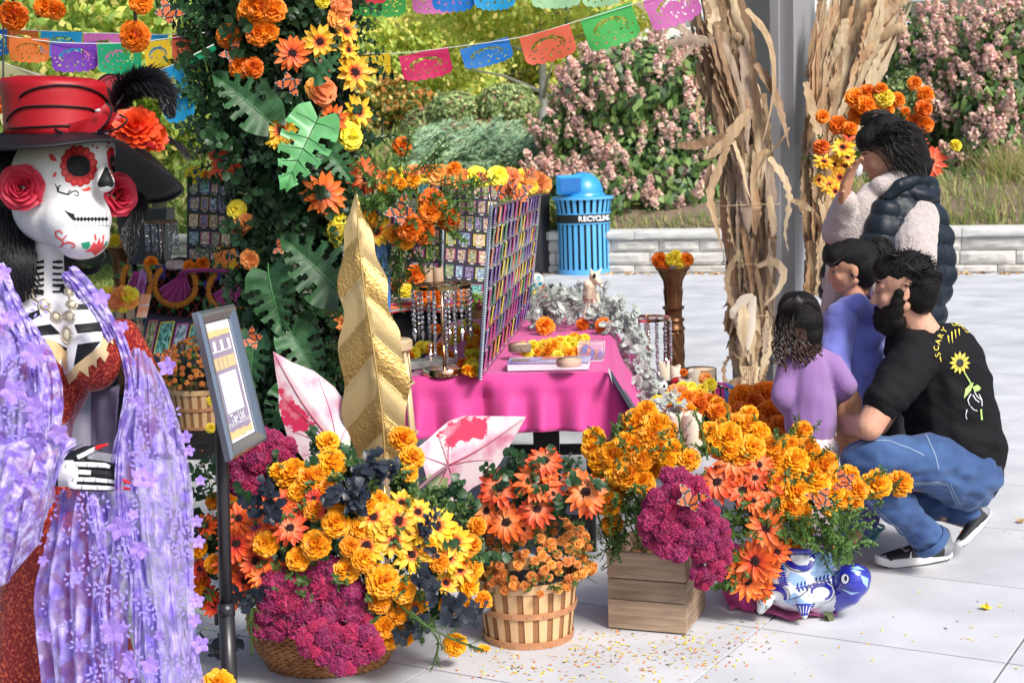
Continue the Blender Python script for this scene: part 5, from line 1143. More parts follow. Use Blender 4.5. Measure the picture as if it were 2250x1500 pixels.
# ---- crystal lamps
M_cry=mat('crystal',(.75,.73,.78),.06,metal=.75,col2=(.40,.38,.42),nscale=60,alpha=.85,spec=1.0); M_rose=mat('rose gold',(.75,.48,.33),.12,1.0)
def strand(n,drop=True,r=.0082):
    b=MB(); z=-.012
    for k in range(n):
        b.ell((0,0,z),(r,r*.7,r),seg=8,rings=4,mtx=Matrix.Rotation(k*.8,3,'Z')); z-=2.25*r
    b.tube([(0,0,0),(0,0,z)],.0008,4)
    if drop: b.lathe([(.0005,0),(.0075,-.012),(.006,-.022),(.0003,-.048)],(0,0,z+r),6)
    return b.mesh('crystal_strand',M_cry,False)
def lamp(label,base,h,rr,br,nst,nb,m,inner=5,nbi=11,tag_g='beaded crystal lamps',s=1.0):
    base=Vector(base); t=thing('crystal_lamp',label,'lamp',base,tag_g)
    b=MB(); b.lathe([(br,0),(br*1.02,.004),(br,.022),(br*.97,.026),(.012,.028),(.0,.03)],base,40); b.build('base',m,t,sharp=35)
    b=MB(); b.tube([base+V(0,0,.02),base+V(0,0,h)],.006*s,10); b.build('pole',m,t)
    b=MB(); b.lathe([(rr,h-.014),(rr+.0015,h-.014),(rr+.0015,h),(rr,h),(rr,h-.014)],base,48,cap=False)
    for k in range(3): a=k*2.1+.4; b.tube([base+V(0,0,h-.002),base+V(rr*math.cos(a),rr*math.sin(a),h-.004)],.0022,5)
    b.lathe([(rr*.45,h-.006),(rr*.45+.002,h-.006),(rr*.45+.002,h-.002),(rr*.45,h-.002),(rr*.45,h-.006)],base,30,cap=False); b.build('ring',m,t,sharp=35)
    so_=strand(nb,True,.0082*s); si=strand(nbi,True,.0072*s)
    for k in range(nst): a=2*PI*k/nst+.15; link('crystal_strand',so_,t,Matrix.Translation(base+V(rr*math.cos(a),rr*math.sin(a),h-.010))@Matrix.Rotation(rnd(0,3),4,'Z'))
    for k in range(inner): a=2*PI*k/inner+.5; link('crystal_strand',si,t,Matrix.Translation(base+V(rr*.45*math.cos(a),rr*.45*math.sin(a),h-.006))@Matrix.Rotation(rnd(0,3),4,'Z'))
    return t
lamp('crystal strand lamp on the pink tablecloth left of the tall board',G(977,822,TH+.004),.345,.112,.083,13,8,M_rose,7,15)
lamp('rose gold crystal strand lamp right of the pink table, by the bronze pedestal',W(1428,900,7.0),.435,.105,.08,13,9,M_rose,6,15)
# ---- things on the right half of the pink table
def TZ(x,y,h=0): return G(x,y,TH+.005)+V(0,0,h)
M_paper=mat('page edges',(.75,.74,.80),.7,bump=.2,bscale=200,stretch=(1,1,20));
bks=thing('guest_book','thick purple covered photo book on the pink tablecloth under the pale wood slice','book',TZ(1205,812))
mA=basis((TZ(1118,815)+TZ(1295,812))/2+ty*.05+V(0,0,.017),(TZ(1295,812)-TZ(1118,815)),ty)
L_=(TZ(1295,812)-TZ(1118,815)).length
b=MB(); b.box((0,0,0),(L_,.15,.028),mtx=mA,bev=.002); b.build('pages',M_paper,bks,False)
b=MB(); b.box((0,0,.0165),(L_+.008,.158,.003),mtx=mA@Matrix.Translation((0,0,.0165)),bev=.001); b.build('cover',mat('book cover',(.20,.16,.45),.3,col2=(.55,.50,.75),nscale=9,coat=.3),bks,False)
b=MB(); b.box((0,0,0),(.07,.06,.001),mtx=mA@Matrix.Translation((-L_/2+.045,-.01,.0195))); b.build('cover_photo',mat('cover photo dark',(.03,.03,.03),.3,col2=(.5,.35,.2),nscale=40),bks,False)
b=MB(); b.box((0,0,0),(.10,.03,.001),mtx=mA@Matrix.Translation((.02,.035,.0195))); b.build('cover_stripe',mat('cover orange',(.75,.2,.03),.4),bks,False)
M_bk=mat('slice bark',(.22,.18,.14),.95,bump=.8,bscale=60); M_cut=mat('slice cut',(.72,.52,.34),.8,col2=(.62,.42,.26),nscale=30)
def slice_(label,p,r,h,side=M_bk):
    t=thing('wood_slice',label,'wood slice',p,'wood slices on the book'); sd=rnd(0,9); b=MB(); b.lathe([(r*.96,0),(r,h*.3),(r,h*.8),(r*.97,h)],p,30,mod=lambda a,z:1+.03*math.sin(3*a+sd)+.015*math.sin(9*a)); b.build('bark',side,t,sharp=40)
    b=MB(); b.lathe([(r*.93,0),(0,.0015)],Vector(p)+V(0,0,h+.0008),30,mod=lambda a,z:1+.03*math.sin(3*a+sd)); b.build('cut_face',M_cut,t)
slice_('grey bark wood slice at the left end of the purple book',TZ(1143,790,.035),.047,.030); slice_('pale pink wood slice lying on the front of the purple book',TZ(1250,823,.034),.047,.026,mat('peeled bark',(.66,.42,.34),.8,bump=.4))
bx=thing('clear_box','clear plastic box of small orange and purple things on the pink table','box',TZ(1300,792))
mB=basis(TZ(1300,790,.036),V(.985,-.17,0),V(.17,.985,0)); b=MB(); b.box((0,0,0),(.095,.095,.07),mtx=mB); M_clr=mat('clear plastic',(.85,.88,.9),.05,alpha=.22,spec=1); b.build('shell',M_clr,bx,False)
b=MB();
for i,j,k in ((-1,-1,0),(1,-1,0),(1,1,0),(-1,1,0)): b.tube([mB@V(i*.0475,j*.0475,-.035),mB@V(i*.0475,j*.0475,.035)],.0012,4)
for z in (-.035,.035): b.tube([mB@V(i*.0475,j*.0475,z) for i,j in ((-1,-1),(1,-1),(1,1),(-1,1),(-1,-1))],.0012,4)
b.build('edges',mat('clear edge',(.7,.75,.78),.1),bx)
for k in range(14): b=MB(); b.box((0,0,0),(.022,.022,.022),mtx=mB@Matrix.Translation((rnd(-.035,.035),rnd(-.035,.035),-.025+.035*rnd(0,1)))@Matrix.Rotation(rnd(0,3),4,V(1,1,.3).normalized())); b.build('filling',mat('filling %d'%(k%3),[(.75,.16,.02),(.16,.05,.42),(.05,.12,.5)][k%3],.4),bx,False)
for lb,c_,x,y,d in [('orange marigold with a stem standing left at the back of the pink table','o',1198,735,44),('orange marigold half hidden behind the yellow garland on the pink table','o',1280,725,30),('large orange marigold at the right back edge of the pink table','o',1326,733,40)]:
    p=TZ(x,y); r=px2m(d/2,6.5)*1.1; t=tag(bloom(CODE[c_],p+V(0,0,r*.8),jit((0,-.7,.6),.2),r,None),lb,'marigold','marigold heads on the pink table')
g2=thing('marigold_garland','garland of pale yellow and gold marigolds heaped behind the purple book','garland',TZ(1220,780))
for x,y,c_,r in [(1150,770,'y',.03),(1172,766,'y',.03),(1160,782,'y',.027),(1195,765,'y',.03),(1215,775,'g',.043),(1205,787,'g',.036),(1240,770,'y',.030),(1232,755,'y',.028),(1250,785,'g',.03),(1262,765,'y',.028),(1250,752,'y',.026),(1272,752,'y',.027),(1285,748,'y',.026),(1265,780,'g',.028),(1225,790,'y',.028),(1240,785,'y',.03),(1180,780,'g',.025),(1285,765,'g',.025),(1225,760,'g',.03),(1210,758,'y',.026),(1262,745,'g',.026)]:
    bloom(CODE[c_],TZ(x,y+8,r*.9),jit((0,-.7,.7),.4),r,g2)
# skeleton lamb
M_bone=mat('bone',(.78,.66,.52),.55,col2=(.70,.55,.42),nscale=20)
LB=thing('lamb_skeleton','small cream lamb skeleton figure standing behind the silver leaves on the pink table','figurine',TZ(1305,705))
lz=7.1
def L(x,y,dz=0): return W(x,y,lz+dz)
b=MB()
for q in ([(L(1292,625),.030),(L(1300,640,.04),.034),(L(1296,655,.14),.026)],):
    for i in range(len(q)-1): b.caps(q[i][0],q[i+1][0],q[i][1]*.8,q[i+1][1]*.8)
b.caps(L(1304,632),L(1307,612),.014,.014); b.caps(L(1305,607),L(1318,622,-.03),.024,.014); b.caps(L(1318,622,-.03),L(1321,628,-.04),.014,.010)
b.caps(L(1300,601),L(1298,590),.010,.004); b.caps(L(1312,602),L(1322,590),.010,.004)
for x0,y0,x1,y1,dz in ((1295,645,1292,700,0),(1310,645,1322,702,0),(1285,650,1283,700,.12),(1305,650,1303,700,.14)): b.caps(L(x0,y0,dz),L((x0+x1)/2,(y0+y1)/2,dz),.013,.008); b.caps(L((x0+x1)/2,(y0+y1)/2,dz),L(x1,y1,dz),.008,.009)
fuse(b,'body',M_bone,LB,.004,3)
b=MB()
for k in range(7): y=628+k*4.6; b.tube(catmull([L(1282,y+5,.06),L(1286,y,.0-.02),L(1297,y-1,-.035),L(1308,y+1,-.02)],6),.0028,5)
b.build('ribs',M_bone,LB); b=MB(); b.ell(L(1306,606,-.03),(.008,.006,.012)); b.ell(L(1322,622,-.05),(.003,.003,.003)); b.ell(L(1318,624,-.05),(.003,.003,.003)); b.build('eye_socket',M_blk,LB)
# silver leaves garland
M_sil=mat('dusty miller',(.42,.48,.44),.75,col2=(.60,.64,.60),nscale=20,var=.2,sheen=.4)
def silver(seed):
    random.seed(seed); b=MB(); P=catmull([(0,0,0),(.05,0,.4),(.0,.05,.75),(.05,0,1)],8); b.tube(P,[.03]*9,4)
    for k in range(1,9):
        for s in (-1,1):
            a=k*.6+s*1.4; d=V(math.cos(a),math.sin(a),.5).normalized(); L=.42*(1.1-abs(k/9-.5)); u=jit(d.cross(V(-d.y,d.x,0)),.2)
            leafgrid(b,P[k],d,u,L,.10,nl=3)
            for q in (.4,.7):
                for s2 in (-1,1): d2=(d+ d.cross(u)*s2*.9).normalized(); leafgrid(b,P[k]+d*L*q,d2,u,L*.38,.06,nl=2)
    return b.mesh('silver_spray',M_sil)
SIL=[silver(s) for s in (1,2)]; random.seed(12)
sg=thing('silver_leaf_garland','garland of silvery lobed dusty miller leaves along the back and right side of the table','garland',TZ(1250,700))
def fS():
    if random.random()<.42: x,y=rand_in([(1165,665),(1250,640),(1345,650),(1345,700),(1160,715)]); return TZ(x,y+20,rnd(.0,.07)),V(rnd(-.8,.8),rnd(-1,.3),rnd(.2,1))
    t=rnd(0,1); x=1335+110*t+rnd(-28,34); y=690+235*t+rnd(-22,22); return W(x,y,7.0-.9*t+rnd(-.06,.06)),V(rnd(-.7,.9),-.6,rnd(-.7,.8))
b=MB()
for k in range(135):
    me=random.choice(SIL); p,d=fS(); Mx=frame(p,jit(d,.3),rnd(0,6),rnd(.06,.10)); b.add([Mx@v.co for v in me.vertices],[tuple(q.vertices) for q in me.polygons])
b.build('leaves',M_sil,sg)['kind']='stuff'
bt=thing('silver_boot','small silver boot shaped planter at the back left of the pink table by the board','planter',TZ(1178,718)); p=TZ(1180,722)
b=MB(); b.caps(p+V(0,0,.018),p+V(.0,0,.075),.026,.03); b.caps(p+V(0,0,.016),p+V(-.03,-.06,.012),.02,.015); fuse(b,'boot',mat('silver',(.45,.46,.45),.35,.7,bump=.4,bscale=60),bt,.004,2)
# framed board leaning at the right side of the table
fl=thing('leaning_picture','dark framed picture leaning against the right side of the pink tablecloth','picture',W(1390,930,5.6))
A0,A1,A2,A3=W(1338,822,5.62),W(1400,925,5.42),W(1396,908,5.78),W(1334,806,5.95)
n_=(A1-A0).cross(A3-A0).normalized(); b=MB(); Q=[A0,A1,A2,A3]; b.add(Q+[q+n_*.014 for q in Q],[(0,1,2,3),(7,6,5,4),(0,4,5,1),(1,5,6,2),(2,6,7,3),(3,7,4,0)]); b.build('frame',mat('charcoal frame',(.06,.07,.09),.4),fl,False)
b=MB(); Q=[W(1337,817,5.55),W(1346,845,5.50),W(1342,815,5.62),W(1335,803,5.65)]; b.add(Q,[(0,1,2,3)]); b.build('print',mat('print',(.75,.77,.8),.3,col2=(.1,.1,.1),nscale=30),fl,False)
# skull and flowers on the corner of the black table
sk_=thing('painted_skull','white sugar skull painted with blue and orange flowers on the black table corner','figurine',W(1178,640,8.5))
b=MB(); b.ell(W(1178,618,8.6),(.052,.06,.05)); b.ell(W(1180,636,8.57),(.034,.04,.03)); so2,bv=fuse(b,'skull',mat('white glaze',(.8,.8,.78),.2,coat=.5),sk_,.005,3)
b=MB();
for x,y,c_ in ((1170,615,0),(1183,612,0),(1187,624,0),(1175,628,0)): decal(b,bv,[(x+5*math.cos(i)*(1 if i%2 else .6),y+5*math.sin(i)*(1 if i%2 else .6)) for i in [k*PI/5 for k in range(10)]],0,step=4)
if b.v: b.build('painted_flowers',mat('teal paint',(.02,.30,.38),.3),sk_)
for lb,c_,x,y in [('yellow marigold left of the orange one by the painted skull','y',1168,640),('orange marigold in front of the painted skull','o',1194,642),('small yellow marigold right of the orange one by the painted skull','y',1222,640)]:
    tag(bloom(CODE[c_],W(x,y,8.35),jit((0,-.8,.5),.2),.036 if c_=='o' else .030,None),lb,'marigold','marigolds on the black table corner')
# ---- bronze twisted pedestals
M_brz=mat('bronze',(.16,.065,.03),.38,.7,col2=(.26,.13,.055),nscale=12,bump=.15)
def pedestal(label,px,pyt,Z,h=None,blooms=(),glabel='',rs=1.0):
    top=W(px,pyt,Z); base=V(top.x,top.y,0); h=top.z; t=thing('bronze_pedestal',label,'pedestal',base,'bronze twisted pedestals')
    b=MB(); b.lathe([(.085*rs,h-.012),(.090*rs,h-.006),(.090*rs,h),(.082*rs,h+.002),(.0,h-.01)],base,36); b.build('dish',M_brz,t,sharp=35)
    b=MB(); b.lathe([(.045*rs,h-.20),(.046*rs,h-.17),(.048*rs,h-.11),(.052*rs,h-.07),(.072*rs,h-.03),(.080*rs,h-.012)],base,36); b.build('capital',M_brz,t,sharp=40)
    b=MB()
    for k in range(14): a=2*PI*k/14; q=base+V(.046*rs*math.cos(a),.046*rs*math.sin(a),h-.19); leafgrid(b,q,V(math.cos(a)*.06,math.sin(a)*.06,1).normalized(),V(math.cos(a),math.sin(a),-.1),.085,.010,nl=5,fold=-.1,curl=.05)
    b.build('acanthus_leaves',M_brz,t)['kind']='stuff'
    b=MB(); b.lathe([(.045*rs,h-.20),(.058*rs,h-.205),(.058*rs,h-.215),(.046*rs,h-.225),(.045*rs,h-.26),(.056*rs,h-.27),(.058*rs,h-.28),(.048*rs,h-.29),(.052*rs,h-.31),(.060*rs,h-.32),(.060*rs,h-.328),(.05*rs,h-.335)],base,36); b.build('collar',M_brz,t,sharp=40)
    b=MB(); n=40; prof=[(.052*rs*(1+.0*math.sin(i)),h-.335-(h-.42)*i/n) for i in range(n+1)]
    b.lathe(prof[::-1],base,40,mod=lambda a,z:1+.10*math.sin(8*(a+z*9))); b.build('twisted_shaft',M_brz,t)
    b=MB(); b.lathe([(.11*rs,0),(.11*rs,.02),(.085*rs,.04),(.06*rs,.06),(.058*rs,.1)],base,36); b.build('foot',M_brz,t,sharp=35)
    fl=thing('marigold_bowl',glabel,'flowers',base+V(0,0,h))
    for c_,dx,dz,d in blooms: bloom(CODE[c_],base+V(dx,-.02+abs(dx)*.2,h+dz),jit((dx*4,-.7,.6),.2),d,fl)
pedestal('bronze twisted pedestal with a dish of marigolds beyond the crystal lamp on the right',1478,588,7.9,None,[('o',-.070,.042,.046),('y',-.012,.045,.040),('y',.034,.030,.038),('o',.072,.040,.044),('y',.015,.065,.034),('o',-.04,.02,.03)],'four orange and yellow marigolds in the dish of the right bronze pedestal')
pedestal('bronze twisted pedestal on the grass right of the painted chin',262,542,10.2,None,[('y',-.02,.045,.05),('o',.05,.04,.05),('y',-.06,.03,.04)],'yellow and orange marigolds on the left bronze pedestal',1.1)
# ---- ground altar in front of the corn column
la=thing('low_black_table','low black draped stand between the pink table and the corn column','table',W(1500,880,7.0))
lk=G(1440,905,.22); lr=G(1600,905,.22)
b=MB(); b.box((0,0,0),((lr-lk).length,1.0,.005),mtx=basis((lk+lr)/2+V(0,.45,.0),lr-lk,V(0,1,0)));  b.grid(lambda u,v:lk.lerp(lr,u)+V(0,-.01-.03*v-.015*math.sin(u*30)*v,-.20*v),40,4); b.grid(lambda u,v:lr+V(.02*v,u*.95,-.2*v),10,3); b.build('cloth',M_bcloth,la)
b=MB(); b.box((0,0,0),((lr-lk).length*.95,.9,.2),mtx=basis((lk+lr)/2+V(0,.46,-.105),lr-lk,V(0,1,0))); b.build('box',M_blk,la,False)
candle('taller cream candle in front of the bronze pedestal',1458,793,835,28,7.2,'candles on the altars'); candle('shorter cream candle right of the taller one, by the bronze pedestal',1484,803,838,24,7.3,'candles on the altars')
candle('cream candle at the centre of the low altar, right of the red figure',1506,832,872,30,6.8,'candles on the altars'); candle('tall slim cream candle next to the log slice',1526,812,872,28,6.95,'candles on the altars')
candle('short wide cream candle on the left among the gold marigolds',1487,907,1000,30,5.75,'candles on the altars'); candle('tall wide cream candle rising among the gold marigolds',1524,906,1012,42,5.72,'candles on the altars'); candle('low cream candle behind the other two among the marigolds',1468,914,990,34,5.9,'candles on the altars')
lg=thing('log_round','short log round with rough bark right of the candles','log',W(1538,830,7.5)); b=MB(); p=W(1538,836,7.6); b.lathe([(.085,0),(.082,.03),(.084,.062)],p,40,mod=lambda a,z:1+.03*math.sin(17*a)+.02*math.sin(31*a)); b.build('bark',M_bk,lg,sharp=50); b=MB(); b.lathe([(.080,.063),(0,.064)],p,30); b.build('cut_face',M_cut,lg)
se=thing('serape_blanket','folded striped serape blanket heaped by the foot of the corn column','blanket',W(1570,900,6.9)); random.seed(14); pat2=[random.randrange(10) for _ in range(80)]
b=MB(); c0=W(1562,893,6.9)
b.grid(lambda u,v:c0+V(.13*math.cos(PI*u)*(-1),(.30*v-.1)*1.0,.03+.085*math.sin(PI*u)**.7*(1-.5*v*v)+.008*math.sin(u*26+v*3)),30,24,mi=lambda u,v:pat2[int(u*30)]); b.build('cloth',SM,se)
b=MB(); b.grid(lambda u,v:c0+V(-.13+.26*u,-.1-.03*v,.11*math.sin(PI*u)**.7-.10*v*math.sin(PI*u)),30,5,mi=lambda u,v:pat2[int(u*30)]); b.build('cloth_end',SM,se)
cat=thing('painted_figure','small painted red and black figure lying beside the candles','figurine',W(1490,850,6.9)); b=MB(); b.ell(W(1490,838,6.85),(.035,.03,.022)); b.build('red_cap',mat('red gloss',(.5,.02,.02),.2),cat); b=MB(); b.ell(W(1490,853,6.85),(.04,.03,.02)); b.ell(W(1472,848,6.88),(.022,.02,.022)); b.build('body',M_blk,cat)
cs=thing('calaca_skull','small white skull with black spots nestled in the silver leaves','figurine',W(1455,850,6.7)); b=MB(); b.ell(W(1452,848,6.55),(.032,.035,.03)); b.build('skull',mat('white glaze',None),cs); b=MB(); b.ell(W(1446,846,6.52),(.007,.006,.008)); b.ell(W(1459,848,6.52),(.007,.006,.008)); b.build('eye_spots',M_blk,cs)
MG=thing('marigold_heap','heap of yellow and orange marigolds round the candles of the low altar','flowers',W(1500,890,6.3))
for c_,x,y,d in [('y',1446,885,34),('y',1462,898,36),('y',1480,888,32),('y',1452,902,32),('y',1492,898,30),('o',1510,880,44),('y',1528,868,38),('o',1535,895,48),('g',1536,878,44),('o',1560,885,44),('g',1575,890,40),('p',1495,865,36),('y',1500,852,30),('p',1482,858,30),('o',1480,910,44),('g',1512,905,38),('p',1550,832,30),('y',1560,845,30),('y',1543,855,26),('o',1502,818,18),('o',1575,905,40),('q',1520,848,22),('y',1545,870,30),('y',1470,875,30),('g',1590,898,30),('o',1450,912,30),('o',1498,890,36)]:
    bloom(CODE[c_],W(x,y,6.25-.3*(y-880)/60),jit((0,-.8,.6),.3),px2m(d/2,6.2)*1.15,MG)
OM=thing('marigold_clump','deep orange marigolds clustered at the foot of the corn column behind the toddler','flowers',W(1660,980,6.6))
for x,y,d in [(1632,875,64),(1682,868,66),(1655,885,50),(1640,912,56),(1690,905,56),(1715,935,50),(1660,930,50),(1700,965,56),(1625,900,40),(1670,950,50),(1722,910,46),(1640,945,50),(1650,865,40)]: bloom('marigold_orange',W(x,y,6.7-.2*(y-880)/60),jit((0,-.9,.5),.3),px2m(d/2,6.6)*1.08,OM)
def fO(): x,y=rand_in([(1615,880),(1720,900),(1720,980),(1630,970)]); p=W(x,y,6.85); return p,V(rnd(-1,1),-.5,rnd(0,1))
sprays(OM,30,fO,SPR,.10)
# ---- left altar (behind the statue)
ZL=10.0
lt=thing('left_altar_table','raised altar table with a black embroidered cover, left of the flower column','table',W(420,720,ZL))
a0,a1,a2,a3=W(300,705,9.7),W(585,735,9.5),W(580,598,9.5),W(318,585,9.7)
b=MB(); dback=V(.05,.8,0); b.add([a3,a2,a2+dback,a3+dback],[(0,1,2,3)]); b.grid(lambda u,v:(a3.lerp(a2,u)).lerp(a0.lerp(a1,u),v)+V(0,.012*math.sin(u*40)*v-.006,0),50,10); b.add([a3,a3+dback,a0+dback,a0],[(0,1,2,3)]); b.build('cover',M_bcloth,lt)
b=MB(); q0=V(a0.x+.05,a0.y+.05,0)
b.box(((a0.x+a1.x)/2,(a0.y+a1.y)/2+.45,(a0.z)/2),(abs(a1.x-a0.x)-.1,.7,a0.z)); b.build('stand',M_blk,lt,False)
def LF(u,v,l=.012): return (a3.lerp(a2,u)).lerp(a0.lerp(a1,u),v)+V(0,-l-.012,0)
def pxuv(x,y): return ((x-(318-18*(y-585)/120))/(285-15*0), (y-585-(x-318)*.045)/122)
b=MB()
for k in range(-8,16):
    for s in (1,-1):
        pts=[]
        for j in range(9): v=j/8; u=(k+.0)/12+s*v*.32;
        P_=[(k/12+s*(j/8)*.32,j/8) for j in range(9)]; P_=[q for q in P_ if 0<=q[0]<=1]
        if len(P_)>1: b.tube([LF(*q,.004) for q in P_],.0028,4)
b.tube([LF(u/20,.97,.008) for u in range(21)],.006,5)
b.build('orange_netting',mat('orange cord',(.42,.07,.02),.7),lt)['kind']='stuff'
M_mag=mat('magenta satin',(.34,.015,.20),.45,sheen=.3,bump=.3,bscale=30,stretch=(6,1,1)); M_emb=mat('embroidered orange',(.55,.20,.02),.8,bump=.9,bscale=200); M_leafe=mat('embroidered green',(.03,.16,.05),.8); M_blue=mat('embroidered blue',(.06,.03,.25),.8,bump=.9,bscale=200); M_lav=mat('lavender cloth',(.42,.20,.52),.6,sheen=.3)
sh=thing('embroidered_shawl','magenta satin drape over orange flower wreath embroidery on the left altar','drape',LF(.5,.8))
def fan(cx,cy,rx,ry,knot):
    P=[];
    for i in range(13): a=PI*(.05+.9*i/12); P.append((cx-rx*math.cos(a),cy+ry*math.sin(a)))
    b=MB()
    def f(u,v):
        i=u*12; k=min(int(i),11); t=i-k; e=(P[k][0]*(1-t)+P[k+1][0]*t,P[k][1]*(1-t)+P[k+1][1]*t); s=v**1.3; x=knot[0]+(u-.5)*14*(1-s)+(e[0]-knot[0])*s; y=knot[1]+(e[1]-knot[1])*v
        return W(x,y,9.52-.02-.02*math.sin(u*36)*v)
    b.grid(f,60,10); b.build('satin_fan',M_mag,sh)
    eb=MB(); rb=MB()
    for i in range(26):
        a=-.25*PI+1.5*PI*i/25; x=cx-(rx+9)*math.cos(a); y=cy+(ry+7)*math.sin(a)-4*(a<0 or a>PI)
        p=W(x,y,9.49); eb.ell(p,(.020,.010,.022),seg=8,rings=5)
        if i%3==0: leafgrid(rb,W(x,y,9.50),V(-math.cos(a),0,-math.sin(a)),V(0,-1,0),.055,.016,nl=3)
    eb.build('flower_wreath',M_emb,sh)['kind']='stuff'; rb.build('wreath_leaves',M_leafe,sh)['kind']='stuff'
fan(385,628,36,36,(402,600)); fan(505,640,38,36,(526,606)); fan(300,622,22,36,(300,596))
b=MB(); b.tube(catmull([W(402,602,9.48),W(408,597,9.46),W(450,594,9.44),W(500,596,9.44),W(528,602,9.46)],14),[.03]*15,8,flat=.4); b.build('satin_swag',M_mag,sh)
b=MB(); b.grid(lambda u,v:W(290+18*(1-v)+(20+6*math.sin(v*22)*.25)*u,592+78*v,9.5-.01*math.sin(u*9)),10,20); b.build('lavender_panel',M_lav,sh)
b=MB()
for x,y in ((336,622),(455,635),(355,596),(478,604)):
    p=W(x,y,9.5);
    for k in range(14): b.ell(p+V(rnd(-.022,.022),rnd(-.01,0),rnd(-.04,.04)),(.012,.008,.014),seg=6,rings=4)
b.build('blue_roses',M_blue,sh)['kind']='stuff'
LBd=thing('photo_board','upright black board of pet photo cards on the left altar beside the flower column','display board',W(470,590,10.3))
random.seed(44); board(LBd,W(410,583,10.35),W(590,592,10.2),W(590,398,10.2),W(411,388,10.35),5,7,cw=.72,ch=.70,my=.015)
PL=thing('paper_flower_garland','yellow and orange paper flowers on the top edge of the left altar board','garland',W(430,385,10.3))
for c_,x,y,d in [('q',426,384,34),('p',466,386,22),('q',438,380,22),('o',452,384,16)]: bloom(CODE[c_],W(x,y,10.2),jit((0,-.9,.4),.2),px2m(d/2,10.2)*1.2,PL)
for lb,c_,x,y,d in [('orange marigold at the left corner of the left altar','o',332,578,30),('orange and yellow paper flower tower against the left altar board','p',496,562,44),('yellow flower beside the orange one against the left altar board','q',508,580,34),('lower orange bloom of the stack by the left altar board','p',488,582,36),('orange marigold right of the clear packet on the left altar','o',415,585,26),('flat orange marigold in the middle of the left altar','o',445,580,30),('orange bloom at the right end of the left altar','o',530,588,34)]:
    tag(bloom(CODE[c_],W(x,y,9.55),jit((0,-.8,.5),.2),px2m(d/2,9.6)*1.15,None),lb,'flower','loose blooms on the left altar')
lamp('crystal strand lamp on the left altar in front of the pale wall',W(360,590,9.75),.31,.10,.05,12,8,mat('brown bronze',(.16,.09,.06),.3,.8),3,12)
cp=thing('clear_packet','small clear packet lying right of the crystal lamp on the left altar','packet',W(382,592,9.5)); b=MB(); b.box(W(385,582,9.55),(.11,.04,.06),bev=.01); b.build('packet',mat('packet',(.35,.28,.3),.1,col2=(.6,.5,.5),nscale=30,spec=.9),cp,False)
db=thing('dark_bin','dark grey square litter bin between the feathers and the left crystal lamp','bin',G(330,590)); b=MB(); p=W(325,580,11.5); b.add([(p.x-.19,p.y,p.z),(p.x+.11,p.y,p.z),(p.x+.17,p.y,p.z+.42),(p.x-.22,p.y,p.z+.42),(p.x-.19,p.y+.3,p.z),(p.x+.11,p.y+.3,p.z),(p.x+.17,p.y+.3,p.z+.42),(p.x-.22,p.y+.3,p.z+.42)],[(0,1,2,3),(5,4,7,6),(1,5,6,2),(4,0,3,7),(3,2,6,7),(1,0,4,5)]); b.build('body',mat('bin charcoal',(.035,.04,.05),.5),db,False)
b=MB()
for s in (-.13,.08): b.tube([V(p.x+s,p.y+.1,p.z+.02),V(p.x+s,p.y+.1,0)],.02,8)
b.build('legs',M_blk,db)
# lower shelf: slanted strip of photo cards, marigolds, candles and card
ls=thing('photo_strip_board','low slanted dark blue board with one row of pet photo cards below the left altar','display board',W(370,770,9.0))
M_navyb=mat('navy board',(.035,.04,.085),.5)
random.seed(3); board(ls,W(292,790,8.95),W(478,805,8.75),W(480,712,9.0),W(275,692,9.2),1,6,cw=.70,ch=.78,my=.05,mfront=M_navyb,caps=False,pal=(1,2,0,4,1,3))
b=MB(); b.add([W(275,690,9.25),W(545,720,8.95),W(545,712,9.5),W(275,682,9.6)],[(0,1,2,3)]); b.add([W(478,805,8.8),W(560,815,8.7),W(548,718,8.95),W(480,712,9.02)],[(0,1,2,3)]); b.build('shelf',mat('navy cloth',(.015,.012,.05),.8),ls,False)
candle('left cream candle under the paper flowers beside the orange card',264,673,698,18,8.9,'candles on the altars',mat('dim wax',(.5,.4,.3),.6)); candle('right cream candle under the paper flowers beside the orange card',287,670,700,20,8.9,'candles on the altars',mat('dim wax',None))  # cream wax with the left altar's shade put into its colour
pf=thing('paper_flower_cluster','orange and yellow paper flowers above two cream candles beside the lilac shawl','flowers',W(262,670,8.9))
for c_,x,y,d in [('q',238,652,40),('p',258,655,52),('q',282,648,40),('p',285,660,40),('q',270,668,34),('q',245,668,30),('p',270,645,34)]: bloom(CODE[c_],W(x,y,8.75),jit((0,-.9,.4),.2),px2m(d/2,8.75)*1.15,pf)
oc=thing('orange_card','orange card reading OTROS leaning against the left altar','card',W(312,697,8.8)); Q=[W(299,697,8.75),W(322,697,8.75),W(332,647,8.85),W(310,645,8.85)]; n_=(Q[1]-Q[0]).cross(Q[3]-Q[0]).normalized(); b=MB(); b.add(Q+[q-n_*.004 for q in Q],[(0,1,2,3),(7,6,5,4),(0,4,5,1),(1,5,6,2),(2,6,7,3),(3,7,4,0)]); b.build('card',mat('otros card',(.80,.24,.10),.4,col2=(.85,.55,.42),nscale=9),oc,False)
textmesh('OTROS',.020,'lettering',mat('white print',(.85,.85,.88),.5),oc,basis((Q[0]+Q[1]+Q[2]+Q[3])/4+n_*.003,Q[1]-Q[0],Q[3]-Q[0]),bold=True)
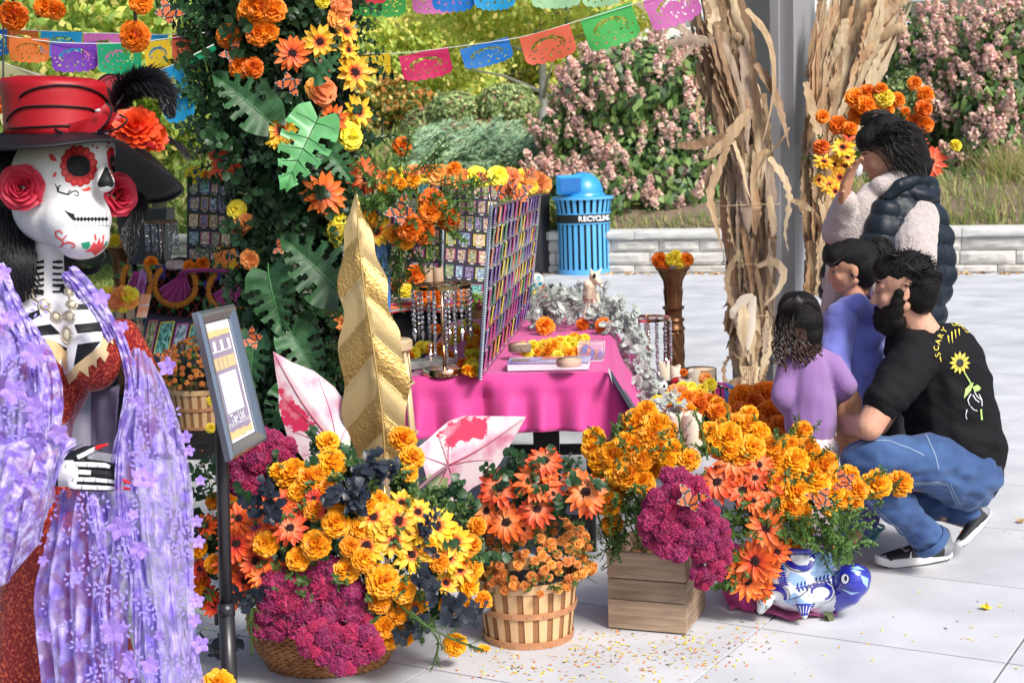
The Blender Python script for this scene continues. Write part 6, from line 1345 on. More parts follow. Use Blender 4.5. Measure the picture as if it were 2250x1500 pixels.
# mums in a bushel at the left
cL=G(432,948)+V(0,.16,0)
bushel(cL,.15,.175,.24,'round slatted bushel basket of rust mums behind the framed sign',group='bushel baskets')
o_=mumplant(cL+V(-.02,0,.33),.23,.20,190,'big mound of rust orange button mums in the bushel behind the framed sign',.017,.35)
butterfly('orange monarch butterfly on top of the rust mums behind the lilac shawl',W(363,783,8.1),toCam(W(363,783,8.1))+V(0,0,.4),.3,.10)
for x,y,lb in ((462,940,'yellow marigold on the ground beside the bushel of rust mums'),(465,880,'small yellow marigold above the bushel hoop by the sign pole')):
    tag(bloom('marigold_yellow',W(x,y,8.2 if y>900 else 8.3),V(0,-1,.2),.03,None),lb,'flower')
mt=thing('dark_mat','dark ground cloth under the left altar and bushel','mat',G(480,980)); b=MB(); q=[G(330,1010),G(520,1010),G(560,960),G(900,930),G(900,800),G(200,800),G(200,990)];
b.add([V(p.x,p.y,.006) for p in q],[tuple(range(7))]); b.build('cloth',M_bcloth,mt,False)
# ---- recycling bin
M_bb=mat('bin blue',(.10,.42,.80),.35,spec=.6); M_bd=mat('bin dome blue',(.03,.30,.66),.35,spec=.6)
rbp=G(1285,600); rb=thing('recycling_bin','light blue slatted metal recycling bin with a domed hood in front of the stone wall','recycling bin',rbp)
sc_=px2m(1,(rbp-CAMPOS).dot(_fw)); Rb=57*sc_; Hb=(605-440)*sc_
for k in range(26):
    a=2*PI*k/26; b=MB(); w=.26*(2*PI/26)*Rb*1.15
    def sl(u,v):
        z=.05+Hb*v*.96; r=Rb*(1+ (.13*max(0,v-.72)/.28)**1.0 if v>.72 else 1); r=Rb*(1+.13*max(0,(v-.72)/.28)**1.5)
        d=V(math.cos(a),math.sin(a),0); t_=V(-math.sin(a),math.cos(a),0); return rbp+d*r+t_*((u-.5)*2*w)+V(0,0,z)
    b.grid(sl,1,10); b.grid(lambda u,v:sl(1-u,v)-V(math.cos(a),math.sin(a),0)*.006,1,10); b.build('slat',M_bb,rb,False)
for z,hh,rr_ in ((.03,.07,Rb*1.01),(Hb*.67,.012,Rb*1.02),(Hb*.80,.012,Rb*1.05),(Hb*1.0,.03,Rb*1.16)):
    b=MB(); b.lathe([(rr_-.01,z-hh/2),(rr_+.006,z-hh/2),(rr_+.006,z+hh/2),(rr_-.01,z+hh/2),(rr_-.01,z-hh/2)],rbp,40,cap=False); b.build('band',M_bb,rb,sharp=30)
b=MB(); b.lathe([(Rb*1.025,Hb*.68),(Rb*1.045,Hb*.79)],rbp,48,cap=False); b.build('label_band',M_blk,rb)
b=MB(); b.lathe([(Rb*.93,.03),(Rb*.93,Hb*.98),(0,Hb*.98)],rbp,30); b.build('liner',M_blk,rb)
for ch,kk in zip('RECYCLING',(0,.95,1.9,2.85,3.8,4.7,5.3,6.1,7.1)):
    a=R(-99+kk*9.6); d=V(math.cos(a),math.sin(a),0); textmesh(ch,.088,'letter',mat('white print',None),rb,basis(rbp+d*(Rb*1.045+.004)+V(0,0,Hb*.735),V(-math.sin(a),math.cos(a),0),V(0,0,1)),bold=True)
b=MB(); b.lathe([(Rb*1.10,Hb*1.01),(Rb*.86,Hb*1.03),(Rb*.82,Hb*1.06)]+[(Rb*.78*math.cos(i*PI/20)*1.0,Hb*1.06+Rb*.80*math.sin(i*PI/20)) for i in range(0,11)],rbp,36,cap=False); b.build('dome',M_bd,rb,sharp=50)
hm=basis(rbp+V(-.17,-Rb*.70,Hb*1.06+Rb*.36),V(.97,.0,0)+V(0,.22,0),V(0,0,1))
b=MB(); b.box((0,0,0),(Rb*1.02,Rb*.72,Rb*.3),mtx=hm,bev=.03); b.build('hood',M_bd,rb,sharp=40)
b=MB(); b.box((0,0,0),(Rb*.82,Rb*.50,.01),mtx=hm@Matrix.Translation((0,-.0,Rb*.155)),bev=.004); b.build('flap',mat('bin flap',(.015,.14,.42),.3),rb,False)
b=MB(); p=G(1182,600); bk2=thing('black_bin','tall black litter bin with a grey lid partly hidden by the edge-on board','bin',p); b.lathe([(.15,0),(.16,.05),(.17,.95),(.18,.98)],p,30,mod=lambda a,z:1+.02*math.sin(24*a)); b.build('body',mat('black paint',(.02,.02,.025),.35),bk2); b=MB(); b.lathe([(.20,1.12),(.20,1.15),(.15,1.17),(0,1.175)],p,30); b.build('lid',mat('lid grey',(.25,.33,.45),.3),bk2)
b=MB()
for k in range(4): a=k*PI/2+.4; b.tube([p+V(.14*math.cos(a),.14*math.sin(a),.97),p+V(.16*math.cos(a),.16*math.sin(a),1.13)],.01,6)
b.build('lid_posts',M_blk,bk2)
# ---- framed sign on a pole
SGn=thing('framed_sign','silver framed poster on a tall black pole stand in front of the flower column','sign',W(520,1700,4.3))
C4=[W(503,1013,4.20),W(583,966,4.48),W(510,668,4.50),W(429,686,4.22)]     # BL BR TR TL
n_=(C4[1]-C4[0]).cross(C4[3]-C4[0]).normalized(); n_=n_ if n_.dot(CAMPOS-C4[0])>0 else -n_
def SP(u,v,l=0): return (C4[0]*(1-u)+C4[1]*u)*(1-v)+(C4[3]*(1-u)+C4[2]*u)*v+n_*l
M_sfr=mat('brushed frame',(.30,.35,.42),.3,.85); mu,mv=.17,.085
prof=[(0,-.012),(0,.006),(.25,.012),(.5,.010),(.75,.006),(1,.002),(1,-.012)]
b=MB(); ring=[(0,0),(1,0),(1,1),(0,1)]
for pi_,(q,l) in enumerate(prof):
    for (u,v) in ring: uu=u+(mu*q if u==0 else -mu*q); vv=v+(mv*q if v==0 else -mv*q); b.v.append(tuple(SP(uu,vv,l))); b.uv.append((0,0))
for pi_ in range(len(prof)-1):
    for k in range(4): b.f.append((pi_*4+k,pi_*4+(k+1)%4,(pi_+1)*4+(k+1)%4,(pi_+1)*4+k)); b.m.append(0)
b.build('frame',M_sfr,SGn,False)
def sq(u0,v0,u1,v1,m,nm,l): b=MB(); b.add([SP(u0,v0,l),SP(u1,v0,l),SP(u1,v1,l),SP(u0,v1,l)],[(0,1,2,3)]); return b.build(nm,m,SGn,False)
u0,u1,v0,v1=mu+.01,1-mu-.01,mv+.005,1-mv-.005
def pu(a,c): return u0+(u1-u0)*a, v0+(v1-v0)*c
M_pg=mat('poster grey',(.27,.24,.38),.25,coat=.6); M_pw=mat('poster white',(.82,.82,.90),.3,coat=.6); M_py=mat('poster tan',(.72,.52,.28),.3,coat=.6); M_po=mat('poster orange',(.90,.55,.25),.3)
sq(*pu(0,0),*pu(1,1),M_pw,'poster',-.004); sq(*pu(.0,.06),*pu(.93,.88),M_pg,'poster_field',-.003)
b=MB();
for k in range(9):
    for row,(vv,s) in enumerate(((.90,1),(.055,-1))):
        a=(k+.5)/9; hh=.035*rnd(.7,1.2); c_=SP(*pu(a*.93,vv),-.0022); ux=(SP(1,.5)-SP(0,.5))*(u1-u0)*.06; uy=(SP(.5,1)-SP(.5,0))*hh
        b.add([c_-ux-uy*.6,c_+ux-uy*.6,c_+ux*.9+uy*.5,c_+uy*.9,c_-ux*.9+uy*.5],[(0,1,2,3,4)])
b.build('marigold_border',M_po,SGn,False)
for a in (.12,.42,.72): sq(*pu(a,.755),*pu(a+.12,.84),M_pw,'pictured_figure',-.002);
sq(*pu(.06,.745),*pu(.86,.755),M_pw,'picture_line',-.0022); sq(*pu(.04,.60),*pu(.90,.70),M_py,'banner',-.0022)
for a in (.18,.36,.54): sq(*pu(a,.605),*pu(a+.02,.695),M_pg,'banner_bar',-.0015)
sq(*pu(.10,.235),*pu(.80,.565),M_pw,'blank_panel',-.0022)
mT=basis(SP(*pu(.45,.185),-.0015),C4[1]-C4[0],C4[3]-C4[0]); textmesh('Tag Us!',.034,'lettering',M_pw,SGn,mT,bold=True)
mT=basis(SP(*pu(.46,.14),-.0015),C4[1]-C4[0],C4[3]-C4[0]); textmesh('@NancyFlowerDesign',.0195,'lettering',M_pw,SGn,mT)
M_pole=mat('pole black',(.018,.018,.022),.35,spec=.6)
b=MB(); b.tube([W(488,840,4.34),W(487,950,4.34),W(497,1330,4.32)],.0185,20); b.build('upper_pole',M_pole,SGn); b=MB(); b.tube([W(497,1325,4.32),W(510,1640,4.30)],.023,20); b.build('lower_pole',M_pole,SGn); b=MB(); b.tube([W(496.5,1325,4.32),W(497.5,1352,4.32)],.025,20); b.build('collar',M_pole,SGn)
b=MB(); b.tube([W(475,1348,4.33),W(476,1372,4.33)],.006,8); b.tube([W(476,1350,4.33),W(495,1345,4.32)],.005,6); b.build('clamp',M_pole,SGn)
b=MB(); q=W(511,1660,4.30); b.lathe([(.16,.0),(.16,.012),(.03,.025)],V(q.x,q.y,0),30); b.build('base',M_pole,SGn); b=MB(); b.tube([W(510,1630,4.3),V(q.x,q.y,.01)],.023,12); b.build('foot_tube',M_pole,SGn)
# ================================================================ CORN STALK COLUMN, FLAGS, HANGING FLOWERS, TURTLE, PETALS
M_steel=mat('grey steel',(.34,.34,.36),.42,.25,bump=.03,bscale=300,col2=(.42,.42,.44),nscale=3,stretch=(1,1,.2))
sc=thing('steel_column','grey steel pavilion column with bevelled corner between two corn stalk bundles','column',G(1700,960))
pp=[(1603,8.30),(1694,8.02),(1712,8.00),(1716,8.03),(1745,7.98),(1792,8.28)]
base_=[G(1700,960)+V(0,0,0)]
def colpt(x,Z): p=W(x,300,Z); return V(p.x,p.y,0)
poly=[colpt(x,Z) for x,Z in pp]; poly=poly+[poly[-1]+V(-.10,.36,0),poly[0]+V(.05,.30,0)]
b=MB(); n=len(poly); b.add([p for p in poly]+[p+V(0,0,3.25) for p in poly],[(i,(i+1)%n,(i+1)%n+n,i+n) for i in range(n)]+[tuple(range(n))[::-1],tuple(range(n,2*n))]); b.build('shaft',M_steel,sc,False)
b=MB(); b.box((0,0,.01),(.62,.62,.02),mtx=Matrix.Translation(sum(poly,V(0,0,0))/n)@Matrix.Rotation(GA,4,'Z')); b.build('base_plate',M_steel,sc,False)
M_corn=[mat('husk %d'%k,c,.65,col2=c2,nscale=7,stretch=(7,7,.6),trans=.15,bump=.5,bscale=90,sheen=.1) for k,(c,c2) in enumerate((((.40,.26,.14),(.58,.42,.26)),((.24,.14,.075),(.40,.26,.15)),((.56,.42,.25),(.72,.58,.39)),((.33,.24,.17),(.48,.37,.28)),((.50,.29,.15),(.64,.42,.24))))]
def interp(A,t):
    i=min(int(t),len(A)-2); u=t-i; return tuple(A[i][k]*(1-u)+A[i+1][k]*u for k in range(3))
def cornleaf(t,pts,wid,mi,cup=.35,tw=0.0):
    n=26; P=catmull(pts,n); ws=[max(.0012,wid*(math.sin(PI*min(.99,(k/n*.84+.155)))**1.0)*(1+.12*math.sin(k*1.7))) for k in range(n+1)]
    a0=rnd(-.9,.9); nn=[]
    for k in range(n+1): a=a0+tw*k/n; nn.append(V(math.sin(a),-math.cos(a),.12*math.sin(k*.9)))
    b=MB(); b.ribbon(P,ws,nn,0,cup=cup*rnd(-.9,1.0),nw=4,ruf=rnd(0,.35)); return b.build('corn_leaf',M_corn[mi],t)
def bundle(name,label,AX,Z,n,probs,fan=0.0,seed=1,updown=1):
    random.seed(seed); t=thing(name,label,'corn stalks',W(AX[-1][0],AX[-1][1],Z),'corn stalk bundles tied to the steel column')
    b=MB()
    for k in range(34):
        a=rnd(0,2*PI); rr=rnd(.1,.75); pts=[]
        for j in range(9):
            x,y,r=interp(AX,j/8*(len(AX)-1.001)); pts.append(W(x+math.cos(a)*r*rr,y,Z+math.sin(a)*px2m(r,Z)*rr+.02))
        b.tube(pts,[rnd(.006,.010)]*9,6)
    o=b.build('stalks',M_corn[0],t); o['kind']='stuff'
    for k in range(n):
        t0=rnd(0,len(AX)-1.6); L=rnd(.9,2.4); a=rnd(-PI,0) if random.random()<.85 else rnd(0,PI); pts=[]; rr=rnd(.3,1.0); drift=rnd(-.5,.5)
        for j in range(6):
            tt=min(len(AX)-1.01,t0+L*j/5); x,y,r=interp(AX,tt); aa=a+drift*j/5; o_=rr*(1+.25*fan*(j/5)**2) + (rnd(0,.35)*(j/5)**2 if random.random()<.35 else 0)
            pts.append(W(x+math.cos(aa)*r*o_+rnd(-4,4),y+rnd(-5,5),Z+math.sin(aa)*px2m(r,Z)*o_))
        if updown<0: pts=pts[::-1]
        cornleaf(t,pts,px2m(rnd(6,16),Z),random.choices(range(5),probs)[0],tw=rnd(-1.2,1.2))
    return t
AXL=[(1566,-60,84),(1586,60,80),(1604,170,74),(1622,280,68),(1638,390,62),(1641,500,58),(1644,590,52),(1650,680,50),(1650,770,42),(1648,835,28)]
BL=bundle('corn_stalk_bundle','dried corn stalk bundle tied to the front left of the steel column',AXL,7.72,290,(3,2,3,2,1),seed=4)
man=[ [(1640,20),(1690,90),(1700,200),(1672,330)],[(1660,140),(1700,200),(1722,270),(1735,330)],[(1470,95),(1540,90),(1600,120),(1640,260)],[(1400,10),(1460,40),(1520,80),(1560,130)],[(1490,320),(1530,318),(1570,305),(1600,290)],[(1650,240),(1610,290),(1575,330),(1545,350)],[(1500,130),(1530,95),(1555,85),(1575,88)],
 [(1690,330),(1665,350),(1655,400),(1652,450)],[(1690,345),(1722,390),(1735,440),(1725,510),(1735,560)],[(1600,320),(1580,370),(1560,430),(1575,500),(1590,560)],[(1610,310),(1630,360),(1640,410),(1655,450)],[(1735,280),(1715,310),(1680,350),(1655,400)],[(1665,585),(1700,575),(1722,600),(1708,640),(1680,670)],[(1620,560),(1600,600),(1600,640),(1622,700),(1640,740)],[(1600,870),(1590,810),(1610,780),(1640,800)],[(1640,830),(1600,850),(1598,900),(1610,920)],[(1740,440),(1760,448),(1778,458),(1792,465)],[(1690,430),(1700,500),(1695,520)],[(1540,210),(1532,250),(1540,290),(1545,305)],[(1560,360),(1558,420),(1575,470)]]
for k,P in enumerate(man): cornleaf(BL,[W(x,y,7.50+.02*(k%4)) for x,y in P],px2m([13,15,12,8,11,14,7,9,12,12,8,6,9,12,11,10,8,10,9,8][k],7.5),[0,1,3,3,1,0,3,0,2,0,2,0,2,0,1,1,0,2,4,0][k],tw=.6)
for k in range(46):   # the frayed foot
    a=rnd(-1,1); x0=1648+a*22; cornleaf(BL,[W(x0,805,7.6),W(1648+a*16,838,7.56),W(1650+a*42+rnd(-6,6),870,7.55),W(1650+a*62+rnd(-8,8),895+rnd(-14,16),7.5)],px2m(rnd(3,6),7.5),random.choice((2,2,0,3)),tw=.5)
cornleaf(BL,[W(1648,660,7.48),W(1635,690,7.42),W(1632,730,7.42),W(1640,785,7.46)],.030,2); MATS['husk white']=None; del MATS['husk white']
wh=mat('husk white',(.78,.70,.58),.7,trans=.3)
for P in ([(1655,648),(1630,662),(1622,700),(1636,750)],[(1658,650),(1650,690),(1648,730),(1642,770)],[(1652,650),(1618,680),(1612,690),(1606,700)]):
    n=14; b=MB(); pts=catmull([W(x,y,7.44) for x,y in P],n); b.ribbon(pts,[max(.001,.026*math.sin(PI*min(.98,k/n*.85+.1))) for k in range(n+1)],V(0,-1,0),0,cup=.5); b.build('pale_husk',wh,BL)
tw_=mat('twine',(.55,.42,.25),.9);
for y,r in ((448,72),(578,58),(690,46),(835,30)):
    x,yy,rr=interp(AXL,next(i+(y-AXL[i][1])/(AXL[i+1][1]-AXL[i][1]) for i in range(len(AXL)-1) if AXL[i][1]<=y<=AXL[i+1][1])); c=W(x,y,7.72); q=px2m(r,7.72); b=MB(); b.tube([c+V(q*math.cos(a),q*math.sin(a),.004*math.sin(a*3)) for a in [i*PI/12 for i in range(25)]],.0025,5); b.build('twine',tw_,BL)
AXR=[(1905,-60,120),(1890,40,108),(1865,140,86),(1835,240,66),(1812,340,46),(1800,440,34),(1796,540,30),(1794,640,26)]
BR=bundle('corn_stalk_bundle','dried corn stalk bundle fanning up and right behind the steel column',AXR,8.0,150,(3,1,2,1,3),seed=8)
random.seed(18)
for k in range(46):   # broad leaves of the fan
    a=rnd(-1,1); top=(1900+a*105,rnd(-40,60)+abs(a)*20); bx_=1835+a*22; cornleaf(BR,[W(bx_,rnd(330,400),7.93),W(1845+a*50,250,7.9),W(1870+a*85,130,7.88),W(top[0]+rnd(-15,25),top[1],7.87)],px2m(rnd(10,18),8),random.choice((4,0,2,4)),tw=.4)
for P in ([(1930,60),(1960,20),(1990,0),(2020,-10)],[(1900,110),(1945,75),(1985,62),(2000,90)],[(1880,330),(1905,200),(1930,130),(1960,80)],[(1800,440),(1812,500),(1800,560),(1790,600)],[(1790,470),(1820,520),(1825,560),(1800,600)],[(1770,180),(1785,240),(1800,300),(1812,340)]): cornleaf(BR,[W(x,y,7.84) for x,y in P],px2m(12,7.9),random.choice((4,0,2)),tw=.5)
# bouquet fixed to the right of the column, around the woman's head
BW=thing('marigold_bouquet','spray of orange marigolds, sunflowers and red gerberas on the column around the woman\'s head','flowers',W(1900,420,7.0))
ZW=6.95
for c_,x,y,d in [('o',1807,257,30),('o',1841,275,40),('o',1867,283,34),('o',1885,253,42),('o',1880,216,46),('o',1905,204,38),('o',1903,232,44),('o',1936,196,30),('y',1943,216,42),('o',1972,219,34),('o',2009,183,30),('o',2033,207,38),('o',2029,239,38),('o',2033,275,36),('o',2007,270,38),('o',1927,237,30),('o',1953,241,24),('o',1989,245,22),('o',1805,324,36),('y',2100,320,27),('S',1852,325,52),('S',1810,357,48),('S',1833,360,42),('S',1857,365,46),('S',1800,397,34),('S',1823,408,44),('S',1835,420,38),('S',1845,390,40),('G',2044,357,72),('R',2015,320,52),('R',2005,290,40),('S',1862,345,40),('R',1865,300,30)]:
    bloom(CODE[c_],W(x,y,ZW+rnd(-.04,.04)),jit((0.1,-.9,.4),.35),px2m(d/2,ZW)*1.12,BW)
b=MB()
for x,y in ((1807,257),(1841,275),(1885,253),(1943,216),(1972,219),(2009,183),(2033,207),(2029,239),(2033,275),(2100,320),(1905,204)): b.tube(catmull([W(x,y,ZW+.03),W((x*2+1900)/3+8,(y*2+400)/3,ZW+.05),W(1915+rnd(-15,15),400,ZW+.1)],8),.0035,5)
b.build('stems',M_stem,BW)['kind']='stuff'
def fW(): x,y=rand_in([(1800,300),(1860,260),(1980,240),(2040,260),(2060,360),(1830,430)]); p=W(x,y,ZW+.09); return p,V(rnd(-1,1),-.3,rnd(-.3,1))
sprays(BW,60,fW,SPR,.09); reach(BW,[W(2040,350,7),W(2075,340,6.98),W(2100,322,6.95)],6,.05); reach(BW,[W(2050,365,7),W(2090,372,6.98),W(2125,385,6.95)],14,.07)
# ---------------------------------------------------------------- papel picado
def flagmesh(seed,scal=6,nu=46,nv=34,lattice=False):
    random.seed(seed); holes=[]
    for k in range(9): a=PI*(.08+.84*k/8); holes.append((.5+.30*math.cos(a),.42-.26*math.sin(a)*.9+.04,.030,.060,a))
    for k in range(6): a=PI*(.1+.8*k/5); holes.append((.5+.17*math.cos(a),.42-.16*math.sin(a),.022,.04,a))
    for k in range(5): holes.append((.16+.17*k,.80+.03*math.sin(k*2),.028,.035,0))
    for k in range(8): holes.append((.1+.115*k,.62+.04*math.cos(k*3),.020,.03,.7))
    for sx in (.22,.78):
        for q in range(5): a=q*2*PI/5; holes.append((sx+.05*math.cos(a),.50+.065*math.sin(a),.020,.030,a))
    for k in range(14): holes.append((rnd(.06,.94),rnd(.14,.86),.014,.018,0))
    def f(u,v):
        bot=1-.10*(abs(math.sin(u*scal*PI)))**.6*0; vv=v*(.93+.07*abs(math.sin(u*scal*PI))**.7)*(1-.16*(2*u-1)**4*1.0)
        return V(u-.5,-vv,.045*math.sin(u*5+seed)*v+.03*math.sin(v*4+u*3+seed)*v)
    def keep(u,v):
        if v<.09: return True
        if lattice: return not (abs(((u*9+v*6)%1)-.5)<.30 and abs(((u*9-v*6)%1)-.5)<.30 and v>.12)
        for hx,hy,a,b_,an in holes:
            dx=u-hx; dy=v-hy; x=dx*math.sin(an)+dy*math.cos(an); y=dx*math.cos(an)-dy*math.sin(an)
            if (x/b_)**2+(y/a)**2<1: return False
        return True
    b=MB(); b.grid(f,nu,nv,keep=keep); return b
FLAGC={'yellow':(.92,.62,.02),'magenta':(.80,.02,.16),'blue':(.01,.22,.75),'coral':(.88,.16,.08),'green':(.10,.62,.14),'pink':(.80,.20,.60),'orange':(.90,.22,.04),'sky':(.02,.42,.85),'purple':(.25,.06,.60),'pale':(.45,.80,.45),'cream':(.72,.70,.38),'red':(.80,.03,.06),'deepgreen':(.01,.45,.20)}
FM={}
def flag(t,c,a,e,drop,Z,Z2=None,seed=0,lattice=False,lean=0):
    if (c,seed,lattice) not in FM: FM[c,seed,lattice]=flagmesh(seed,scal=5+seed%3,lattice=lattice).mesh('paper_flag',mat('paper '+c,FLAGC[c],.6,trans=.55),True)
    A_=W(*a,Z); E_=W(*e,Z2 or Z); x=E_-A_; m=A_.lerp(E_,.5); bt=W((a[0]+e[0])/2+lean,(a[1]+e[1])/2+drop,(Z+(Z2 or Z))/2)-m
    y=-bt; n=x.cross(y).normalized(); s=x.length
    return link('paper_flag',FM[c,seed,lattice],t,Matrix.Translation(m)@Matrix((x,y,n*s)).transposed().to_4x4())
def string(label,pts,flags,Z):
    t=thing('papel_picado_string',label,'paper bunting',W(pts[0][0],pts[0][1],Z),'papel picado strings')
    b=MB(); b.tube(catmull([W(x,y,Z) for x,y in pts],24),.0018,5); b.build('cord',mat('cord',(.7,.7,.68),.7),t)
    for k,(c,a,e,d,*r) in enumerate(flags): flag(t,c,a,e,d,Z+rnd(-.02,.02),seed=k%4,lean=(r[0] if r else 0),lattice=(c=='cream'))
    return t
string('papel picado string from yellow to pink flags rising right across the yellow trees',[(760,115),(870,118),(1010,102),(1145,82),(1275,45),(1415,2),(1560,-50)],[('yellow',(772,118),(857,120),50,6),('magenta',(875,119),(985,109),58,22),('blue',(1008,103),(1118,88),46,22),('coral',(1140,82),(1252,55),66,22),('green',(1275,46),(1385,3),78,24),('pink',(1412,4),(1520,-38),72,28)],6.6)
string('papel picado string along the very top with large green and pink flags',[(740,-45),(900,-30),(1040,-28),(1200,-45)],[('green',(762,-32),(892,-28),68,0),('pink',(903,-30),(1010,-32),62,10),('pale',(1165,-45),(1270,-48),66,8),('pale',(1275,-48),(1360,-52),66,8)],7.3)
string('nearer papel picado string at the top with red, blue and pale green flags',[(740,-60),(950,-60),(1200,-70),(1370,-75)],[('red',(745,-50),(850,-52),62,0),('blue',(948,-55),(1040,-58),84,2),('sky',(1040,-58),(1130,-62),84,2),('pale',(1190,-68),(1275,-70),88,2),('sky',(1262,-68),(1345,-72),70,2)],5.6)
string('far papel picado string at upper left running behind the nearer one',[(-40,62),(90,68),(180,72),(290,75),(370,76),(460,68)],[('blue',(-40,64),(22,66),58,0),('orange',(16,66),(84,68),50,0),('sky',(90,69),(180,71),56,0),('pink',(184,73),(268,75),74,4),('sky',(325,75),(368,76),58,4),('red',(378,77),(442,72),60,8)],5.75)
string('near papel picado string at upper left with orange, purple, green and yellow flags',[(-20,74),(110,92),(215,96),(315,92),(450,72)],[('orange',(22,78),(106,90),54,8),('purple',(112,92),(210,96),64,14),('deepgreen',(214,96),(308,95),68,8),('yellow',(314,93),(372,88),64,14),('coral',(376,88),(440,84),62,10)],5.3)
t=thing('papel_picado_string','slanting string with one large blue flag beside the black feathers','paper bunting',W(400,140,5.25),'papel picado strings'); b=MB(); b.tube([W(300,175,5.25),W(392,138,5.25),W(470,98,5.25)],.0018,5); b.build('cord',MATS['cord'],t); flag(t,'sky',(330,166),(396,136),120,5.25,seed=3,lean=28); flag(t,'deepgreen',(410,128),(470,98),14,5.25,seed=2,lean=8)
t=thing('papel_picado_string','cream lattice paper flag behind the left of the red hat','paper bunting',W(0,140,5.1),'papel picado strings'); b=MB(); b.tube([W(-60,115,5.1),W(120,178,5.1)],.0018,5); b.build('cord',MATS['cord'],t); flag(t,'cream',(-40,122),(98,170),130,5.1,seed=1,lean=-20,lattice=True)
# marigolds hanging at the top left
for lb,x,y,d,ln in [('marigold_hang at the top left corner',28,35,66,1),('x',100,14,50,0),('x',122,22,44,0),('x',297,80,68,1),('x',310,6,52,0),('x',8,228,44,0)]:
    lb={28:'orange paper marigold hanging in the top left corner over the flags',100:'orange marigold cut by the top edge, second from the top left corner',122:'orange marigold beside the one cut by the top edge at the upper left',297:'big orange marigold hanging in front of the pink paper flag',310:'orange marigold on the black cord above the big hanging one',8:'orange marigold at the left edge behind the red hat'}[x]
    t=thing('hanging_marigold',lb,'marigold',W(x,y,4.9),'marigolds hanging among the flags'); bloom('marigold_orange',W(x,y,4.9),jit((0,-.9,-.2),.2),px2m(d/2,4.9)*1.08,t); b=MB(); b.tube([W(x+2,y-10,4.9),W(x-1,y-60,4.9),W(x,-60,4.9)],.006 if ln else .003,6); b.build('cord',M_blk,t)
butterfly('monarch butterfly hanging near the top edge left of the flower column',W(370,30,5.0),toCam(W(370,30,5.0))+V(0,0,.5),R(-40),.10)
butterfly('monarch butterfly with its wing over a white one beside the framed sign',W(555,745,4.9),toCam(W(550,745,4.9)),R(60),.08)
# ---------------------------------------------------------------- turtle planter
M_gl=mat('white majolica',(.74,.76,.80),.10,coat=1,col2=(.62,.66,.74),nscale=9); M_cob=mat('cobalt glaze',(.012,.012,.22),.10,coat=1,col2=(.02,.03,.40),nscale=12); M_lb=mat('pale blue glaze',(.30,.48,.78),.12,coat=1); M_ink=mat('black line glaze',(.01,.01,.03),.2,coat=.5)
TT=thing('turtle_planter','glazed white and cobalt blue ceramic turtle planter on the pink cloth','planter',G(1765,1360))
zt=5.0
b=MB(); cT=W(1755,1275,zt+.10)
b.ell(cT,(px2m(96,zt),.15,px2m(66,zt))); b.lathe([(.10,0),(.125,.03),(.105,.07),(.088,.085),(.0,.085)],cT+V(.01,0,.04),32)
b.caps(cT+V(.07,-.02,-.05),W(1862,1300,zt),.075,.05); b.ell(W(1873,1275,zt-.01),(px2m(40,zt),.055,px2m(41,zt)),seg=20,rings=14); b.ell(W(1893,1268,zt-.01),(px2m(22,zt),.04,px2m(27,zt)))
b.caps(W(1765,1320,zt-.03),W(1768,1352,zt-.05),.036,.012); b.caps(W(1680,1320,zt),W(1672,1340,zt),.03,.015); b.caps(W(1850,1320,zt+.15),W(1850,1335,zt+.15),.03,.015)
def tf(c,n):
    q=c-CAMPOS;
    return 0
bodyT,bvT=fuse(b,'body',[M_gl,M_cob],TT,.006,4,fmat=lambda c,n:1 if (c-W(1873,1275,zt)).length<.072 or (c.x>W(1832,1300,zt).x) else 0)
b=MB()   # rim of the pot
b.lathe([(.100,.0),(.108,.012),(.106,.020),(.090,.018),(.084,-.02)],cT+V(.01,0,.118),36,cap=False); b.build('rim',M_cob,TT)
b=MB(); D=lambda P,mi,l=.0012,st=6: decal(b,bvT,P,mi,l,st)
# pale blue shapes, cobalt borders, black outlines
for P in ([(1790,1205),(1822,1215),(1842,1240),(1830,1262),(1800,1278),(1782,1262)],[(1738,1255),(1768,1268),(1775,1290),(1745,1285),(1728,1270)],[(1745,1300),(1765,1318),(1790,1330),(1745,1330),(1722,1322)],[(1700,1225),(1722,1232),(1730,1255),(1715,1262)]): D(P,1)
def ringp(cx,cy,rx,ry,a0,a1,w,rot=0):
    pts=[];
    for i in range(21):
        a=R(a0+(a1-a0)*i/20); pts.append((cx+rx*math.cos(a),cy+ry*math.sin(a)))
    return stroke(pts,[w*(.4+.6*math.sin(PI*i/20)) for i in range(21)])
for a in ((1758,1222,28,24,60,330,15),(1765,1228,20,22,-70,120,12),(1812,1232,26,30,-120,60,12),(1700,1310,26,20,150,380,13),(1805,1300,22,16,170,430,9),(1738,1215,12,16,90,300,8)): D(ringp(*a),0,.0018,5)
for a in ((1758,1222,38,33,50,340,2),(1812,1232,36,40,-130,80,2),(1700,1310,36,28,140,390,2),(1805,1300,31,24,150,440,2),(1735,1285,40,30,0,90,2)): D(ringp(*a),2,.0018,5)
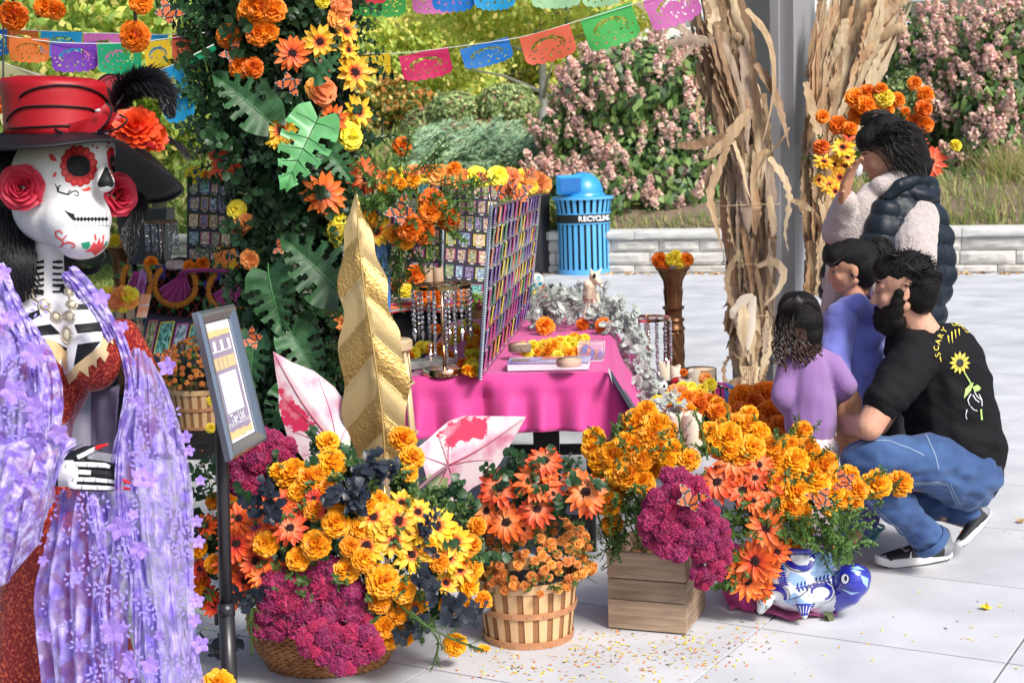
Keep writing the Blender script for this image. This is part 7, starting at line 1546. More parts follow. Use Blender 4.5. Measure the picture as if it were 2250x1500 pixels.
# fern fronds
for (x0,y0,x1,y1,s) in ((1748,1292,1822,1270,1),(1712,1240,1722,1285,1)):
    D(stroke([(x0,y0),((x0+x1)/2,(y0+y1)/2+3),(x1,y1)],2.5),0,.0018,5)
    for k in range(9):
        u=(k+.5)/9; x=x0+(x1-x0)*u; y=y0+(y1-y0)*u; dx,dy=(x1-x0),(y1-y0); l=math.hypot(dx,dy); dx/=l; dy/=l
        for sg in (1,-1): ex=x+dx*4-dy*sg*11; ey=y+dy*4+dx*sg*11; D(stroke([(x,y),((x+ex)/2,(y+ey)/2),(ex,ey)],[1.5,4.5,1]),0,.0016,4)
D([(1748,1325),(1790,1325),(1780,1350),(1762,1352)],0,.002,5);
for k in range(4): D(stroke([(1758+k*7,1330),(1762+k*4,1346)],1.6),3,.003,4)
b.build('painted_pattern',[M_cob,M_lb,M_ink,M_gl],TT)
b=MB();
for P,mi,l in ((arc(1857,1271,10,11,0,360,18),0,.001),(arc(1857,1271,8,10,0,360,16),1,.0018),(arc(1859,1270,3.2,6,0,360,12),0,.0026)): decal(b,bvT,P[:-1],mi,l,4)
for P in ([(1868,1247),(1885,1243),(1900,1252),(1880,1250)],[(1890,1262),(1908,1270),(1905,1290),(1896,1280)],[(1868,1252),(1885,1262),(1893,1256),(1878,1250)],[(1845,1290),(1870,1300),(1890,1300),(1870,1306)]): decal(b,bvT,P,2,.001,4)
b.build('eye',[M_ink,M_gl,M_lb],TT)
pc=thing('pink_cloth','pink cloth folded on the paving under the turtle planter','cloth',G(1720,1360))
b=MB()
def pcf(u,v):
    a=G(1605+235*u,1365-6*math.sin(u*9)-22*(1-u)**2); c=G(1590+230*u,1290); q=a.lerp(c,v); return q+V(0,0,.006+.012*abs(math.sin(u*11+v*3))*(1-v)+ (.05*(1-u)**2)*v)
b.grid(pcf,40,10); b.grid(lambda u,v:(W(1592,1190,5.25).lerp(W(1650,1200,5.3),u)).lerp(G(1600,1330).lerp(G(1660,1350),u),v)+V(-.03*math.sin(v*PI),-.05*math.sin(v*PI)+.01*math.sin(u*9),.004),10,16); o=b.build('cloth',M_pink_c,pc)
# ---------------------------------------------------------------- fallen petals and leaves on the paving
M_py2=[mat('petal yellow',(.85,.62,.03),.6),mat('petal orange',(.80,.20,.02),.6),mat('leaf scrap',(.10,.12,.05),.7),mat('dry leaf',(.42,.26,.12),.8)]
random.seed(77); P=[];MI=[]
for k in range(560):
    if random.random()<.8: x,y=random.choice([(1100,1460),(1150,1445),(1330,1420),(1360,1440),(1300,1400),(1450,1420),(1500,1450),(1540,1400),(1590,1410),(1640,1400),(1250,1470),(1420,1480),(1560,1460),(1380,1460)]); x+=random.gauss(0,55); y+=random.gauss(0,22)
    else: x,y=rnd(900,2240),rnd(1300,1500)
    if y<1375+(1500-x)*.03 and x<1620 or y>1530: continue
    P.append(G(x,y)+V(0,0,.004)); MI.append(random.choices((0,1,2),(6,3,1))[0])
for k in range(60): P.append(G(rnd(1750,2250),rnd(640,1250))+V(0,0,.004)); MI.append(random.choice((3,0,1)))
for k in range(80): P.append(G(rnd(430,500),rnd(970,1400))+V(0,0,.008)); MI.append(random.choice((3,0,1)))
o=leaf_cloud('fallen_petals',P,[(0,0,1)]*len(P),.019,.006,M_py2,midx=np.array(MI),jitter=.25); o['kind']='stuff'; tag(o,'scattered yellow and orange petals on the paving in front of the crate','petals')
P=[]
for k in range(500): x=rnd(-1,9); P.append(V(x,wall_y(x)-.25-abs(random.gauss(0,.12)),.012))
o=leaf_cloud('fallen_leaves',P,[(0,0,1)]*len(P),.07,.045,[M_py2[3],mat('dry leaf pale',(.6,.42,.22),.8)],jitter=.4); o['kind']='stuff'; tag(o,'brown fallen leaves along the foot of the stone wall','leaves')
for lb,x,y,s,m in (('single dry brown leaf on the paving near the right edge beside the shoe',2243,1148,.055,3),('small yellow leaf on the open paving right of the turtle',2166,1339,.045,0),('grey green plant scrap by the pink cloth corner',1822,1363,.06,2)):
    o=leaf_cloud('fallen_leaf',[G(x,y)+V(0,0,.012)]*4,[(0,-.3,1)]*4,s,s*.5,[M_py2[m]],jitter=.4); tag(o,lb,'leaf')
# ================================================================ PEOPLE
M_skin=mat('skin warm',(.50,.25,.15),.55,bump=.12,bscale=260,col2=(.58,.30,.19),nscale=6,spec=.35); M_skinf=mat('skin fair',(.55,.27,.18),.55,bump=.12,bscale=260,col2=(.66,.37,.26),nscale=6,spec=.35)
M_hair=mat('black hair',(.005,.004,.004),.6,spec=.25,bump=.6,bscale=60,stretch=(6,6,1)); M_hairb=mat('brown curls',(.05,.022,.012),.38,spec=.6)
M_hairs=mat('hair strand',(.008,.006,.005),.45,spec=.4)
def head(b,c,f,u,Hh,nose=1.0,jaw=1.0):
    c=Vector(c); f=Vector(f).normalized(); u=Vector(u); s=u.cross(f).normalized(); u=f.cross(s).normalized(); M3=Matrix((f,s,u)).transposed()
    P=lambda a,b_,d:c+(f*a+s*b_+u*d)*Hh
    E=lambda a,b_,d,ra,rb,rc:b.ell(P(a,b_,d),(ra*Hh,rb*Hh,rc*Hh),M3,seg=20,rings=14)
    E(-.06,0,.14,.41,.325,.36); E(.10,0,-.08,.27,.26,.36)
    for k in (-1,1):
        b.caps(P(-.02,.20*k,-.20),P(.22,.09*k,-.38*jaw),.09*Hh,.075*Hh); E(.24,.15*k,-.08,.10,.10,.10)
        b.ell(P(-.05,.32*k,-.02),(.075*Hh,.028*Hh,.115*Hh),M3,seg=14,rings=10); b.ell(P(-.03,.335*k,-.10),(.035*Hh,.022*Hh,.04*Hh),M3)
        b.caps(P(.34,.03*k,.13),P(.27,.19*k,.11),.04*Hh,.035*Hh); E(.415*nose,.045*k,-.125,.035,.03,.028)
    E(.27,0,-.40*jaw,.085,.10,.075); b.caps(P(.355,0,.09),P(.45*nose,0,-.10),.030*Hh,.040*Hh)
    E(.365,0,-.225,.045,.085,.026); E(.355,0,-.275,.042,.075,.028)
    return P,M3
def limb(b,pts):      # pts: (point, radius) chain
    for i in range(len(pts)-1): b.caps(pts[i][0],pts[i+1][0],pts[i][1],pts[i+1][1],14)
def hand(b,wr,palm_end,n,sz,curl=.5,spread=.18,thumb=1):
    """palm from wrist to knuckles, four unequal bent fingers, thumb off the side; n: palm normal (fingers bend towards it)"""
    wr=Vector(wr); e=Vector(palm_end); d=(e-wr).normalized(); n=Vector(n).normalized(); n=(n-d*n.dot(d)).normalized(); s=d.cross(n)
    L=(e-wr).length
    for k in (-1.5,-.5,.5,1.5): b.caps(wr+s*k*.11*L,e+s*k*.22*L,.20*L,.15*L,10)
    for i,(k,fl) in enumerate(((-1.5,.72),(-.5,.95),(.5,1.0),(1.5,.86))):
        p=e+s*k*.22*L; dd=(d+s*k*spread*.3).normalized(); ln=sz*fl*.42
        for j,r in enumerate((.125,.112,.098)):
            dd=(dd+n*curl*(.5+.3*j)).normalized(); q=p+dd*ln*(1,.75,.6)[j]; b.caps(p,q,r*L,(.112,.098,.085)[j]*L,8); p=q
    p=wr+d*L*.3+s*thumb*.28*L; dd=(d*.6+s*thumb*.8+n*.4).normalized(); q=p+dd*sz*.33; b.caps(p,q,.15*L,.125*L,8); dd=(dd+d*.6+n*.2).normalized(); b.caps(q,q+dd*sz*.28,.12*L,.10*L,8)
def strands(name,fn,n,m,par,w=.0022):
    b=MB()
    for k in range(n):
        P=fn(k)
        if P is None: continue
        b.tube(catmull(P,7),[w,w,w,w*.95,w*.85,w*.7,w*.5,w*.2],4,cap=False)
    o=b.build(name,m,par); return o
# ---------------------------------------------------------------- man crouching
PM=thing('person','bearded man in a black printed T-shirt and blue jeans crouching beside the children','person',G(2060,1240))
def m(x,y,Z): return W(x,y,Z)
hc=m(1982,640,5.45); fw_=V(-.93,.25,-.12); up_=V(.02,.05,1)
b=MB(); P,M3=head(b,hc,fw_,up_,.245,jaw=.95)
limb(b,[(m(2000,690,5.48),.062),(m(2030,745,5.52),.075)])
limb(b,[(m(2035,790,5.6),.13),(m(2085,900,5.6),.135),(m(2115,1020,5.6),.13)])
limb(b,[(m(2030,770,5.55),.08),(m(1985,805,5.40),.065),(m(1910,938,5.32),.050),(m(1872,935,5.50),.042),(m(1840,915,5.68),.032)])
limb(b,[(m(2030,770,5.75),.08),(m(1990,810,5.92),.06),(m(1930,930,5.95),.05),(m(1850,930,5.85),.04),(m(1815,925,5.78),.03)])
hand(b,m(1840,915,5.68),m(1822,908,5.74),V(0,.3,-1),.09,.5); hand(b,m(1815,925,5.78),m(1795,925,5.74),V(0,-.3,-1),.09,.5,thumb=-1)
limb(b,[(m(2120,1040,5.55),.10),(m(1895,1015,5.40),.065),(m(1960,1110,5.42),.05),(m(2045,1200,5.48),.035)])
limb(b,[(m(2120,1040,5.70),.10),(m(1960,1060,5.85),.065),(m(2050,1110,5.75),.05),(m(2120,1140,5.72),.035)])
body,bvM=fuse(b,'body',M_skinf,PM,.0055,3)
# shirt
b=MB()
limb(b,[(m(2010,765,5.52),.115),(m(2066,800,5.58),.162),(m(2085,890,5.58),.170),(m(2105,990,5.58),.176),(m(2122,1030,5.56),.135)]); limb(b,[(m(2045,830,5.66),.13),(m(2085,960,5.68),.15)])
limb(b,[(m(2030,775,5.50),.095),(m(1988,815,5.40),.088),(m(1945,878,5.34),.080)]); limb(b,[(m(2030,780,5.75),.09),(m(1995,830,5.86),.08)])
b.ell(m(2120,1050,5.55),(.125,.12,.055)); b.ell(m(2090,1010,5.50),(.11,.1,.08))
def wr(sc_,amp,sx=1,sy=1,sz=1): return lambda c: amp*mnoise.noise(V(c.x*sc_*sx,c.y*sc_*sy,c.z*sc_*sz))
M_tee=mat('black tee',(.007,.007,.009),.8,bump=.25,bscale=400,spec=.2)
def wrk(c): return .014*mnoise.noise(V(c.x*9+c.z*7,c.y*6,c.z*9-c.x*8))+.007*mnoise.noise(V(c.x*20+c.z*26,c.y*9,c.z*16))
shirt,bvS=fuse(b,'t_shirt',M_tee,PM,.008,7,disp=wrk)
# collar
b=MB(); b.tube([m(2008,742,5.5)+V(.075*math.cos(a)+.01,.085*math.sin(a),-.02-.045*math.cos(a+.2)*-1) for a in [i*PI/14 for i in range(29)]],.008,8); b.build('collar',M_tee,PM)
# print on the back
M_ypr=mat('print yellow',(.72,.58,.08),.7); M_gpr=mat('print green',(.40,.62,.18),.7); M_wpr=mat('print white',(.66,.70,.74),.7)
def text_decal(txt,mapfn,size,mt,name,par,bv,lift=.004,bold=.03):
    c=bpy.data.curves.new('t','FONT'); c.body=txt; c.size=size; c.resolution_u=2; c.offset=bold; c.align_x='LEFT'
    me=fontmesh(c)
    b=MB(); vs=[];ok={}
    for i,v in enumerate(me.vertices):
        h=ray_on(bv,*mapfn(v.co.x,v.co.y),lift)
        if h is not None: ok[i]=len(vs); vs.append(h)
    b.add(vs,[tuple(ok[i] for i in p.vertices) for p in me.polygons if all(i in ok for i in p.vertices)]); return b.build(name,mt,par,False) if vs else None
arcP=[(2066,782),(2062,768),(2067,750),(2076,733),(2088,722),(2101,718),(2112,722),(2122,732)]
arcC=catmull([V(*p,0) for p in arcP],60)
for k,ch in enumerate('SCARY GOOD'):
    if ch==' ': continue
    t=(k+.2)/10*60; i=min(58,int(t)); p=arcC[i]; d=(arcC[i+1]-arcC[i]).normalized(); nrm=(d.y,-d.x)
    text_decal(ch,lambda X,Y:(p.x+d.x*X+nrm[0]*Y,p.y+d.y*X+nrm[1]*Y),17,M_ypr,'print_letter',PM,bvS)
b=MB()
for x,y,l in ((2064,784,10),(2082,738,16),(2090,730,24),(2098,726,18),(2106,724,14)): decal(b,bvS,stroke([(x,y),(x+1,y+l*.6),(x+2,y+l)],[3,2,1]),0,.004,4)
for k in range(12):
    a=2*PI*k/12; cx_,cy_=2108,797; L=25; wx=lambda r,a:(cx_+r*math.cos(a)*.92,cy_+r*math.sin(a)); decal(b,bvS,[wx(8,a-.2),wx(17,a-.22),wx(L,a),wx(17,a+.22),wx(8,a+.2)],0,.004,5)
decal(b,bvS,stroke([(2118,818),(2130,838),(2136,850)],2.5),1,.004,5)
decal(b,bvS,[(2136,850),(2146,845),(2154,852),(2150,858),(2140,860)],1,.004,5); decal(b,bvS,[(2117,875),(2120,855),(2132,842),(2138,840),(2132,858),(2124,868)],1,.004,5); decal(b,bvS,[(2152,898),(2156,898),(2158,922),(2154,922)],1,.004,5)
for Pp in ([(2130,890),(2126,878),(2132,866)],[(2136,868),(2142,878),(2150,884)],[(2140,860),(2146,872),(2155,878)],[(2132,892),(2138,900),(2146,902)],[(2150,866),(2156,878),(2156,892)],[(2124,900),(2122,912),(2124,920)]): decal(b,bvS,stroke(Pp,2),2,.004,4)
b.build('print_sunflower',[M_ypr,M_gpr,M_wpr],PM)
b=MB(); decal(b,bvS,arc(2108,797,8,9,0,360,14)[:-1],0,.006,4); b.build('print_disc',M_blk,PM)
# jeans
M_den=mat('denim',(.015,.048,.16),.8,col2=(.05,.12,.29),nscale=4,bump=.3,bscale=350,sheen=.15); M_dend=mat('denim stitch',(.30,.40,.55),.8)
def wrj(c): return .010*mnoise.noise(V(c.x*7+c.z*4,c.y*5,c.z*16))+.013*mnoise.noise(V(c.x*16+c.z*20,c.y*6,c.z*26-c.x*16))*(1 if c.z<.42 else .5)
b=MB()
limb(b,[(m(2125,1045,5.52),.125),(m(2040,1018,5.42),.108),(m(1930,1008,5.36),.090),(m(1890,1020,5.38),.078),(m(1940,1085,5.42),.072),(m(2000,1140,5.45),.066),(m(2040,1180,5.47),.062)])
limb(b,[(m(2125,1045,5.70),.12),(m(2040,1040,5.80),.11),(m(1970,1060,5.85),.08),(m(2050,1105,5.76),.07),(m(2120,1125,5.72),.055)])
limb(b,[(m(2110,1045,5.50),.12),(m(2130,1050,5.7),.12)])
jeans,bvJ=fuse(b,'jeans',M_den,PM,.008,5,disp=wrj)
b=MB()
for Pp,w in (([(1868,985),(1905,968),(1950,968),(2000,985),(2030,1000)],1.6),([(2005,1060),(2060,1058),(2083,1062)],2),([(2008,1064),(2060,1062),(2083,1066)],1.5),([(2082,1062),(2092,1085),(2103,1108)],1.6),([(2088,1062),(2098,1085),(2110,1106)],1.6),([(2035,955),(2055,1000),(2062,1030)],1.6),([(1900,1090),(1940,1130),(1985,1170)],1.5)): decal(b,bvJ,stroke(Pp,w),0,.002,6)
b.build('stitching',M_dend,PM)
b=MB(); ca=m(2043,1186,5.47); dq=(m(2050,1195,5.48)-m(2010,1150,5.45)).normalized().to_track_quat('Z','Y').to_matrix().to_4x4(); b.lathe([(.066,-.012),(.070,-.008),(.071,.018),(.066,.022),(.060,.0)],seg=30,mtx=Matrix.Translation(ca)@dq,cap=False); b.build('cuff',M_den,PM)
# shoes
M_sh_b=mat('shoe black',(.015,.016,.022),.6,bump=.3,bscale=250); M_sh_w=mat('shoe sole white',(.72,.72,.74),.5); M_sh_g=mat('shoe grey',(.22,.23,.26),.5); M_rub=mat('rubber dark',(.07,.07,.08),.6)
def shoe(name,heel,toe,upv,par,Lr=1.0,front=True):
    heel=Vector(heel); toe=Vector(toe); f=(toe-heel).normalized(); u=Vector(upv); s=f.cross(u).normalized(); u=s.cross(f); L=(toe-heel).length
    Q=lambda a,b_,d: heel+f*a*L+s*b_*L+u*d*L
    t=link(name,None,par,Matrix.Translation(heel));
    b=MB();
    for k in (-1,1): b.caps(Q(.10,.05*k,.13),Q(.45,.06*k,.12),.10*L,.10*L); b.caps(Q(.45,.06*k,.12),Q(.88,.05*k,.09),.10*L,.065*L)
    b.caps(Q(.08,0,.14),Q(.10,0,.30),.115*L,.105*L); b.caps(Q(.15,0,.27),Q(.50,0,.16),.11*L,.09*L)
    me=fuse(b,'upper',[M_sh_b,M_sh_g],t,.005,3,fmat=lambda c,n:1 if (c-heel).dot(f)<.16*L else 0); bv=me[1]
    b=MB(); NN=28; prof=[]
    for i in range(NN):
        a=2*PI*i/NN; x=.5-.52*math.cos(a); w=.155*(abs(math.sin(a))**.75)*(1.08-.18*math.cos(a*1.0+PI)*-1 if False else 1)*(1 if x>.35 else .88); prof.append((x,w*(1 if a<PI else -1)))
    vs=[];
    for (h,sc2) in ((0.0,.94),(.02,1.02),(.075,1.0),(.10,.92)):
        for x,w in prof: vs.append(Q(x,w*sc2,h+.05*max(0,(x-.8)/.2)**2+.05*max(0,(.15-x)/.15)**2*(1 if h>0.02 else .3)))
    f_=[(j*NN+i,j*NN+(i+1)%NN,(j+1)*NN+(i+1)%NN,(j+1)*NN+i) for j in range(3) for i in range(NN)]+[tuple(range(NN))[::-1],tuple(range(3*NN,4*NN))]
    b.add(vs,f_); b.build('sole',M_sh_w,t,sharp=45)
    b=MB();
    for i in range(18): x=.05+.9*i/18; w=.13*math.sin(PI*x)**.5; b.box((0,0,0),(.022*L,2*w*L,.02*L),mtx=basis(Q(x,0,-.008),f,s))
    b.build('tread',M_rub,t,False)['kind']='stuff'
    return t,bv,Q
sA=G(2092,1232); sB=G(1930,1248)
t1,bv1,Q1=shoe('shoe',sA+V(0,.02,.01),sB+V(0,.01,.0),V(0,.05,1),PM)
b=MB(); decal(b,bv1,stroke([(2002,1212),(2000,1224),(2010,1236),(2030,1228),(2055,1210)],[2,5,8,5,1.5]),0,.003,3); decal(b,bv1,stroke([(1975,1198),(1990,1212),(1998,1208)],2),0,.003,3)
if b.v: b.build('swoosh',M_sh_w,t1)
t2,bv2,Q2=shoe('shoe',m(2178,1128,5.72),m(2108,1205,5.66),V(-.75,-.12,.5),PM)
# hair, beard, glasses
b=MB(); H_=.245
for a,s_,u_,r in [(-.12,0,.22,.40),(-.22,.0,.05,.36),(.12,0,.34,.26),(-.25,0,-.12,.27),(.20,0,.36,.19)]: b.ell(P(a,s_,u_),(r*H_,min(r,.33)*H_*1.04,r*H_*.95),M3)
hairM,bvH=fuse(b,'hair',M_hair,PM,.007,4,disp=lambda c:.006*mnoise.noise(c*28))
def shortst(k):
    d=Vector((random.gauss(0,1),random.gauss(0,1),random.gauss(0,1))).normalized(); f,s_,u_=d
    if u_<-.3 or (f>.15 and u_<.62): return None
    p=P(-.08+f*.42,s_*.34,.14+u_*.40); n=(p-P(-.06,0,.1)).normalized(); t=(M3@V(-.3+rnd(-.6,.9),rnd(-.8,.8),rnd(-.3,.6))).normalized()
    return [p-n*.008,p+n*.005+t*.010,p+n*.008+t*.022,p+n*.003+t*.034]
random.seed(5); strands('hair_locks',shortst,1600,M_hairs,PM,.0015)
b=MB()
for a,s_,u_,r in [(.03,.29,-.02,.075),(.03,-.29,-.02,.075),(.08,.26,-.14,.09),(.08,-.26,-.14,.09),(.20,.14,-.30,.13),(.20,-.14,-.30,.13),(.30,0,-.36,.15),(.10,.22,-.24,.10),(.10,-.22,-.24,.10),(.24,0,-.50,.13),(.37,0,-.335,.085),(.02,.27,-.12,.06),(.02,-.27,-.12,.06),(.14,.15,-.42,.12),(.14,-.15,-.42,.12)]: b.ell(P(a,s_,u_),(r*H_*1.12,)*3)
limb(b,[(P(.02,.28,.02),.05*H_),(P(.06,.26,-.14),.085*H_),(P(.16,.20,-.30),.12*H_)]); limb(b,[(P(.02,-.28,.02),.05*H_),(P(.06,-.26,-.14),.085*H_),(P(.16,-.20,-.30),.12*H_)])
b.caps(P(.40,.08,-.20),P(.41,-.08,-.20),.018*H_*1.6,.018*H_*1.6); fuse(b,'beard',M_hair,PM,.006,7,disp=lambda c:.002+.002*mnoise.noise(c*40))
def beard(k):
    d=Vector((random.gauss(0,1),random.gauss(0,1),random.gauss(0,1))).normalized(); p=P(.20+d.x*.22,d.y*.24,-.36+d.z*.18)
    if (p-P(.1,0,-.1)).length<.2*H_: return None
    n=(p-P(.05,0,-.15)).normalized(); return [p-n*.01,p+n*.004,p+n*.010-V(0,0,.006),p+n*.013-V(0,0,.014)]
strands('beard_hair',beard,1200,M_hairs,PM,.0012)
b=MB()
for k in (1,-1): b.tube([P(.345,.07*k,.17),P(.34,.14*k,.195),P(.29,.21*k,.175)],[.003,.004,.002],6); b.tube([P(.375,.10*k,.035),P(.365,.16*k,.03),P(.32,.21*k,.04)],.0022,5)
b.build('eyebrows_lashes',M_hairs,PM)
b=MB()
for k in (1,-1):
    cc=P(.05,.17*k,.55); b.tube([cc+(M3@V(math.cos(a)*.022,math.sin(a)*.030*1.0,math.cos(a)*.006)) for a in [i*PI/8 for i in range(17)]],.0022,6); b.tube([P(.02,.30*k,.52),P(-.15,.36*k,.36),P(-.28,.34*k,.22)],.0024,6)
b.tube([P(.07,.05,.56),P(.08,-.05,.56)],.0022,6); b.build('glasses_frame',M_blk,PM)
b=MB()
for k in (1,-1): b.ell(P(.05,.17*k,.55),(.022,.028,.002),M3@Matrix.Rotation(-.3,3,'Y'))
b.build('glasses_lens',mat('dark lens',(.02,.02,.02),.05,alpha=.6,spec=1),PM)
# ---------------------------------------------------------------- woman
PW=thing('person','woman with a dark bun, navy puffer vest and fleece, wiping her eyes with a tissue','person',G(1960,1090))
w_=W; hc=w_(1943,340,5.95); fw_=V(-.90,.10,-.36); up_=V(-.32,.02,.95)
b=MB(); P,M3=head(b,hc,fw_,up_,.225,jaw=.9)
limb(b,[(w_(1960,385,5.97),.052),(w_(1985,430,6.0),.06)]); limb(b,[(w_(1990,470,6.0),.12),(w_(1990,640,6.0),.13),(w_(1980,760,6.0),.14)])
limb(b,[(w_(1930,470,6.14),.055),(w_(1832,512,5.95),.040),(w_(1856,432,5.82),.026),(w_(1858,420,5.81),.024)])
hand(b,w_(1853,436,5.80),w_(1862,396,5.75),V(.65,-.75,.1),.115,.22,thumb=-1)
limb(b,[(w_(2010,480,5.9),.05),(w_(2010,600,5.80),.04),(w_(1930,640,5.75),.035),(w_(1900,640,5.75),.028)]); hand(b,w_(1900,640,5.75),w_(1885,642,5.75),V(0,0,-1),.08,.4)
limb(b,[(w_(1950,760,6.0),.09),(w_(1945,920,6.0),.065),(w_(1945,1070,6.02),.04)]); limb(b,[(w_(2000,760,6.1),.09),(w_(1990,920,6.15),.065),(w_(1985,1060,6.18),.04)])
limb(b,[(w_(1945,1075,6.02),.04),(w_(1900,1090,5.98),.03)]); limb(b,[(w_(1985,1065,6.18),.04),(w_(1940,1080,6.15),.03)])
fuse(b,'body',M_skin,PW,.005,3)
M_fle=mat('fleece',(.50,.42,.40),.95,col2=(.62,.55,.53),nscale=60,bump=1.0,bscale=160,sheen=.6); M_puf=mat('navy puffer',(.007,.014,.024),.5,spec=.35,bump=.15,bscale=40)
b=MB(); limb(b,[(w_(1925,472,6.12),.075),(w_(1838,508,5.95),.062),(w_(1858,442,5.83),.048)])           # sleeve of the raised arm
limb(b,[(w_(1918,425,5.93),.050),(w_(1900,450,5.90),.055),(w_(1880,540,5.92),.06),(w_(1850,640,5.95),.05),(w_(1830,700,5.97),.05)])
limb(b,[(w_(1935,410,5.88),.045),(w_(1965,405,5.90),.055),(w_(1995,385,5.98),.06),(w_(2005,365,6.02),.05)]); limb(b,[(w_(1960,420,6.05),.06),(w_(1990,410,6.08),.06)])
limb(b,[(w_(2015,480,5.90),.085),(w_(2010,540,5.80),.085),(w_(2010,610,5.74),.075),(w_(1940,640,5.72),.055)])
limb(b,[(w_(1845,600,6.0),.07),(w_(1840,740,6.0),.07)]); limb(b,[(w_(1950,640,6.0),.13),(w_(1950,740,6.0),.13)])
fuse(b,'fleece_jacket',M_fle,PW,.007,4,disp=lambda c:.004*mnoise.noise(c*26))
def vest_d(c):
    z=(c.z*11.0+c.x*2.2); return .014*abs(math.sin(z*PI*1.15))**.55-.006+.004*mnoise.noise(V(c.x*26,c.y*20,c.z*12))
b=MB(); limb(b,[(w_(1968,455,5.94),.115),(w_(1975,520,5.96),.165),(w_(1980,600,6.0),.172),(w_(1985,700,6.0),.165)]); limb(b,[(w_(2010,450,6.02),.095),(w_(2040,520,6.02),.095),(w_(2048,600,6.02),.095),(w_(2040,650,6.0),.08)])
limb(b,[(w_(1905,450,6.04),.06),(w_(1850,540,6.02),.07),(w_(1840,640,6.02),.07)]); limb(b,[(w_(1945,470,5.86),.06),(w_(1930,560,5.86),.085),(w_(1935,640,5.86),.09)])
vest,bvV=fuse(b,'puffer_vest',M_puf,PW,.007,5,disp=vest_d)
b=MB(); b.ell(w_(2000,425,5.93),(.105,.10,.050),Matrix.Rotation(.25,3,'Y')); b.ell(w_(2030,425,5.98),(.06,.09,.055)); limb(b,[(w_(1950,432,5.83),.022),(w_(1975,408,5.82),.024),(w_(2010,396,5.86),.026),(w_(2048,402,5.95),.028)])
fuse(b,'vest_hood',M_puf,PW,.006,4,disp=lambda c:.006*mnoise.noise(c*20))
b=MB(); limb(b,[(w_(1950,750,6.0),.115),(w_(1945,920,6.0),.085),(w_(1945,1060,6.02),.06)]); limb(b,[(w_(2000,750,6.1),.115),(w_(1990,920,6.15),.085),(w_(1985,1050,6.18),.06)]); fuse(b,'trousers',mat('dark leggings',(.02,.02,.028),.7),PW,.008,4)
shoe('shoe',G(1975,1100)+V(0,0,0),G(1900,1112),V(0,0,1),PW); shoe('shoe',G(2010,1075),G(1940,1085),V(0,0,1),PW)
M_hc=mat('tissue',(.85,.85,.86),.8,trans=.3); b=MB(); b.ell(w_(1887,373,5.80),(.014,.02,.026)); b.ell(w_(1883,380,5.80),(.010,.018,.016)); ts,_=fuse(b,'tissue',M_hc,None,.003,1,disp=lambda c:.003*mnoise.noise(c*90)); tag(ts,'crumpled white tissue held to the woman\'s eye','tissue')
H_=.225; b=MB()
for a,s_,u_,r in [(-.10,0,.19,.40),(-.22,0,.0,.36),(.10,0,.33,.28),(-.26,0,-.22,.27),(-.2,0,.45,.24)]: b.ell(P(a,s_,u_),(r*H_,min(r,.345)*H_,r*H_),M3)
limb(b,[(w_(1990,330,5.97),.09),(w_(2010,365,5.97),.07),(w_(2015,395,5.95),.035)])
b.ell(w_(1925,272,5.96),(.050,.045,.034)); b.ell(w_(1958,282,5.96),(.07,.06,.05)); b.ell(w_(1990,305,5.97),(.07,.07,.07))
fuse(b,'hair',M_hair,PW,.006,4,disp=lambda c:.006*mnoise.noise(V(c.x*30,c.y*30,c.z*12)))
random.seed(9)
def wst(k):
    if k%4==0:   # loop strands of the bun
        a=rnd(0,PI); c=w_(1925+rnd(-6,10),270,5.93); return [c+V(-.05,0,-.01),c+V(-.04+rnd(-.01,.01),-.02,.035),c+V(.02,-.02,.04+rnd(-.01,.012)),c+V(.06,rnd(-.02,.02),-.005)]
    a=rnd(-.40,.34); s0=rnd(-.33,.33); p=P(a,s0*.95,.50-abs(s0)*.5-abs(a)*.35); e=w_(rnd(1958,2040),rnd(270,400),rnd(5.84,5.97)); return [p,p.lerp(e,.4)+V(0,-.035,.02),p.lerp(e,.75)+V(0,-.03,.0),e+V(rnd(-.01,.02),-.01,-.02)]
strands('hair_strands',wst,1000,M_hairs,PW,.0014)
b=MB()
for q in range(30): x=rnd(1985,2040); b.tube(catmull([w_(x-8,rnd(340,370),5.9),w_(x,rnd(390,400),5.88),w_(x+rnd(-6,10),rnd(410,450),5.9)],6),.0015,4)
b.build('loose_strands',M_hairs,PW)['kind']='stuff'
b=MB(); b.tube([P(.345,.07,.15),P(.34,.14,.17),P(.29,.21,.15)],[.002,.003,.0015],6); b.tube([P(.345,-.07,.15),P(.34,-.14,.17),P(.29,-.21,.15)],[.002,.003,.0015],6); b.tube([P(.37,-.09,.03),P(.36,-.16,.025),P(.31,-.21,.04)],.0022,5); b.build('eyebrows_lashes',M_hairs,PW)
# ---------------------------------------------------------------- girl in a hoodie
PGi=thing('person','girl with a ponytail in a periwinkle hooded sweatshirt looking at the altar','person',G(1890,1190))
g_=W; hc=g_(1868,592,5.72); fw_=V(-.93,.12,-.20); up_=V(-.12,0,.99)
b=MB(); P,M3=head(b,hc,fw_,up_,.200,nose=.93,jaw=.85)
limb(b,[(g_(1875,640,5.73),.040),(g_(1878,670,5.74),.045)]); limb(b,[(g_(1878,720,5.75),.085),(g_(1880,880,5.75),.09)])
limb(b,[(g_(1850,700,5.65),.04),(g_(1830,800,5.62),.032),(g_(1845,900,5.60),.028),(g_(1852,940,5.58),.024)]); hand(b,g_(1852,940,5.58),g_(1855,962,5.58),V(-1,0,0),.06,.3)
limb(b,[(g_(1900,700,5.88),.04),(g_(1910,800,5.92),.032),(g_(1900,880,5.9),.025)]); hand(b,g_(1900,880,5.9),g_(1898,900,5.9),V(-1,0,0),.06,.3)
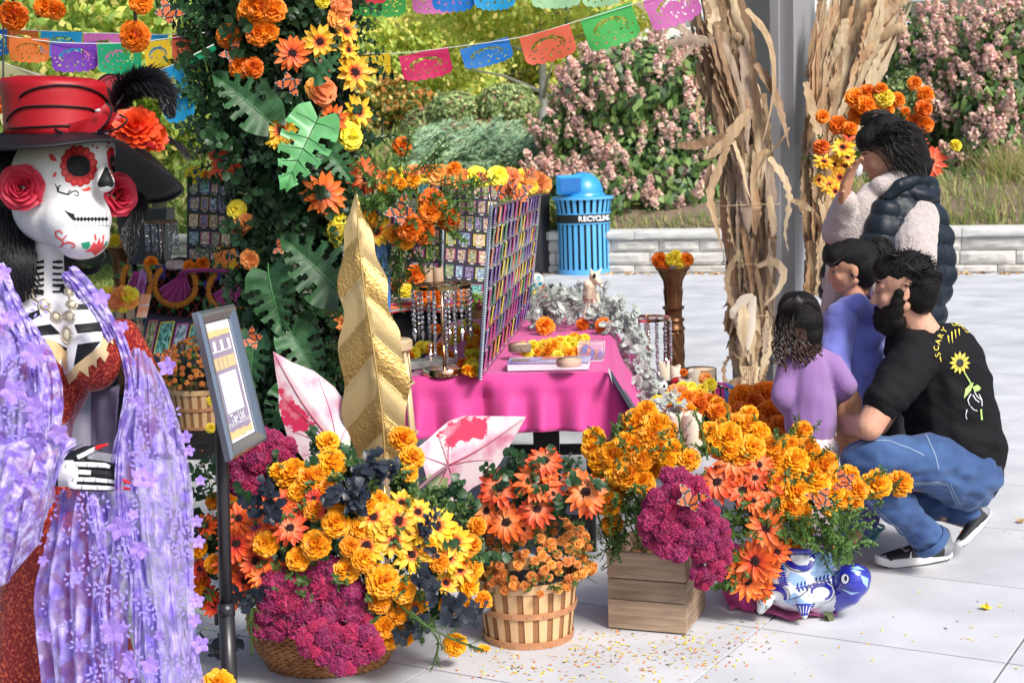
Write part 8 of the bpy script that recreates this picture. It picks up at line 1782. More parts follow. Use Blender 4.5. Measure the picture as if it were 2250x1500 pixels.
limb(b,[(g_(1865,880,5.68),.065),(g_(1875,1010,5.68),.05),(g_(1885,1160,5.70),.032)]); limb(b,[(g_(1900,880,5.83),.065),(g_(1905,1010,5.84),.05),(g_(1905,1140,5.86),.032)])
limb(b,[(g_(1885,1165,5.70),.03),(g_(1870,1185,5.66),.025)]); limb(b,[(g_(1905,1145,5.86),.03),(g_(1885,1165,5.82),.025)])
fuse(b,'body',M_skin,PGi,.005,3)
M_per=mat('periwinkle fleece',(.17,.19,.60),.85,col2=(.20,.22,.66),nscale=5,bump=.3,bscale=200,sheen=.3)
b=MB(); limb(b,[(g_(1880,690,5.75),.085),(g_(1878,740,5.75),.110),(g_(1878,820,5.75),.112)]); limb(b,[(g_(1850,700,5.66),.065),(g_(1828,790,5.62),.058),(g_(1845,830,5.60),.05)]); limb(b,[(g_(1900,700,5.88),.065),(g_(1915,790,5.90),.06)])
limb(b,[(g_(1852,672,5.66),.030),(g_(1885,668,5.62),.035),(g_(1915,690,5.68),.05),(g_(1922,730,5.76),.06),(g_(1905,690,5.86),.05)]); limb(b,[(g_(1905,690,5.70),.05),(g_(1925,715,5.74),.05)])
limb(b,[(g_(1925,672,5.66),.035),(g_(1940,720,5.68),.035),(g_(1915,752,5.66),.03)]); fuse(b,'hoodie',M_per,PGi,.007,5,disp=lambda c:.018*mnoise.noise(V(c.x*12,c.y*10,c.z*14))+.003*mnoise.noise(c*30))
b=MB(); limb(b,[(g_(1878,840,5.74),.110),(g_(1878,895,5.74),.118)]); fuse(b,'shorts',M_per,PGi,.007,5,disp=lambda c:.008*mnoise.noise(V(c.x*22,c.y*10,c.z*10)))
b=MB(); limb(b,[(g_(1885,1060,5.69),.055),(g_(1888,1155,5.70),.045)]); limb(b,[(g_(1908,1060,5.85),.055),(g_(1908,1140,5.86),.045)]); fuse(b,'leggings',mat('purple leggings',(.06,.05,.20),.75,col2=(.10,.09,.30),nscale=20),PGi,.007,4)
for hx,hy in ((1912,1195),(1925,1180)):
    h=G(hx,hy); f=V(-.95,-.1,0); b=MB(); b.ell(h+f*.055+V(0,0,.028),(.075,.04,.028),Matrix.Rotation(.1,3,'Z')); b.ell(h+f*.09+V(0,0,.035),(.045,.04,.034)); fuse(b,'clog',mat('teal marbled clog',(.03,.20,.30),.5,col2=(.12,.36,.30),nscale=40),PGi,.004,3)
    b=MB(); b.tube([h+V(.0,-.04,.035),h+V(.025,-.03,.045),h+V(.03,0,.045),h+V(.02,.03,.045)],.006,6); b.build('strap',MATS['teal marbled clog'],PGi)
H_=.2; b=MB()
for a,s_,u_,r in [(-.10,0,.18,.41),(-.20,0,.02,.37),(.14,0,.30,.28),(-.24,0,-.14,.27)]: b.ell(P(a,s_,u_),(r*H_,min(r,.345)*H_,r*H_),M3)
limb(b,[(g_(1905,545,5.74),.030),(g_(1925,550,5.75),.045),(g_(1940,580,5.77),.035),(g_(1945,610,5.78),.02)]); fuse(b,'hair',M_hair,PGi,.006,4,disp=lambda c:.004*mnoise.noise(V(c.x*30,c.y*30,c.z*14)))
def gst(k):
    if k%3==0: s_=g_(1906,542,5.74); e=g_(rnd(1920,1965),rnd(540,640),rnd(5.7,5.85)); return [s_,s_.lerp(e,.35)+V(.02,rnd(-.02,.02),.04),s_.lerp(e,.7)+V(.03,0,.02),e]
    a=rnd(-.35,.42); s0=rnd(-.33,.33); p=P(a+.02,s0,.50-abs(s0)*.55-abs(a)*.45); e=g_(1904,545,5.73); return [p,p.lerp(e,.4)+V(0,-.018,.012),p.lerp(e,.75)+V(0,-.008,.008),e]
strands('hair_strands',gst,800,M_hairs,PGi,.0013)
b=MB(); c=g_(1904,542,5.73); b.lathe([(.016,-.008),(.022,0),(.016,.008),(.013,0),(.016,-.008)],seg=16,mtx=Matrix.Translation(c)@V(1,0,.5).to_track_quat('Z','Y').to_matrix().to_4x4(),cap=False); b.build('hair_tie',mat('blue hair tie',(.01,.08,.7),.5),PGi)
b=MB()
for k in (1,-1): b.tube([P(.345,.07*k,.15),P(.34,.14*k,.165),P(.29,.20*k,.15)],[.0015,.0025,.0015],6); b.tube([P(.345,.10*k,.035),P(.335,.15*k,.045),P(.29,.20*k,.04)],.0025,5)
b.build('eyebrows_lashes',M_hairs,PGi)
b=MB()
for k in (1,-1): b.ell(P(.285,.135*k,.03),(.05*H_,.05*H_,.035*H_),M3)
b.build('eyes',mat('eye white',(.6,.58,.55),.2),PGi)
# ---------------------------------------------------------------- toddler, seen from behind
PT=thing('person','toddler with dark curly hair in a ribbed lilac top, seen from behind','person',G(1770,1270))
q_=W; hc=q_(1755,708,5.50); fw_=V(-.45,.88,-.1); up_=V(0,0,1)
b=MB(); P,M3=head(b,hc,fw_,up_,.195,nose=.9,jaw=.85)
limb(b,[(q_(1768,750,5.50),.036),(q_(1775,782,5.50),.045)]); limb(b,[(q_(1778,820,5.50),.075),(q_(1785,960,5.50),.082)])
limb(b,[(q_(1738,800,5.50),.035),(q_(1722,872,5.48),.030),(q_(1735,905,5.60),.022)]); limb(b,[(q_(1828,795,5.50),.035),(q_(1858,850,5.48),.028),(q_(1825,885,5.60),.022)])
hand(b,q_(1735,905,5.60),q_(1745,905,5.64),V(0,0,-1),.05,.4); hand(b,q_(1825,885,5.60),q_(1812,885,5.64),V(0,0,-1),.05,.4)
for x in (1762,1808): limb(b,[(q_(x,970,5.50),.055),(q_(x,1090,5.50),.042),(q_(x,1210,5.52),.028)]); limb(b,[(q_(x,1215,5.52),.026),(q_(x-10,1222,5.62),.022)])
fuse(b,'body',M_skinf,PT,.006,4)
M_lil=mat('lilac rib knit',(.30,.16,.42),.85,col2=(.34,.19,.46),nscale=5,sheen=.3)
mt_=M_lil.node_tree; wv=mt_.nodes.new('ShaderNodeTexWave'); wv.inputs['Scale'].default_value=95; tcx=[n for n in mt_.nodes if n.type=='TEX_COORD'][0]; mt_.links.new(tcx.outputs['Object'],wv.inputs['Vector']); bpn=mt_.nodes.new('ShaderNodeBump'); bpn.inputs['Strength'].default_value=.5; bpn.inputs['Distance'].default_value=.004; mt_.links.new(wv.outputs['Fac'],bpn.inputs['Height']); mt_.links.new(bpn.outputs[0],mt_.nodes['Principled BSDF'].inputs['Normal'])
b=MB(); limb(b,[(q_(1780,805,5.50),.078),(q_(1780,870,5.50),.092),(q_(1783,935,5.50),.098)]); limb(b,[(q_(1755,800,5.50),.055),(q_(1735,808,5.49),.048),(q_(1722,872,5.47),.046),(q_(1738,900,5.58),.032)]); limb(b,[(q_(1805,795,5.50),.055),(q_(1828,800,5.49),.046),(q_(1858,848,5.47),.044),(q_(1830,880,5.58),.032)])
fuse(b,'top',M_lil,PT,.006,5,disp=lambda c:.009*mnoise.noise(V(c.x*14,c.y*10,c.z*12)))
M_ptn=mat('printed leggings',(.72,.60,.64),.8,col2=(.50,.14,.28),nscale=26,lo=.60,hi=.64)
b=MB(); limb(b,[(q_(1782,965,5.50),.088),(q_(1782,985,5.50),.088)])
for x in (1762,1808): limb(b,[(q_(x,985,5.50),.062),(q_(x,1090,5.50),.052),(q_(x,1190,5.52),.038)])
fuse(b,'leggings',M_ptn,PT,.006,4)
for x in (1762,1808): b=MB(); h=G(x,1222); b.ell(h+V(-.01,.02,.028),(.036,.065,.03)); fuse(b,'shoe',mat('toddler shoe',(.6,.4,.45),.6),PT,.004,2)
H_=.195; b=MB()
for a,s_,u_,r in [(-.08,0,.17,.42),(-.16,0,.0,.38),(.10,0,.26,.33),(-.22,0,-.22,.30)]: b.ell(P(a,s_,u_),(r*H_,min(r,.36)*H_,r*H_),M3)
fuse(b,'hair',M_hair,PT,.006,4,disp=lambda c:.005*mnoise.noise(V(c.x*34,c.y*34,c.z*14)))
random.seed(33); b=MB(); b2=MB()
for k in range(150):
    x0=rnd(1712,1800); y0=rnd(690,735); L=rnd(45,85); Zh=5.50-.085*math.sqrt(max(0,1-((x0-1756)/56)**2)); n=16; rr=rnd(.004,.009); ph=rnd(0,6); pts=[]
    for j in range(n+1):
        t=j/n; a=ph+t*rnd(9,10)*1.6; amp=rr*min(1,t*1.6); q=q_(x0+(x0-1756)*.25*t-6*t,y0+L*t,Zh+.012*t); pts.append(q+V(amp*math.cos(a),amp*math.sin(a)-.006,0))
    (b if y0+L<775 else b2).tube(pts,[.0026*(1-.06*j/ n) for j in range(n+1)],4,cap=False)
for k in range(120):
    a=rnd(-1,1); p=q_(1752+a*8,650+abs(a)*2,5.42); x1=1756+a*52; pts=[p,q_(1754+a*36,668,5.41),q_(x1,700,5.43+.03*abs(a)),q_(x1+rnd(-4,4),740,5.43+.04*abs(a))]; b.tube(catmull(pts,8),.0022,4,cap=False)
b.build('dark_strands',M_hairs,PT)['kind']='stuff'; b2.build('curls',M_hairb,PT)['kind']='stuff'
# ================================================================ CATRINA STATUE WITH HAT AND SHAWL (left foreground)
def PXY(p):
    d=Vector(p)-CAMPOS; z=d.dot(_fw); return 1125+F_PX*d.dot(_r)/z, 750-F_PX*d.dot(_u)/z
random.seed(50)
M_wp=mat('papier mache white',(.74,.74,.76),.6,spec=.25,col2=(.78,.78,.80),nscale=6,bump=.12,bscale=60); M_bp=mat('painted black',(.009,.010,.013),.55,spec=.25,bump=.1,bscale=80)
M_rp=mat('painted red',(.55,.02,.03),.45,col2=(.42,.012,.02),nscale=25); M_lr=mat('painted light red',(.72,.07,.08),.45); M_gp2=mat('painted green',(.01,.30,.16),.45)
M_seq=mat('red sequins',(.30,.004,.004),.22,metal=.4,col2=(.95,.16,.06),nscale=130,lo=.50,hi=.68,bump=1.0,bscale=220,spec=.9)  # bright flecks in the colour stand in for sequin sparkle
M_gtr=mat('gold trim',(.62,.46,.24),.5,bump=.2,bscale=60); M_fur=mat('black feather',(.012,.013,.016),.45,spec=.5); M_bh=mat('wig black',(.005,.005,.007),.4,spec=.4,bump=.5,bscale=40,stretch=(8,8,1))
CT=thing('catrina_statue','life size sugar skull lady statue with painted face, bare rib chest and red sequin dress','statue',W(110,1790,3.95))
c_=W
# ---- head
b=MB(); b.ell(c_(140,392,3.96),(.134,.15,.135),seg=28,rings=20); b.ell(c_(118,452,3.96),(.105,.13,.105),seg=24,rings=16); b.ell(c_(166,478,3.92),(.091,.12,.090),seg=24,rings=16); b.ell(c_(180,520,3.90),(.070,.095,.060),seg=24,rings=16); b.ell(c_(208,330,3.90),(.052,.08,.06)); b.caps(c_(226,378,3.86),c_(232,402,3.845),.020,.026)
hd,bvF=fuse(b,'head',M_wp,CT,.007,10)
b=MB(); D=lambda P,mi,l=.0012,st=5: decal(b,bvF,P,mi,l,st)
N=15
fl=[]
for i in range(N*8): a=2*PI*i/(N*8); r=1+.10*abs(math.sin(a*N/2))-.03; fl.append((173+40*r*math.cos(a)*.98,365+43*r*math.sin(a)))
D(fl,1,.0010,5)
for i in range(N): a=2*PI*(i+.5)/N; D(arc(173+33*math.cos(a),365+36*math.sin(a),5.5,5.5,0,360,9)[:-1],5,.0018,4)
D([(148,352),(156,345),(172,341),(188,343),(197,352),(199,370),(193,382),(180,388),(162,387),(150,378),(146,365)],0,.0026,5)
D([(234,333),(243,322),(250,326),(252,350),(251,392),(244,388),(238,368),(235,350)],1,.001,4); D([(239,348),(246,340),(251,346),(251,380),(246,375),(241,362)],0,.002,4)
D([(231,368),(236,370),(244,388),(250,404),(246,411),(236,408),(218,412),(215,404),(222,388)],0,.002,4)
for P in ([(108,340),(114,338),(120,345),(126,354),(116,355),(109,349)],[(124,376),(124,386),(118,391),(116,384)],[(176,416),(186,415),(194,410),(200,413),(196,419),(186,421)],[(246,412),(251,410),(249,421),(245,420)]): D(P,2,.0012,4)
for x,y in ((183,309),(195,312),(204,321),(213,325),(235,322),(238,315),(241,309)): D(arc(x,y,2.6,2.6,0,360,8)[:-1],1,.0012,3)
D(stroke([(120,403),(126,412),(127,420),(136,424),(150,428),(158,422),(166,419),(172,424),(171,431),(165,430),(163,426)],[1,3,3.5,3.5,3.5,3.5,3,3,3,2,1]),0,.0012,4); D(stroke([(134,407),(128,411),(129,417)],2.5),0,.0016,3); D(stroke([(148,428),(152,420),(156,418)],2.2),0,.0016,3)
D([(140,460),(150,466),(165,471),(200,476),(237,474),(237,490),(210,492),(175,489),(160,483),(150,473)],0,.0012,5)
for k in range(10): x=167+k*7.6; D([(x-3.6,464),(x+3.6,464),(x+3.6,476),(x,480),(x-3.6,476)],3,.0024,4); D([(x-3.4,487),(x,483),(x+3.4,487),(x+3.0,495),(x-3.0,495)],3,.0022,4)
for k in range(9): x=171+k*7.6; D(stroke([(x,466),(x,473)],1),4,.003,4); D(stroke([(x,488),(x,499)],1.1),4,.003,4)
D(stroke([(139,513),(130,506),(122,509),(124,520),(134,526),(140,533),(136,541),(130,543)],[2,4,4,4,4,4,3,2]),2,.0012,4); D(stroke([(132,543),(140,536),(150,532),(160,534),(165,540),(160,545),(156,541)],[2,3,4,4,4,3,2]),2,.0012,4); D(stroke([(138,526),(146,518),(150,516)],[3,2,1]),2,.0016,3)
D([(200,540),(206,530),(211,537),(219,520),(220,535),(228,524),(226,540),(234,538),(222,550),(208,562),(202,553),(186,553),(196,546)],2,.0012,4)
D([(205,514),(211,516),(212,528),(208,528)],2,.0012,4); D([(224,519),(229,514),(228,524),(224,526)],2,.0012,4); D([(178,534),(186,532),(196,530),(198,540),(192,547),(183,545)],6,.0012,4); D([(224,543),(234,529),(236,534),(228,548)],6,.0012,4)
b.build('painted_face',[M_bp,M_rp,M_lr,M_wp,mat('teeth line',(.35,.38,.48),.6),mat('painted rose red',(.68,.045,.045),.45),M_gp2],CT)
# ---- wig
b=MB(); b.ell(c_(58,410,4.03),(.135,.13,.16)); b.ell(c_(30,520,4.02),(.06,.08,.12)); b.ell(c_(10,600,4.0),(.05,.07,.09)); b.ell(c_(150,590,4.04),(.035,.05,.07)); fuse(b,'wig',M_bh,CT,.008,5,disp=lambda c:.006*mnoise.noise(V(c.x*30,c.y*30,c.z*6)))
b=MB()
for k in range(260):
    x0=rnd(-40,70); pts=[c_(x0+20,rnd(380,440),3.95),c_(x0+rnd(-10,10),500,3.90+.001*abs(x0)),c_(x0+rnd(-25,15),570,3.89),c_(x0+rnd(-30,30),rnd(610,660),3.90)]; b.tube(catmull(pts,8),.0022,4,cap=False)
for k in range(90):
    x0=rnd(132,165); b.tube(catmull([c_(x0,555,4.0),c_(x0+4,590,4.0),c_(x0-6,625,3.99),c_(x0+rnd(-12,2),650,3.98)],7),.002,4,cap=False)
for k in range(60):
    a=rnd(-6,6); b.tube(catmull([c_(160,590+a,4.02),c_(190,598+a,4.0),c_(218,588+a,3.98),c_(230+a*.4,560,3.98),c_(224,548,3.98)],9),.0018,4,cap=False)
b.build('wig_strands',M_bh,CT)['kind']='stuff'
# ---- roses at the ears
M_rose=mat('silk rose',(.30,.005,.02),.55,col2=(.66,.035,.08),uvgrad=True,trans=.12,bump=.15,bscale=30)
b=MB()
for ri,(r0,h,fl,n,sp) in enumerate(((.07,.50,.04,2,3.4),(.16,.50,.08,3,2.6),(.27,.46,.12,4,2.0),(.40,.38,.16,4,1.9),(.54,.26,.22,5,1.6),(.66,.10,.28,6,1.35))):
    for k in range(n):
        a0=2*PI*k/n+ri*.9+rnd(-.15,.15); ph=rnd(0,6)
        def f(u,v):
            q=(u-.5)*2; a=a0+q*sp*.5*(.5+.5*v); r=r0*(.35+.65*v)+fl*v**3+.05*q*q*v+.02*math.sin(q*5+ph)*v; return V(r*math.cos(a),r*math.sin(a),-.35+(h+.35)*v-.20*q*q*v-.10*max(0,v-.8)*5*fl*3)
        b.grid(f,10,8)
ros=b.mesh('silk_rose',M_rose)
link('silk_rose',ros,CT,frame(c_(46,412,3.80),V(.15,-1,.05),.4,.062)); link('silk_rose',ros,CT,frame(c_(262,428,3.95),V(.75,-.65,.0),1.4,.062))
# ---- neck, torso
b=MB(); b.caps(c_(106,545,3.97),c_(106,650,3.97),.041,.043); b.ell(c_(112,735,4.0),(.165,.09,.13),seg=28,rings=18); b.ell(c_(80,690,4.0),(.11,.07,.08)); b.ell(c_(150,690,4.0),(.09,.07,.08)); b.ell(c_(203,795,3.915),(.072,.075,.078),seg=24,rings=16); b.ell(c_(80,800,3.915),(.072,.075,.078),seg=24,rings=16)
limb(b,[(c_(125,820,4.0),.105),(c_(105,930,4.0),.065),(c_(100,1000,4.0),.068)])
RED=[(60,740),(94,747),(119,765),(133,800),(148,835),(170,815),(212,790),(230,760),(246,740),(262,730),(330,760),(330,1200),(-200,1200),(-200,735)]
ts_,bvB=fuse(b,'torso',[M_wp,M_seq],CT,.007,6,fmat=lambda c,n:1 if poly_in(*PXY(c),RED) else 0)
b=MB(); D=lambda P,mi,l=.0012,st=6: decal(b,bvB,P,mi,l,st)
for k,y in enumerate(range(572,640,13)):
    for xa,xb in ((74,97),(115,141)): D([(xa,y+rnd(-2,2)),((xa+xb)/2,y+rnd(-1,3)),(xb,y+rnd(-2,2)),(xb,y+5+rnd(-1,2)),((xa+xb)/2,y+7),(xa,y+6)],0,.0014,4)
for P in ([(22,648),(50,643),(58,662),(34,670)],[(61,634),(94,636),(97,648),(72,645)],[(50,694),(86,680),(90,692),(65,706)],[(72,718),(112,712),(133,733),(90,738)],[(120,750),(148,765),(148,782),(130,770)],[(133,625),(146,632),(142,648),(130,640)],[(154,668),(202,668),(214,680),(160,681)],[(163,713),(230,706),(229,727),(171,733)],[(171,757),(222,750),(193,785),(163,803)],[(28,745),(70,742),(85,752),(40,758)]): D(P,0,.0016,6)
D([(94,745),(119,750),(149,772),(149,815),(141,800),(133,783),(128,800),(120,788),(114,775),(104,768)],1,.003,5)
D([(230,716),(250,738),(247,758),(238,752),(232,770),(238,776),(229,796),(220,784),(212,790),(212,808),(203,800),(194,806),(196,828),(184,818),(176,814),(168,830),(151,843),(147,826),(169,800),(220,760)],1,.003,5)
b.build('painted_ribs',[M_bp,M_gtr],CT)
# necklace
M_gem=mat('cream stone',(.80,.72,.50),.25,spec=.8); M_gs=mat('pearl setting',(.72,.66,.55),.3,.5)
nk=[(67,650,14,12),(98,673,13,14),(124,697,12,13),(152,697,12,14),(157,672,12,11),(152,645,10,12),(147,735,11,20)]
ngr=link('necklace',None,CT,Matrix.Translation(c_(120,690,3.9)))
for x,y,rx,ry in nk:
    p=ray_on(bvB,x,y,.006); p=p or c_(x,y,3.86); b=MB(); b.ell(p,(px2m(rx*.62,3.9),.008,px2m(ry*.62,3.9))); b.build('stone',M_gem,ngr)
    b=MB(); b.tube([p+V(px2m(rx*.95,3.9)*math.cos(a),.002,px2m(ry*.95,3.9)*math.sin(a)) for a in [i*PI/10 for i in range(21)]],.0035,6); b.build('setting',M_gs,ngr)
b=MB()
for i in range(len(nk)-1):
    p=ray_on(bvB,nk[i][0],nk[i][1],.004); q=ray_on(bvB,nk[i+1][0],nk[i+1][1],.004)
    if p and q: b.tube([p,q],.0025,5)
b.build('chain',M_gs,ngr)
# ---- dress skirt and sleeves
b=MB(); bt0=c_(100,980,4.0); b.lathe([(.070,0),(.085,-.06),(.13,-.25),(.17,-.5),(.215,-.78),(.23,-.98)][::-1],bt0,56,mod=lambda a,z:1+.05*math.sin(7*a+z*2)*min(1,-z*1.5)); b.build('skirt',M_seq,CT)
b=MB(); limb(b,[(c_(270,735,4.0),.045),(c_(305,800,3.98),.045),(c_(325,930,3.95),.038),(c_(262,1050,3.80),.030)]); limb(b,[(c_(-20,740,3.95),.055),(c_(-40,900,3.85),.05),(c_(-20,1010,3.75),.045),(c_(100,1035,3.68),.036)]); fuse(b,'sleeves',M_seq,CT,.007,4)
b=MB(); p=c_(100,1790,4.0); b.lathe([(.30,-.02),(.30,.04),(.27,.05),(.0,.05)],V(p.x,p.y,.02),30); b.build('base',M_blk,CT)
# ---- hand
b=MB(); limb(b,[(c_(112,1036,3.66),.036),(c_(165,1032,3.64),.040)]); b.caps(c_(160,1008,3.64),c_(165,1058,3.64),.022,.022)
for P in ([(150,1012,.016),(185,992,.014),(212,984,.009),(226,980,.006)],[(165,1018,.014),(210,1020,.012),(240,1023,.010),(262,1026,.007)],[(165,1036,.014),(215,1041,.012),(248,1046,.010),(268,1050,.007)],[(165,1052,.013),(215,1056,.012),(250,1058,.010),(272,1060,.006)],[(160,1064,.013),(210,1070,.011),(248,1071,.009),(268,1072,.006)]):
    limb(b,[(c_(x,y,3.62),r) for x,y,r in P])
hn,bvHd=fuse(b,'hand',M_bp,CT,.004,2)
b=MB(); D=lambda P,mi,l=.0012,st=4: decal(b,bvHd,P,mi,l,st)
D([(128,1012),(160,1010),(170,1022),(172,1050),(165,1072),(128,1070)],0);
for P in ([(170,1004),(200,990),(216,983)],[(165,1019),(200,1020),(232,1022),(242,1025)],[(168,1052),(205,1053),(240,1056),(262,1060)],[(160,1068),(205,1070),(240,1071),(262,1072)],[(172,1036),(200,1038)]): D(stroke(P,[9,9,8,6][:len(P)]),0,.0022,4)
for x,y in ((145,1024),(168,1022),(192,1022),(215,1024),(160,1054),(185,1054),(210,1055),(238,1056),(180,1070),(215,1071)): D(stroke([(x+2,y-4),(x-1,y),(x+2,y+4)],1.3),1,.0034,3)
b.build('painted_bones',[M_wp,M_bp],CT)
b=MB()
for a,e in (((214,983),(236,976)),((258,1050),(286,1061)),((258,1071),(286,1074))): b.caps(c_(*a,3.605),c_(*e,3.60),.0065,.0028)
b.build('nails',mat('nail red',(.65,.01,.01),.15,coat=.8),CT)
# ---- hat
M_sat=mat('red satin',(.30,.003,.008),.45,spec=.35,col2=(.40,.006,.014),nscale=5,bump=.25,bscale=14); M_bsat=mat('black satin',(.006,.006,.009),.5,spec=.3,bump=.1,bscale=12)
HT=thing('wide_brim_hat','red satin hat with drooping black brim, black feathers and red flower on the skull statue','hat',c_(130,300,3.95))
b=MB(); hc_=c_(138,292,3.97); hm=px2m(1,3.97)
prof=[(126,-6),(124,10),(121,40),(120,70),(121,98),(119,108),(112,114),(80,120),(0,124)]
b.lathe([(r*hm,z*hm) for r,z in prof],hc_,56,mod=lambda a,z:1+.012*math.sin(3*a+z*20)); v=[]
b.v=[(p[0]-(p[2]-hc_.z)*.06,hc_.y+(p[1]-hc_.y)*1.05,p[2]+(p[0]-hc_.x)*(-.06)) for p in b.v]
cr_=b.build('crown',M_sat,HT); bvC=BVHTree.FromPolygons([Vector(p) for p in b.v],b.f)
b=MB()
def brim(u,v):
    a=2*PI*u; t=v; Rr=(.118+(.168+.015*math.sin(a*3+1))*t); dr=.030+.160*max(0,math.cos(a-R(48)))**.9+.02*max(0,-math.cos(a));
    return V(hc_.x+Rr*math.cos(a),hc_.y+Rr*math.sin(a),hc_.z-.002-dr*t**1.5+.006*math.sin(a*5)*t)
b.grid(brim,72,12,closeu=True); br=b.build('brim',M_bsat,HT); md=br.modifiers.new('thickness','SOLIDIFY'); md.thickness=.004
b=MB(); b.tube([brim(i/72,1.0) for i in range(73)],.0042,6,cap=False); b.build('brim_piping',M_bsat,HT)
def cordline(P,nm='cord'):
    pts=[ray_on(bvC,x,y,.004) for x,y in [(q.x,q.y) for q in catmull([V(x,y,0) for x,y in P],20)]]; pts=[p for p in pts if p]
    if len(pts)>3: b=MB(); b.tube(pts,.0028,6); b.build(nm,M_bsat,HT)
cordline([(45,214),(58,203),(90,192),(130,188),(180,192),(215,205),(236,226),(240,250)]); cordline([(18,268),(24,255),(50,237),(110,233),(170,236),(200,241),(222,254)]); cordline([(24,283),(90,279),(140,277),(185,280)])
def puff(outline,Z,m,nm,bul=.02):
    cx=sum(p[0] for p in outline)/len(outline); cy=sum(p[1] for p in outline)/len(outline); rx=max(abs(p[0]-cx) for p in outline); ry=max(abs(p[1]-cy) for p in outline)
    return plate(HT,nm,outline,lambda x,y:Z-bul*max(0,1-((x-cx)/rx)**2*.8-((y-cy)/ry)**2*.8)-.004*math.sin((x+y)*.09),[m],.004,7)
puff([(120,283),(150,272),(190,262),(220,240),(232,226),(243,238),(244,255),(232,275),(215,290),(175,296),(140,293)],3.835,M_sat,'sash_fold',.012)
puff([(215,290),(232,262),(248,247),(262,252),(279,262),(270,275),(252,285),(236,292)],3.85,M_sat,'sash_loop',.015)
puff([(216,176),(235,165),(265,166),(292,172),(282,195),(268,215),(256,240),(252,225),(246,200),(230,188)],3.93,mat('dark red satin',(.30,.012,.02),.4,sheen=.4),'bow_loop',.02)
for P in ([(215,290),(240,262),(243,238),(232,226)],[(262,252),(279,262),(270,275),(250,286),(215,293)],[(120,284),(150,296),(180,298),(215,291)],[(216,176),(240,164),(292,172)],[(252,240),(262,222),(282,195)]): b=MB(); b.tube(catmull([c_(x,y,3.812 if y>220 else 3.91) for x,y in P],10),.0028,6); b.build('cord',M_bsat,HT)
b=MB(); q=c_(215,243,3.805); b.box((0,0,0),(.012,.006,.012),mtx=basis(q,V(1,0,.3),V(-.3,0,1)),bev=.002); b.build('rhinestone',mat('rhinestone',(.8,.85,.95),.05,.3,spec=1),HT)
M_redf2=MATS['red bloom']; dah=pom(71,[(6,6),(20,10),(36,14),(54,17),(74,19),(94,18)],wid=.15,ruff=.03,flat=.75,nw=2,nl=4,body=.4,curl=(-.05,.12)).mesh('silk_dahlia',M_redf2)
link('silk_dahlia',dah,HT,frame(c_(300,285,3.86),V(.15,-.8,.6),0,.068)); link('silk_dahlia',dah,HT,frame(c_(330,300,3.92),V(.5,-.6,.4),0,.05))
puff([(235,295),(262,292),(300,296),(335,315),(345,328),(310,318),(270,306)],3.84,M_sat,'sash_tail',.006)
def feather(path,n,L,name,wd=.0028,dr=.5,w0=.004):
    P=catmull(path,40); b=MB(); b.tube(P,[w0*(1-k/44) for k in range(41)],5)
    for k in range(n):
        i=random.randrange(2,40); t=(P[min(i+1,40)]-P[i-1]).normalized(); a=rnd(0,2*PI); s=t.cross(V(0,1,0)).normalized(); o=(s*math.cos(a)+s.cross(t)*math.sin(a)); l=L*rnd(.6,1.15)*math.sin(PI*min(1,.15+i/46))**.6
        d=(o+t*rnd(.5,1.2)).normalized(); q1=P[i]+d*l*.5; q2=q1+(d+t*.4-V(0,0,dr)).normalized()*l*.6; n_=V(rnd(-.5,.5),-1,0)
        b.ribbon([P[i],q1,q2],[wd,wd*.8,.0004],n_,0,nw=1)
    return b.build(name,M_fur,HT)
feather([c_(252,245,3.9),c_(275,200,3.88),c_(315,180,3.85),c_(358,198,3.86),c_(378,262,3.88)],2400,.055,'ostrich_feather'); feather([c_(250,232,3.93),c_(285,190,3.9),c_(335,172,3.88),c_(368,215,3.9)],1300,.05,'ostrich_feather')
feather([c_(285,425,4.02),c_(303,440,4.02),c_(292,480,4.01),c_(285,520,4.0),c_(290,568,3.99)],2600,.040,'feather_boa',dr=.8)
b=MB()
for k in range(26): b.tube(catmull([c_(345,300,3.95),c_(375,308+rnd(-6,8),3.95),c_(400+rnd(-8,8),325+rnd(-8,8),3.94),c_(430+rnd(-25,5),360+rnd(-25,5),3.93)],8),[.0025*(1-.1*i) for i in range(9)],4,cap=False)
b.build('wispy_feather',M_fur,HT)
# ---- shawl
LIL=(.24,.14,.68); LIL2=(.66,.57,.96)
M_lace=mat('lilac lace',LIL,.55,col2=LIL2,nscale=38,lo=.42,hi=.62,bump=.9,bscale=70,sheen=.4,trans=.2,alpha=(42,.62,1.0,.02)); M_org=mat('lilac organza',(.30,.21,.76),.45,col2=(.62,.54,.96),nscale=26,lo=.42,hi=.62,sheen=.3,trans=.25,alpha=(30,.52,.97,.06),bump=.2,bscale=40)
M_ffl=mat('fabric flower',(.36,.20,.74),.55,trans=.25,var=.15,col2=(.50,.34,.86),nscale=8)
SW=thing('lace_shawl','sheer lilac lace shawl with fabric flowers draped over the statue\'s shoulders and arms','shawl',c_(250,1780,3.8))
def sheet(rows,m,nm,nu=60,nv=60,fold=.018,ff=9,seed=0):
    fold*=1.5; RR=[[c_(*p) for p in r] for r in rows]; n=max(nu,1)
    rows2=[catmull(r,nu) for r in RR]; cols=[catmull([rows2[j][i] for j in range(len(rows2))],nv) for i in range(nu+1)]
    def f(u,v):
        i=int(round(u*nu)); j=int(round(v*nv)); p=cols[i][j]; k=math.sin(u*ff*2*PI+2.2*math.sin(v*2.2+seed)+seed)+.45*math.sin(u*ff*4.7*PI+v*5+seed)
        return p+V(.3*fold*math.cos(u*ff*2*PI+seed)*.6,-fold*k,0)+V(0,-.006*mnoise.noise(p*30),.004*mnoise.noise(p*22+V(9,0,0)))
    b=MB(); b.grid(f,nu,nv); return b.build(nm,m,SW)
Z=3.72
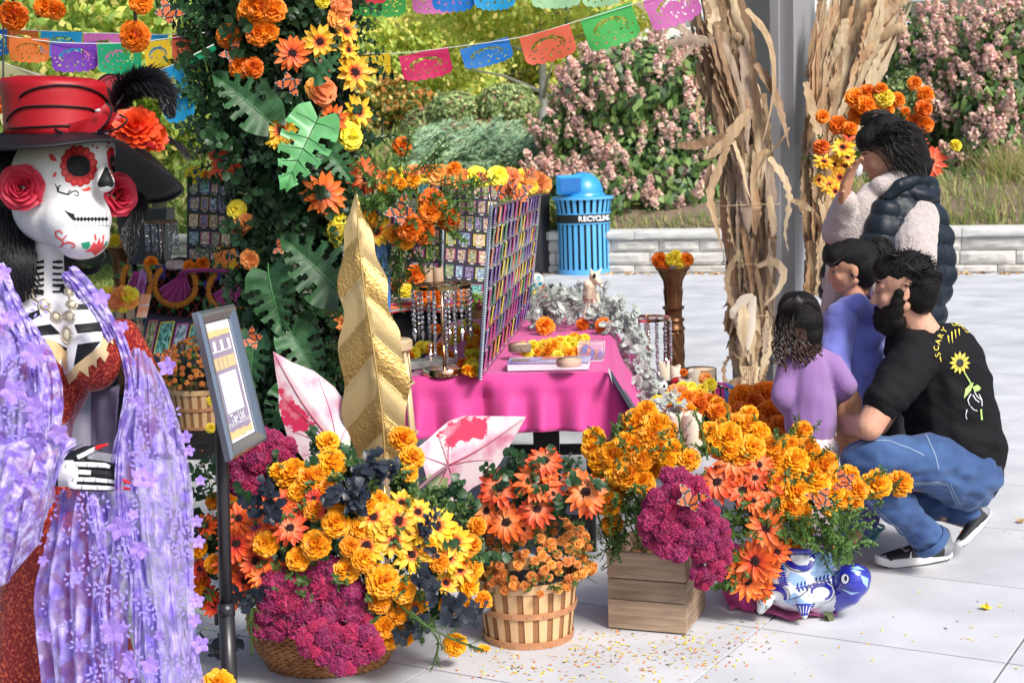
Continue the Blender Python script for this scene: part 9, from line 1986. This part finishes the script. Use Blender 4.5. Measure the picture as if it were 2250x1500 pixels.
sheet([[(292,765,3.86),(312,768,3.80),(338,800,3.92)],[(285,860,3.80),(315,850,3.74),(368,862,3.92)],[(262,960,3.76),(310,950,3.70),(398,960,3.92)],[(258,1060,3.72),(320,1050,3.66),(420,1070,3.90)],[(275,1180,3.68),(330,1180,3.62),(426,1190,3.88)],[(290,1300,3.66),(345,1300,3.60),(428,1310,3.86)],[(302,1420,3.64),(355,1420,3.58),(436,1420,3.86)],[(300,1560,3.62),(360,1560,3.56),(462,1560,3.86)]],M_org,'right_veil',64,80,.012,4,1)
sheet([[(135,1078,3.74),(190,1075,3.66),(285,1085,3.70)],[(110,1180,3.74),(190,1180,3.63),(292,1180,3.66)],[(85,1290,3.74),(190,1290,3.62),(285,1290,3.65)],[(92,1400,3.72),(190,1400,3.60),(280,1400,3.63)],[(112,1560,3.72),(200,1560,3.58),(284,1560,3.62)]],M_org,'front_veil',70,60,.016,5,3)
def collar(P,wid,nm,m,Zc,seed):
    C=[c_(x,y,Zc+dz) for x,y,dz in P]; n=50; cc=catmull(C,n)
    def f(u,v):
        j=int(round(v*n)); t=(cc[min(j+1,n)]-cc[max(j-1,0)]).normalized(); s=t.cross(V(0,1,0)).normalized(); w=px2m(wid,3.75)*(.85+.25*math.sin(v*9+seed)); a=(u-.5)*2
        return cc[j]+s*(a*w)+V(0,-.016*(1-a*a)-.006*math.sin(a*9+v*14+seed)-.008*mnoise.noise(V(a*2,v*22,seed)),.003*math.sin(a*12+v*40))
    b=MB(); b.grid(f,24,n); return b.build(nm,m,SW)
collar([(148,600,.1),(185,632,.06),(225,680,.02),(262,740,0),(285,810,0),(290,880,0),(280,950,0),(262,1010,0),(255,1060,0)],20,'right_collar',M_lace,3.76,1)
collar([(140,602,.12),(178,640,.08),(215,690,.04),(248,745,.02)],14,'right_collar_fold',M_lace,3.74,5)
collar([(-10,590,.1),(25,650,.04),(62,715,0),(95,780,0),(115,850,0),(118,920,0),(112,985,0)],22,'left_collar',M_lace,3.74,2)
collar([(20,700,.0),(60,760,0),(82,830,0),(90,900,0),(95,980,0)],20,'left_collar_fold',M_lace,3.71,8)
sheet([[(-80,600,3.85),(-30,610,3.78),(20,650,3.76)],[(-80,760,3.72),(0,750,3.68),(78,770,3.70)],[(-80,900,3.68),(0,900,3.64),(95,900,3.70)],[(-80,1010,3.66),(0,1010,3.62),(95,1000,3.70)]],M_org,'left_veil',40,40,.012,4,6)
sheet([[(-70,985,3.60),(0,978,3.57),(70,962,3.57),(130,962,3.60),(190,972,3.64)],[(-70,1030,3.55),(0,1030,3.52),(60,1020,3.52),(110,1005,3.56),(150,1000,3.62)],[(-70,1120,3.52),(-10,1110,3.50),(45,1090,3.50),(95,1070,3.54),(135,1045,3.60)],[(-70,1230,3.52),(-20,1210,3.50),(35,1180,3.50),(85,1130,3.55),(128,1075,3.62)],[(-70,1320,3.54),(-30,1300,3.52),(20,1275,3.54),(75,1200,3.58),(122,1100,3.64)]],M_lace,'sleeve_swag',70,40,.014,3,4)
sheet([[(135,860,3.98),(200,850,3.96),(262,850,3.92)],[(135,930,3.96),(200,925,3.95),(258,930,3.90)],[(140,1010,3.92),(200,1010,3.90),(250,1015,3.86)]],mat('dark organza',(.24,.20,.34),.5,alpha=.36,col2=(.34,.28,.44),nscale=12),'waist_veil',20,20,.004,3,2)
collar([(290,880,0),(268,960,0),(262,1060,0),(270,1160,0),(292,1240,0),(300,1330,0),(302,1440,0),(300,1560,0)],14,'front_edge_lace',M_lace,3.60,3)
collar([(200,1085,.02),(215,1160,0),(232,1230,0),(222,1320,0),(232,1420,0),(240,1560,0)],12,'lace_trim',M_lace,3.57,6)
b=MB()
for k in range(5):
    a=k*2*PI/5; d=V(math.cos(a),math.sin(a),.12); s=V(-math.sin(a),math.cos(a),0)
    b.grid(lambda u,v:d*(.12+.88*v)+s*((u-.5)*2*.36*math.sin(PI*min(.96,.12+v*.84))**.7)+V(0,0,.16*v*v-.10*((u-.5)*2)**2*v),6,6)
b.ell((0,0,.06),(.09,.09,.06),seg=8,rings=5); ffm=b.mesh('fabric_flower',M_ffl)
for x,y,d,Zf2 in [(75,778,58,3.62),(30,860,58,3.58),(76,890,46,3.62),(78,928,44,3.6),(82,965,50,3.54),(128,952,46,3.56),(60,1060,30,3.45),(92,1045,26,3.48),(20,700,40,3.62),(8,600,36,3.7),(222,655,40,3.66),(270,718,28,3.68),(300,885,36,3.64),(368,806,44,3.72),(408,960,30,3.74),(415,990,26,3.74),(312,1050,50,3.56),(330,1055,34,3.56),(262,1158,56,3.52),(308,1205,44,3.52),(292,1130,28,3.54),(250,1385,62,3.5),(285,1465,44,3.48),(330,1460,40,3.5),(432,1145,28,3.76),(436,1190,30,3.74),(432,1320,34,3.74),(428,1362,30,3.72),(440,1415,40,3.72),(100,1395,34,3.58),(282,1440,30,3.52),(95,1230,24,3.5),(440,1055,24,3.78),(350,1395,26,3.52)]:
    link('fabric_flower',ffm,SW,frame(c_(x,y,Zf2),jit((.1,-1,.1),.35),rnd(0,6),px2m(d/2,Zf2)*1.05))
# small raised embroidery sprigs on the veil
b=MB()
for k in range(120):
    if k<78: x=rnd(95,425); y=rnd(1090,1500); Zs=3.545 if 140<x<380 else 3.68
    elif k<100: x=rnd(285,400); y=rnd(860,1090); Zs=3.64
    else: x=rnd(0,90); y=rnd(680,1000); Zs=3.58
    p=c_(x,y,Zs); a=rnd(0,6.28)
    for j in range(7):
        aa=a+j*.9; leafgrid(b,p+V(.010*math.cos(aa),0,.010*math.sin(aa)),V(math.cos(aa),0,math.sin(aa)),V(0,-1,0),rnd(.009,.015),.0032,nl=3,curl=0)
b.build('embroidery',mat('pale embroidery',(.46,.36,.90),.6,trans=.2),SW)['kind']='stuff'
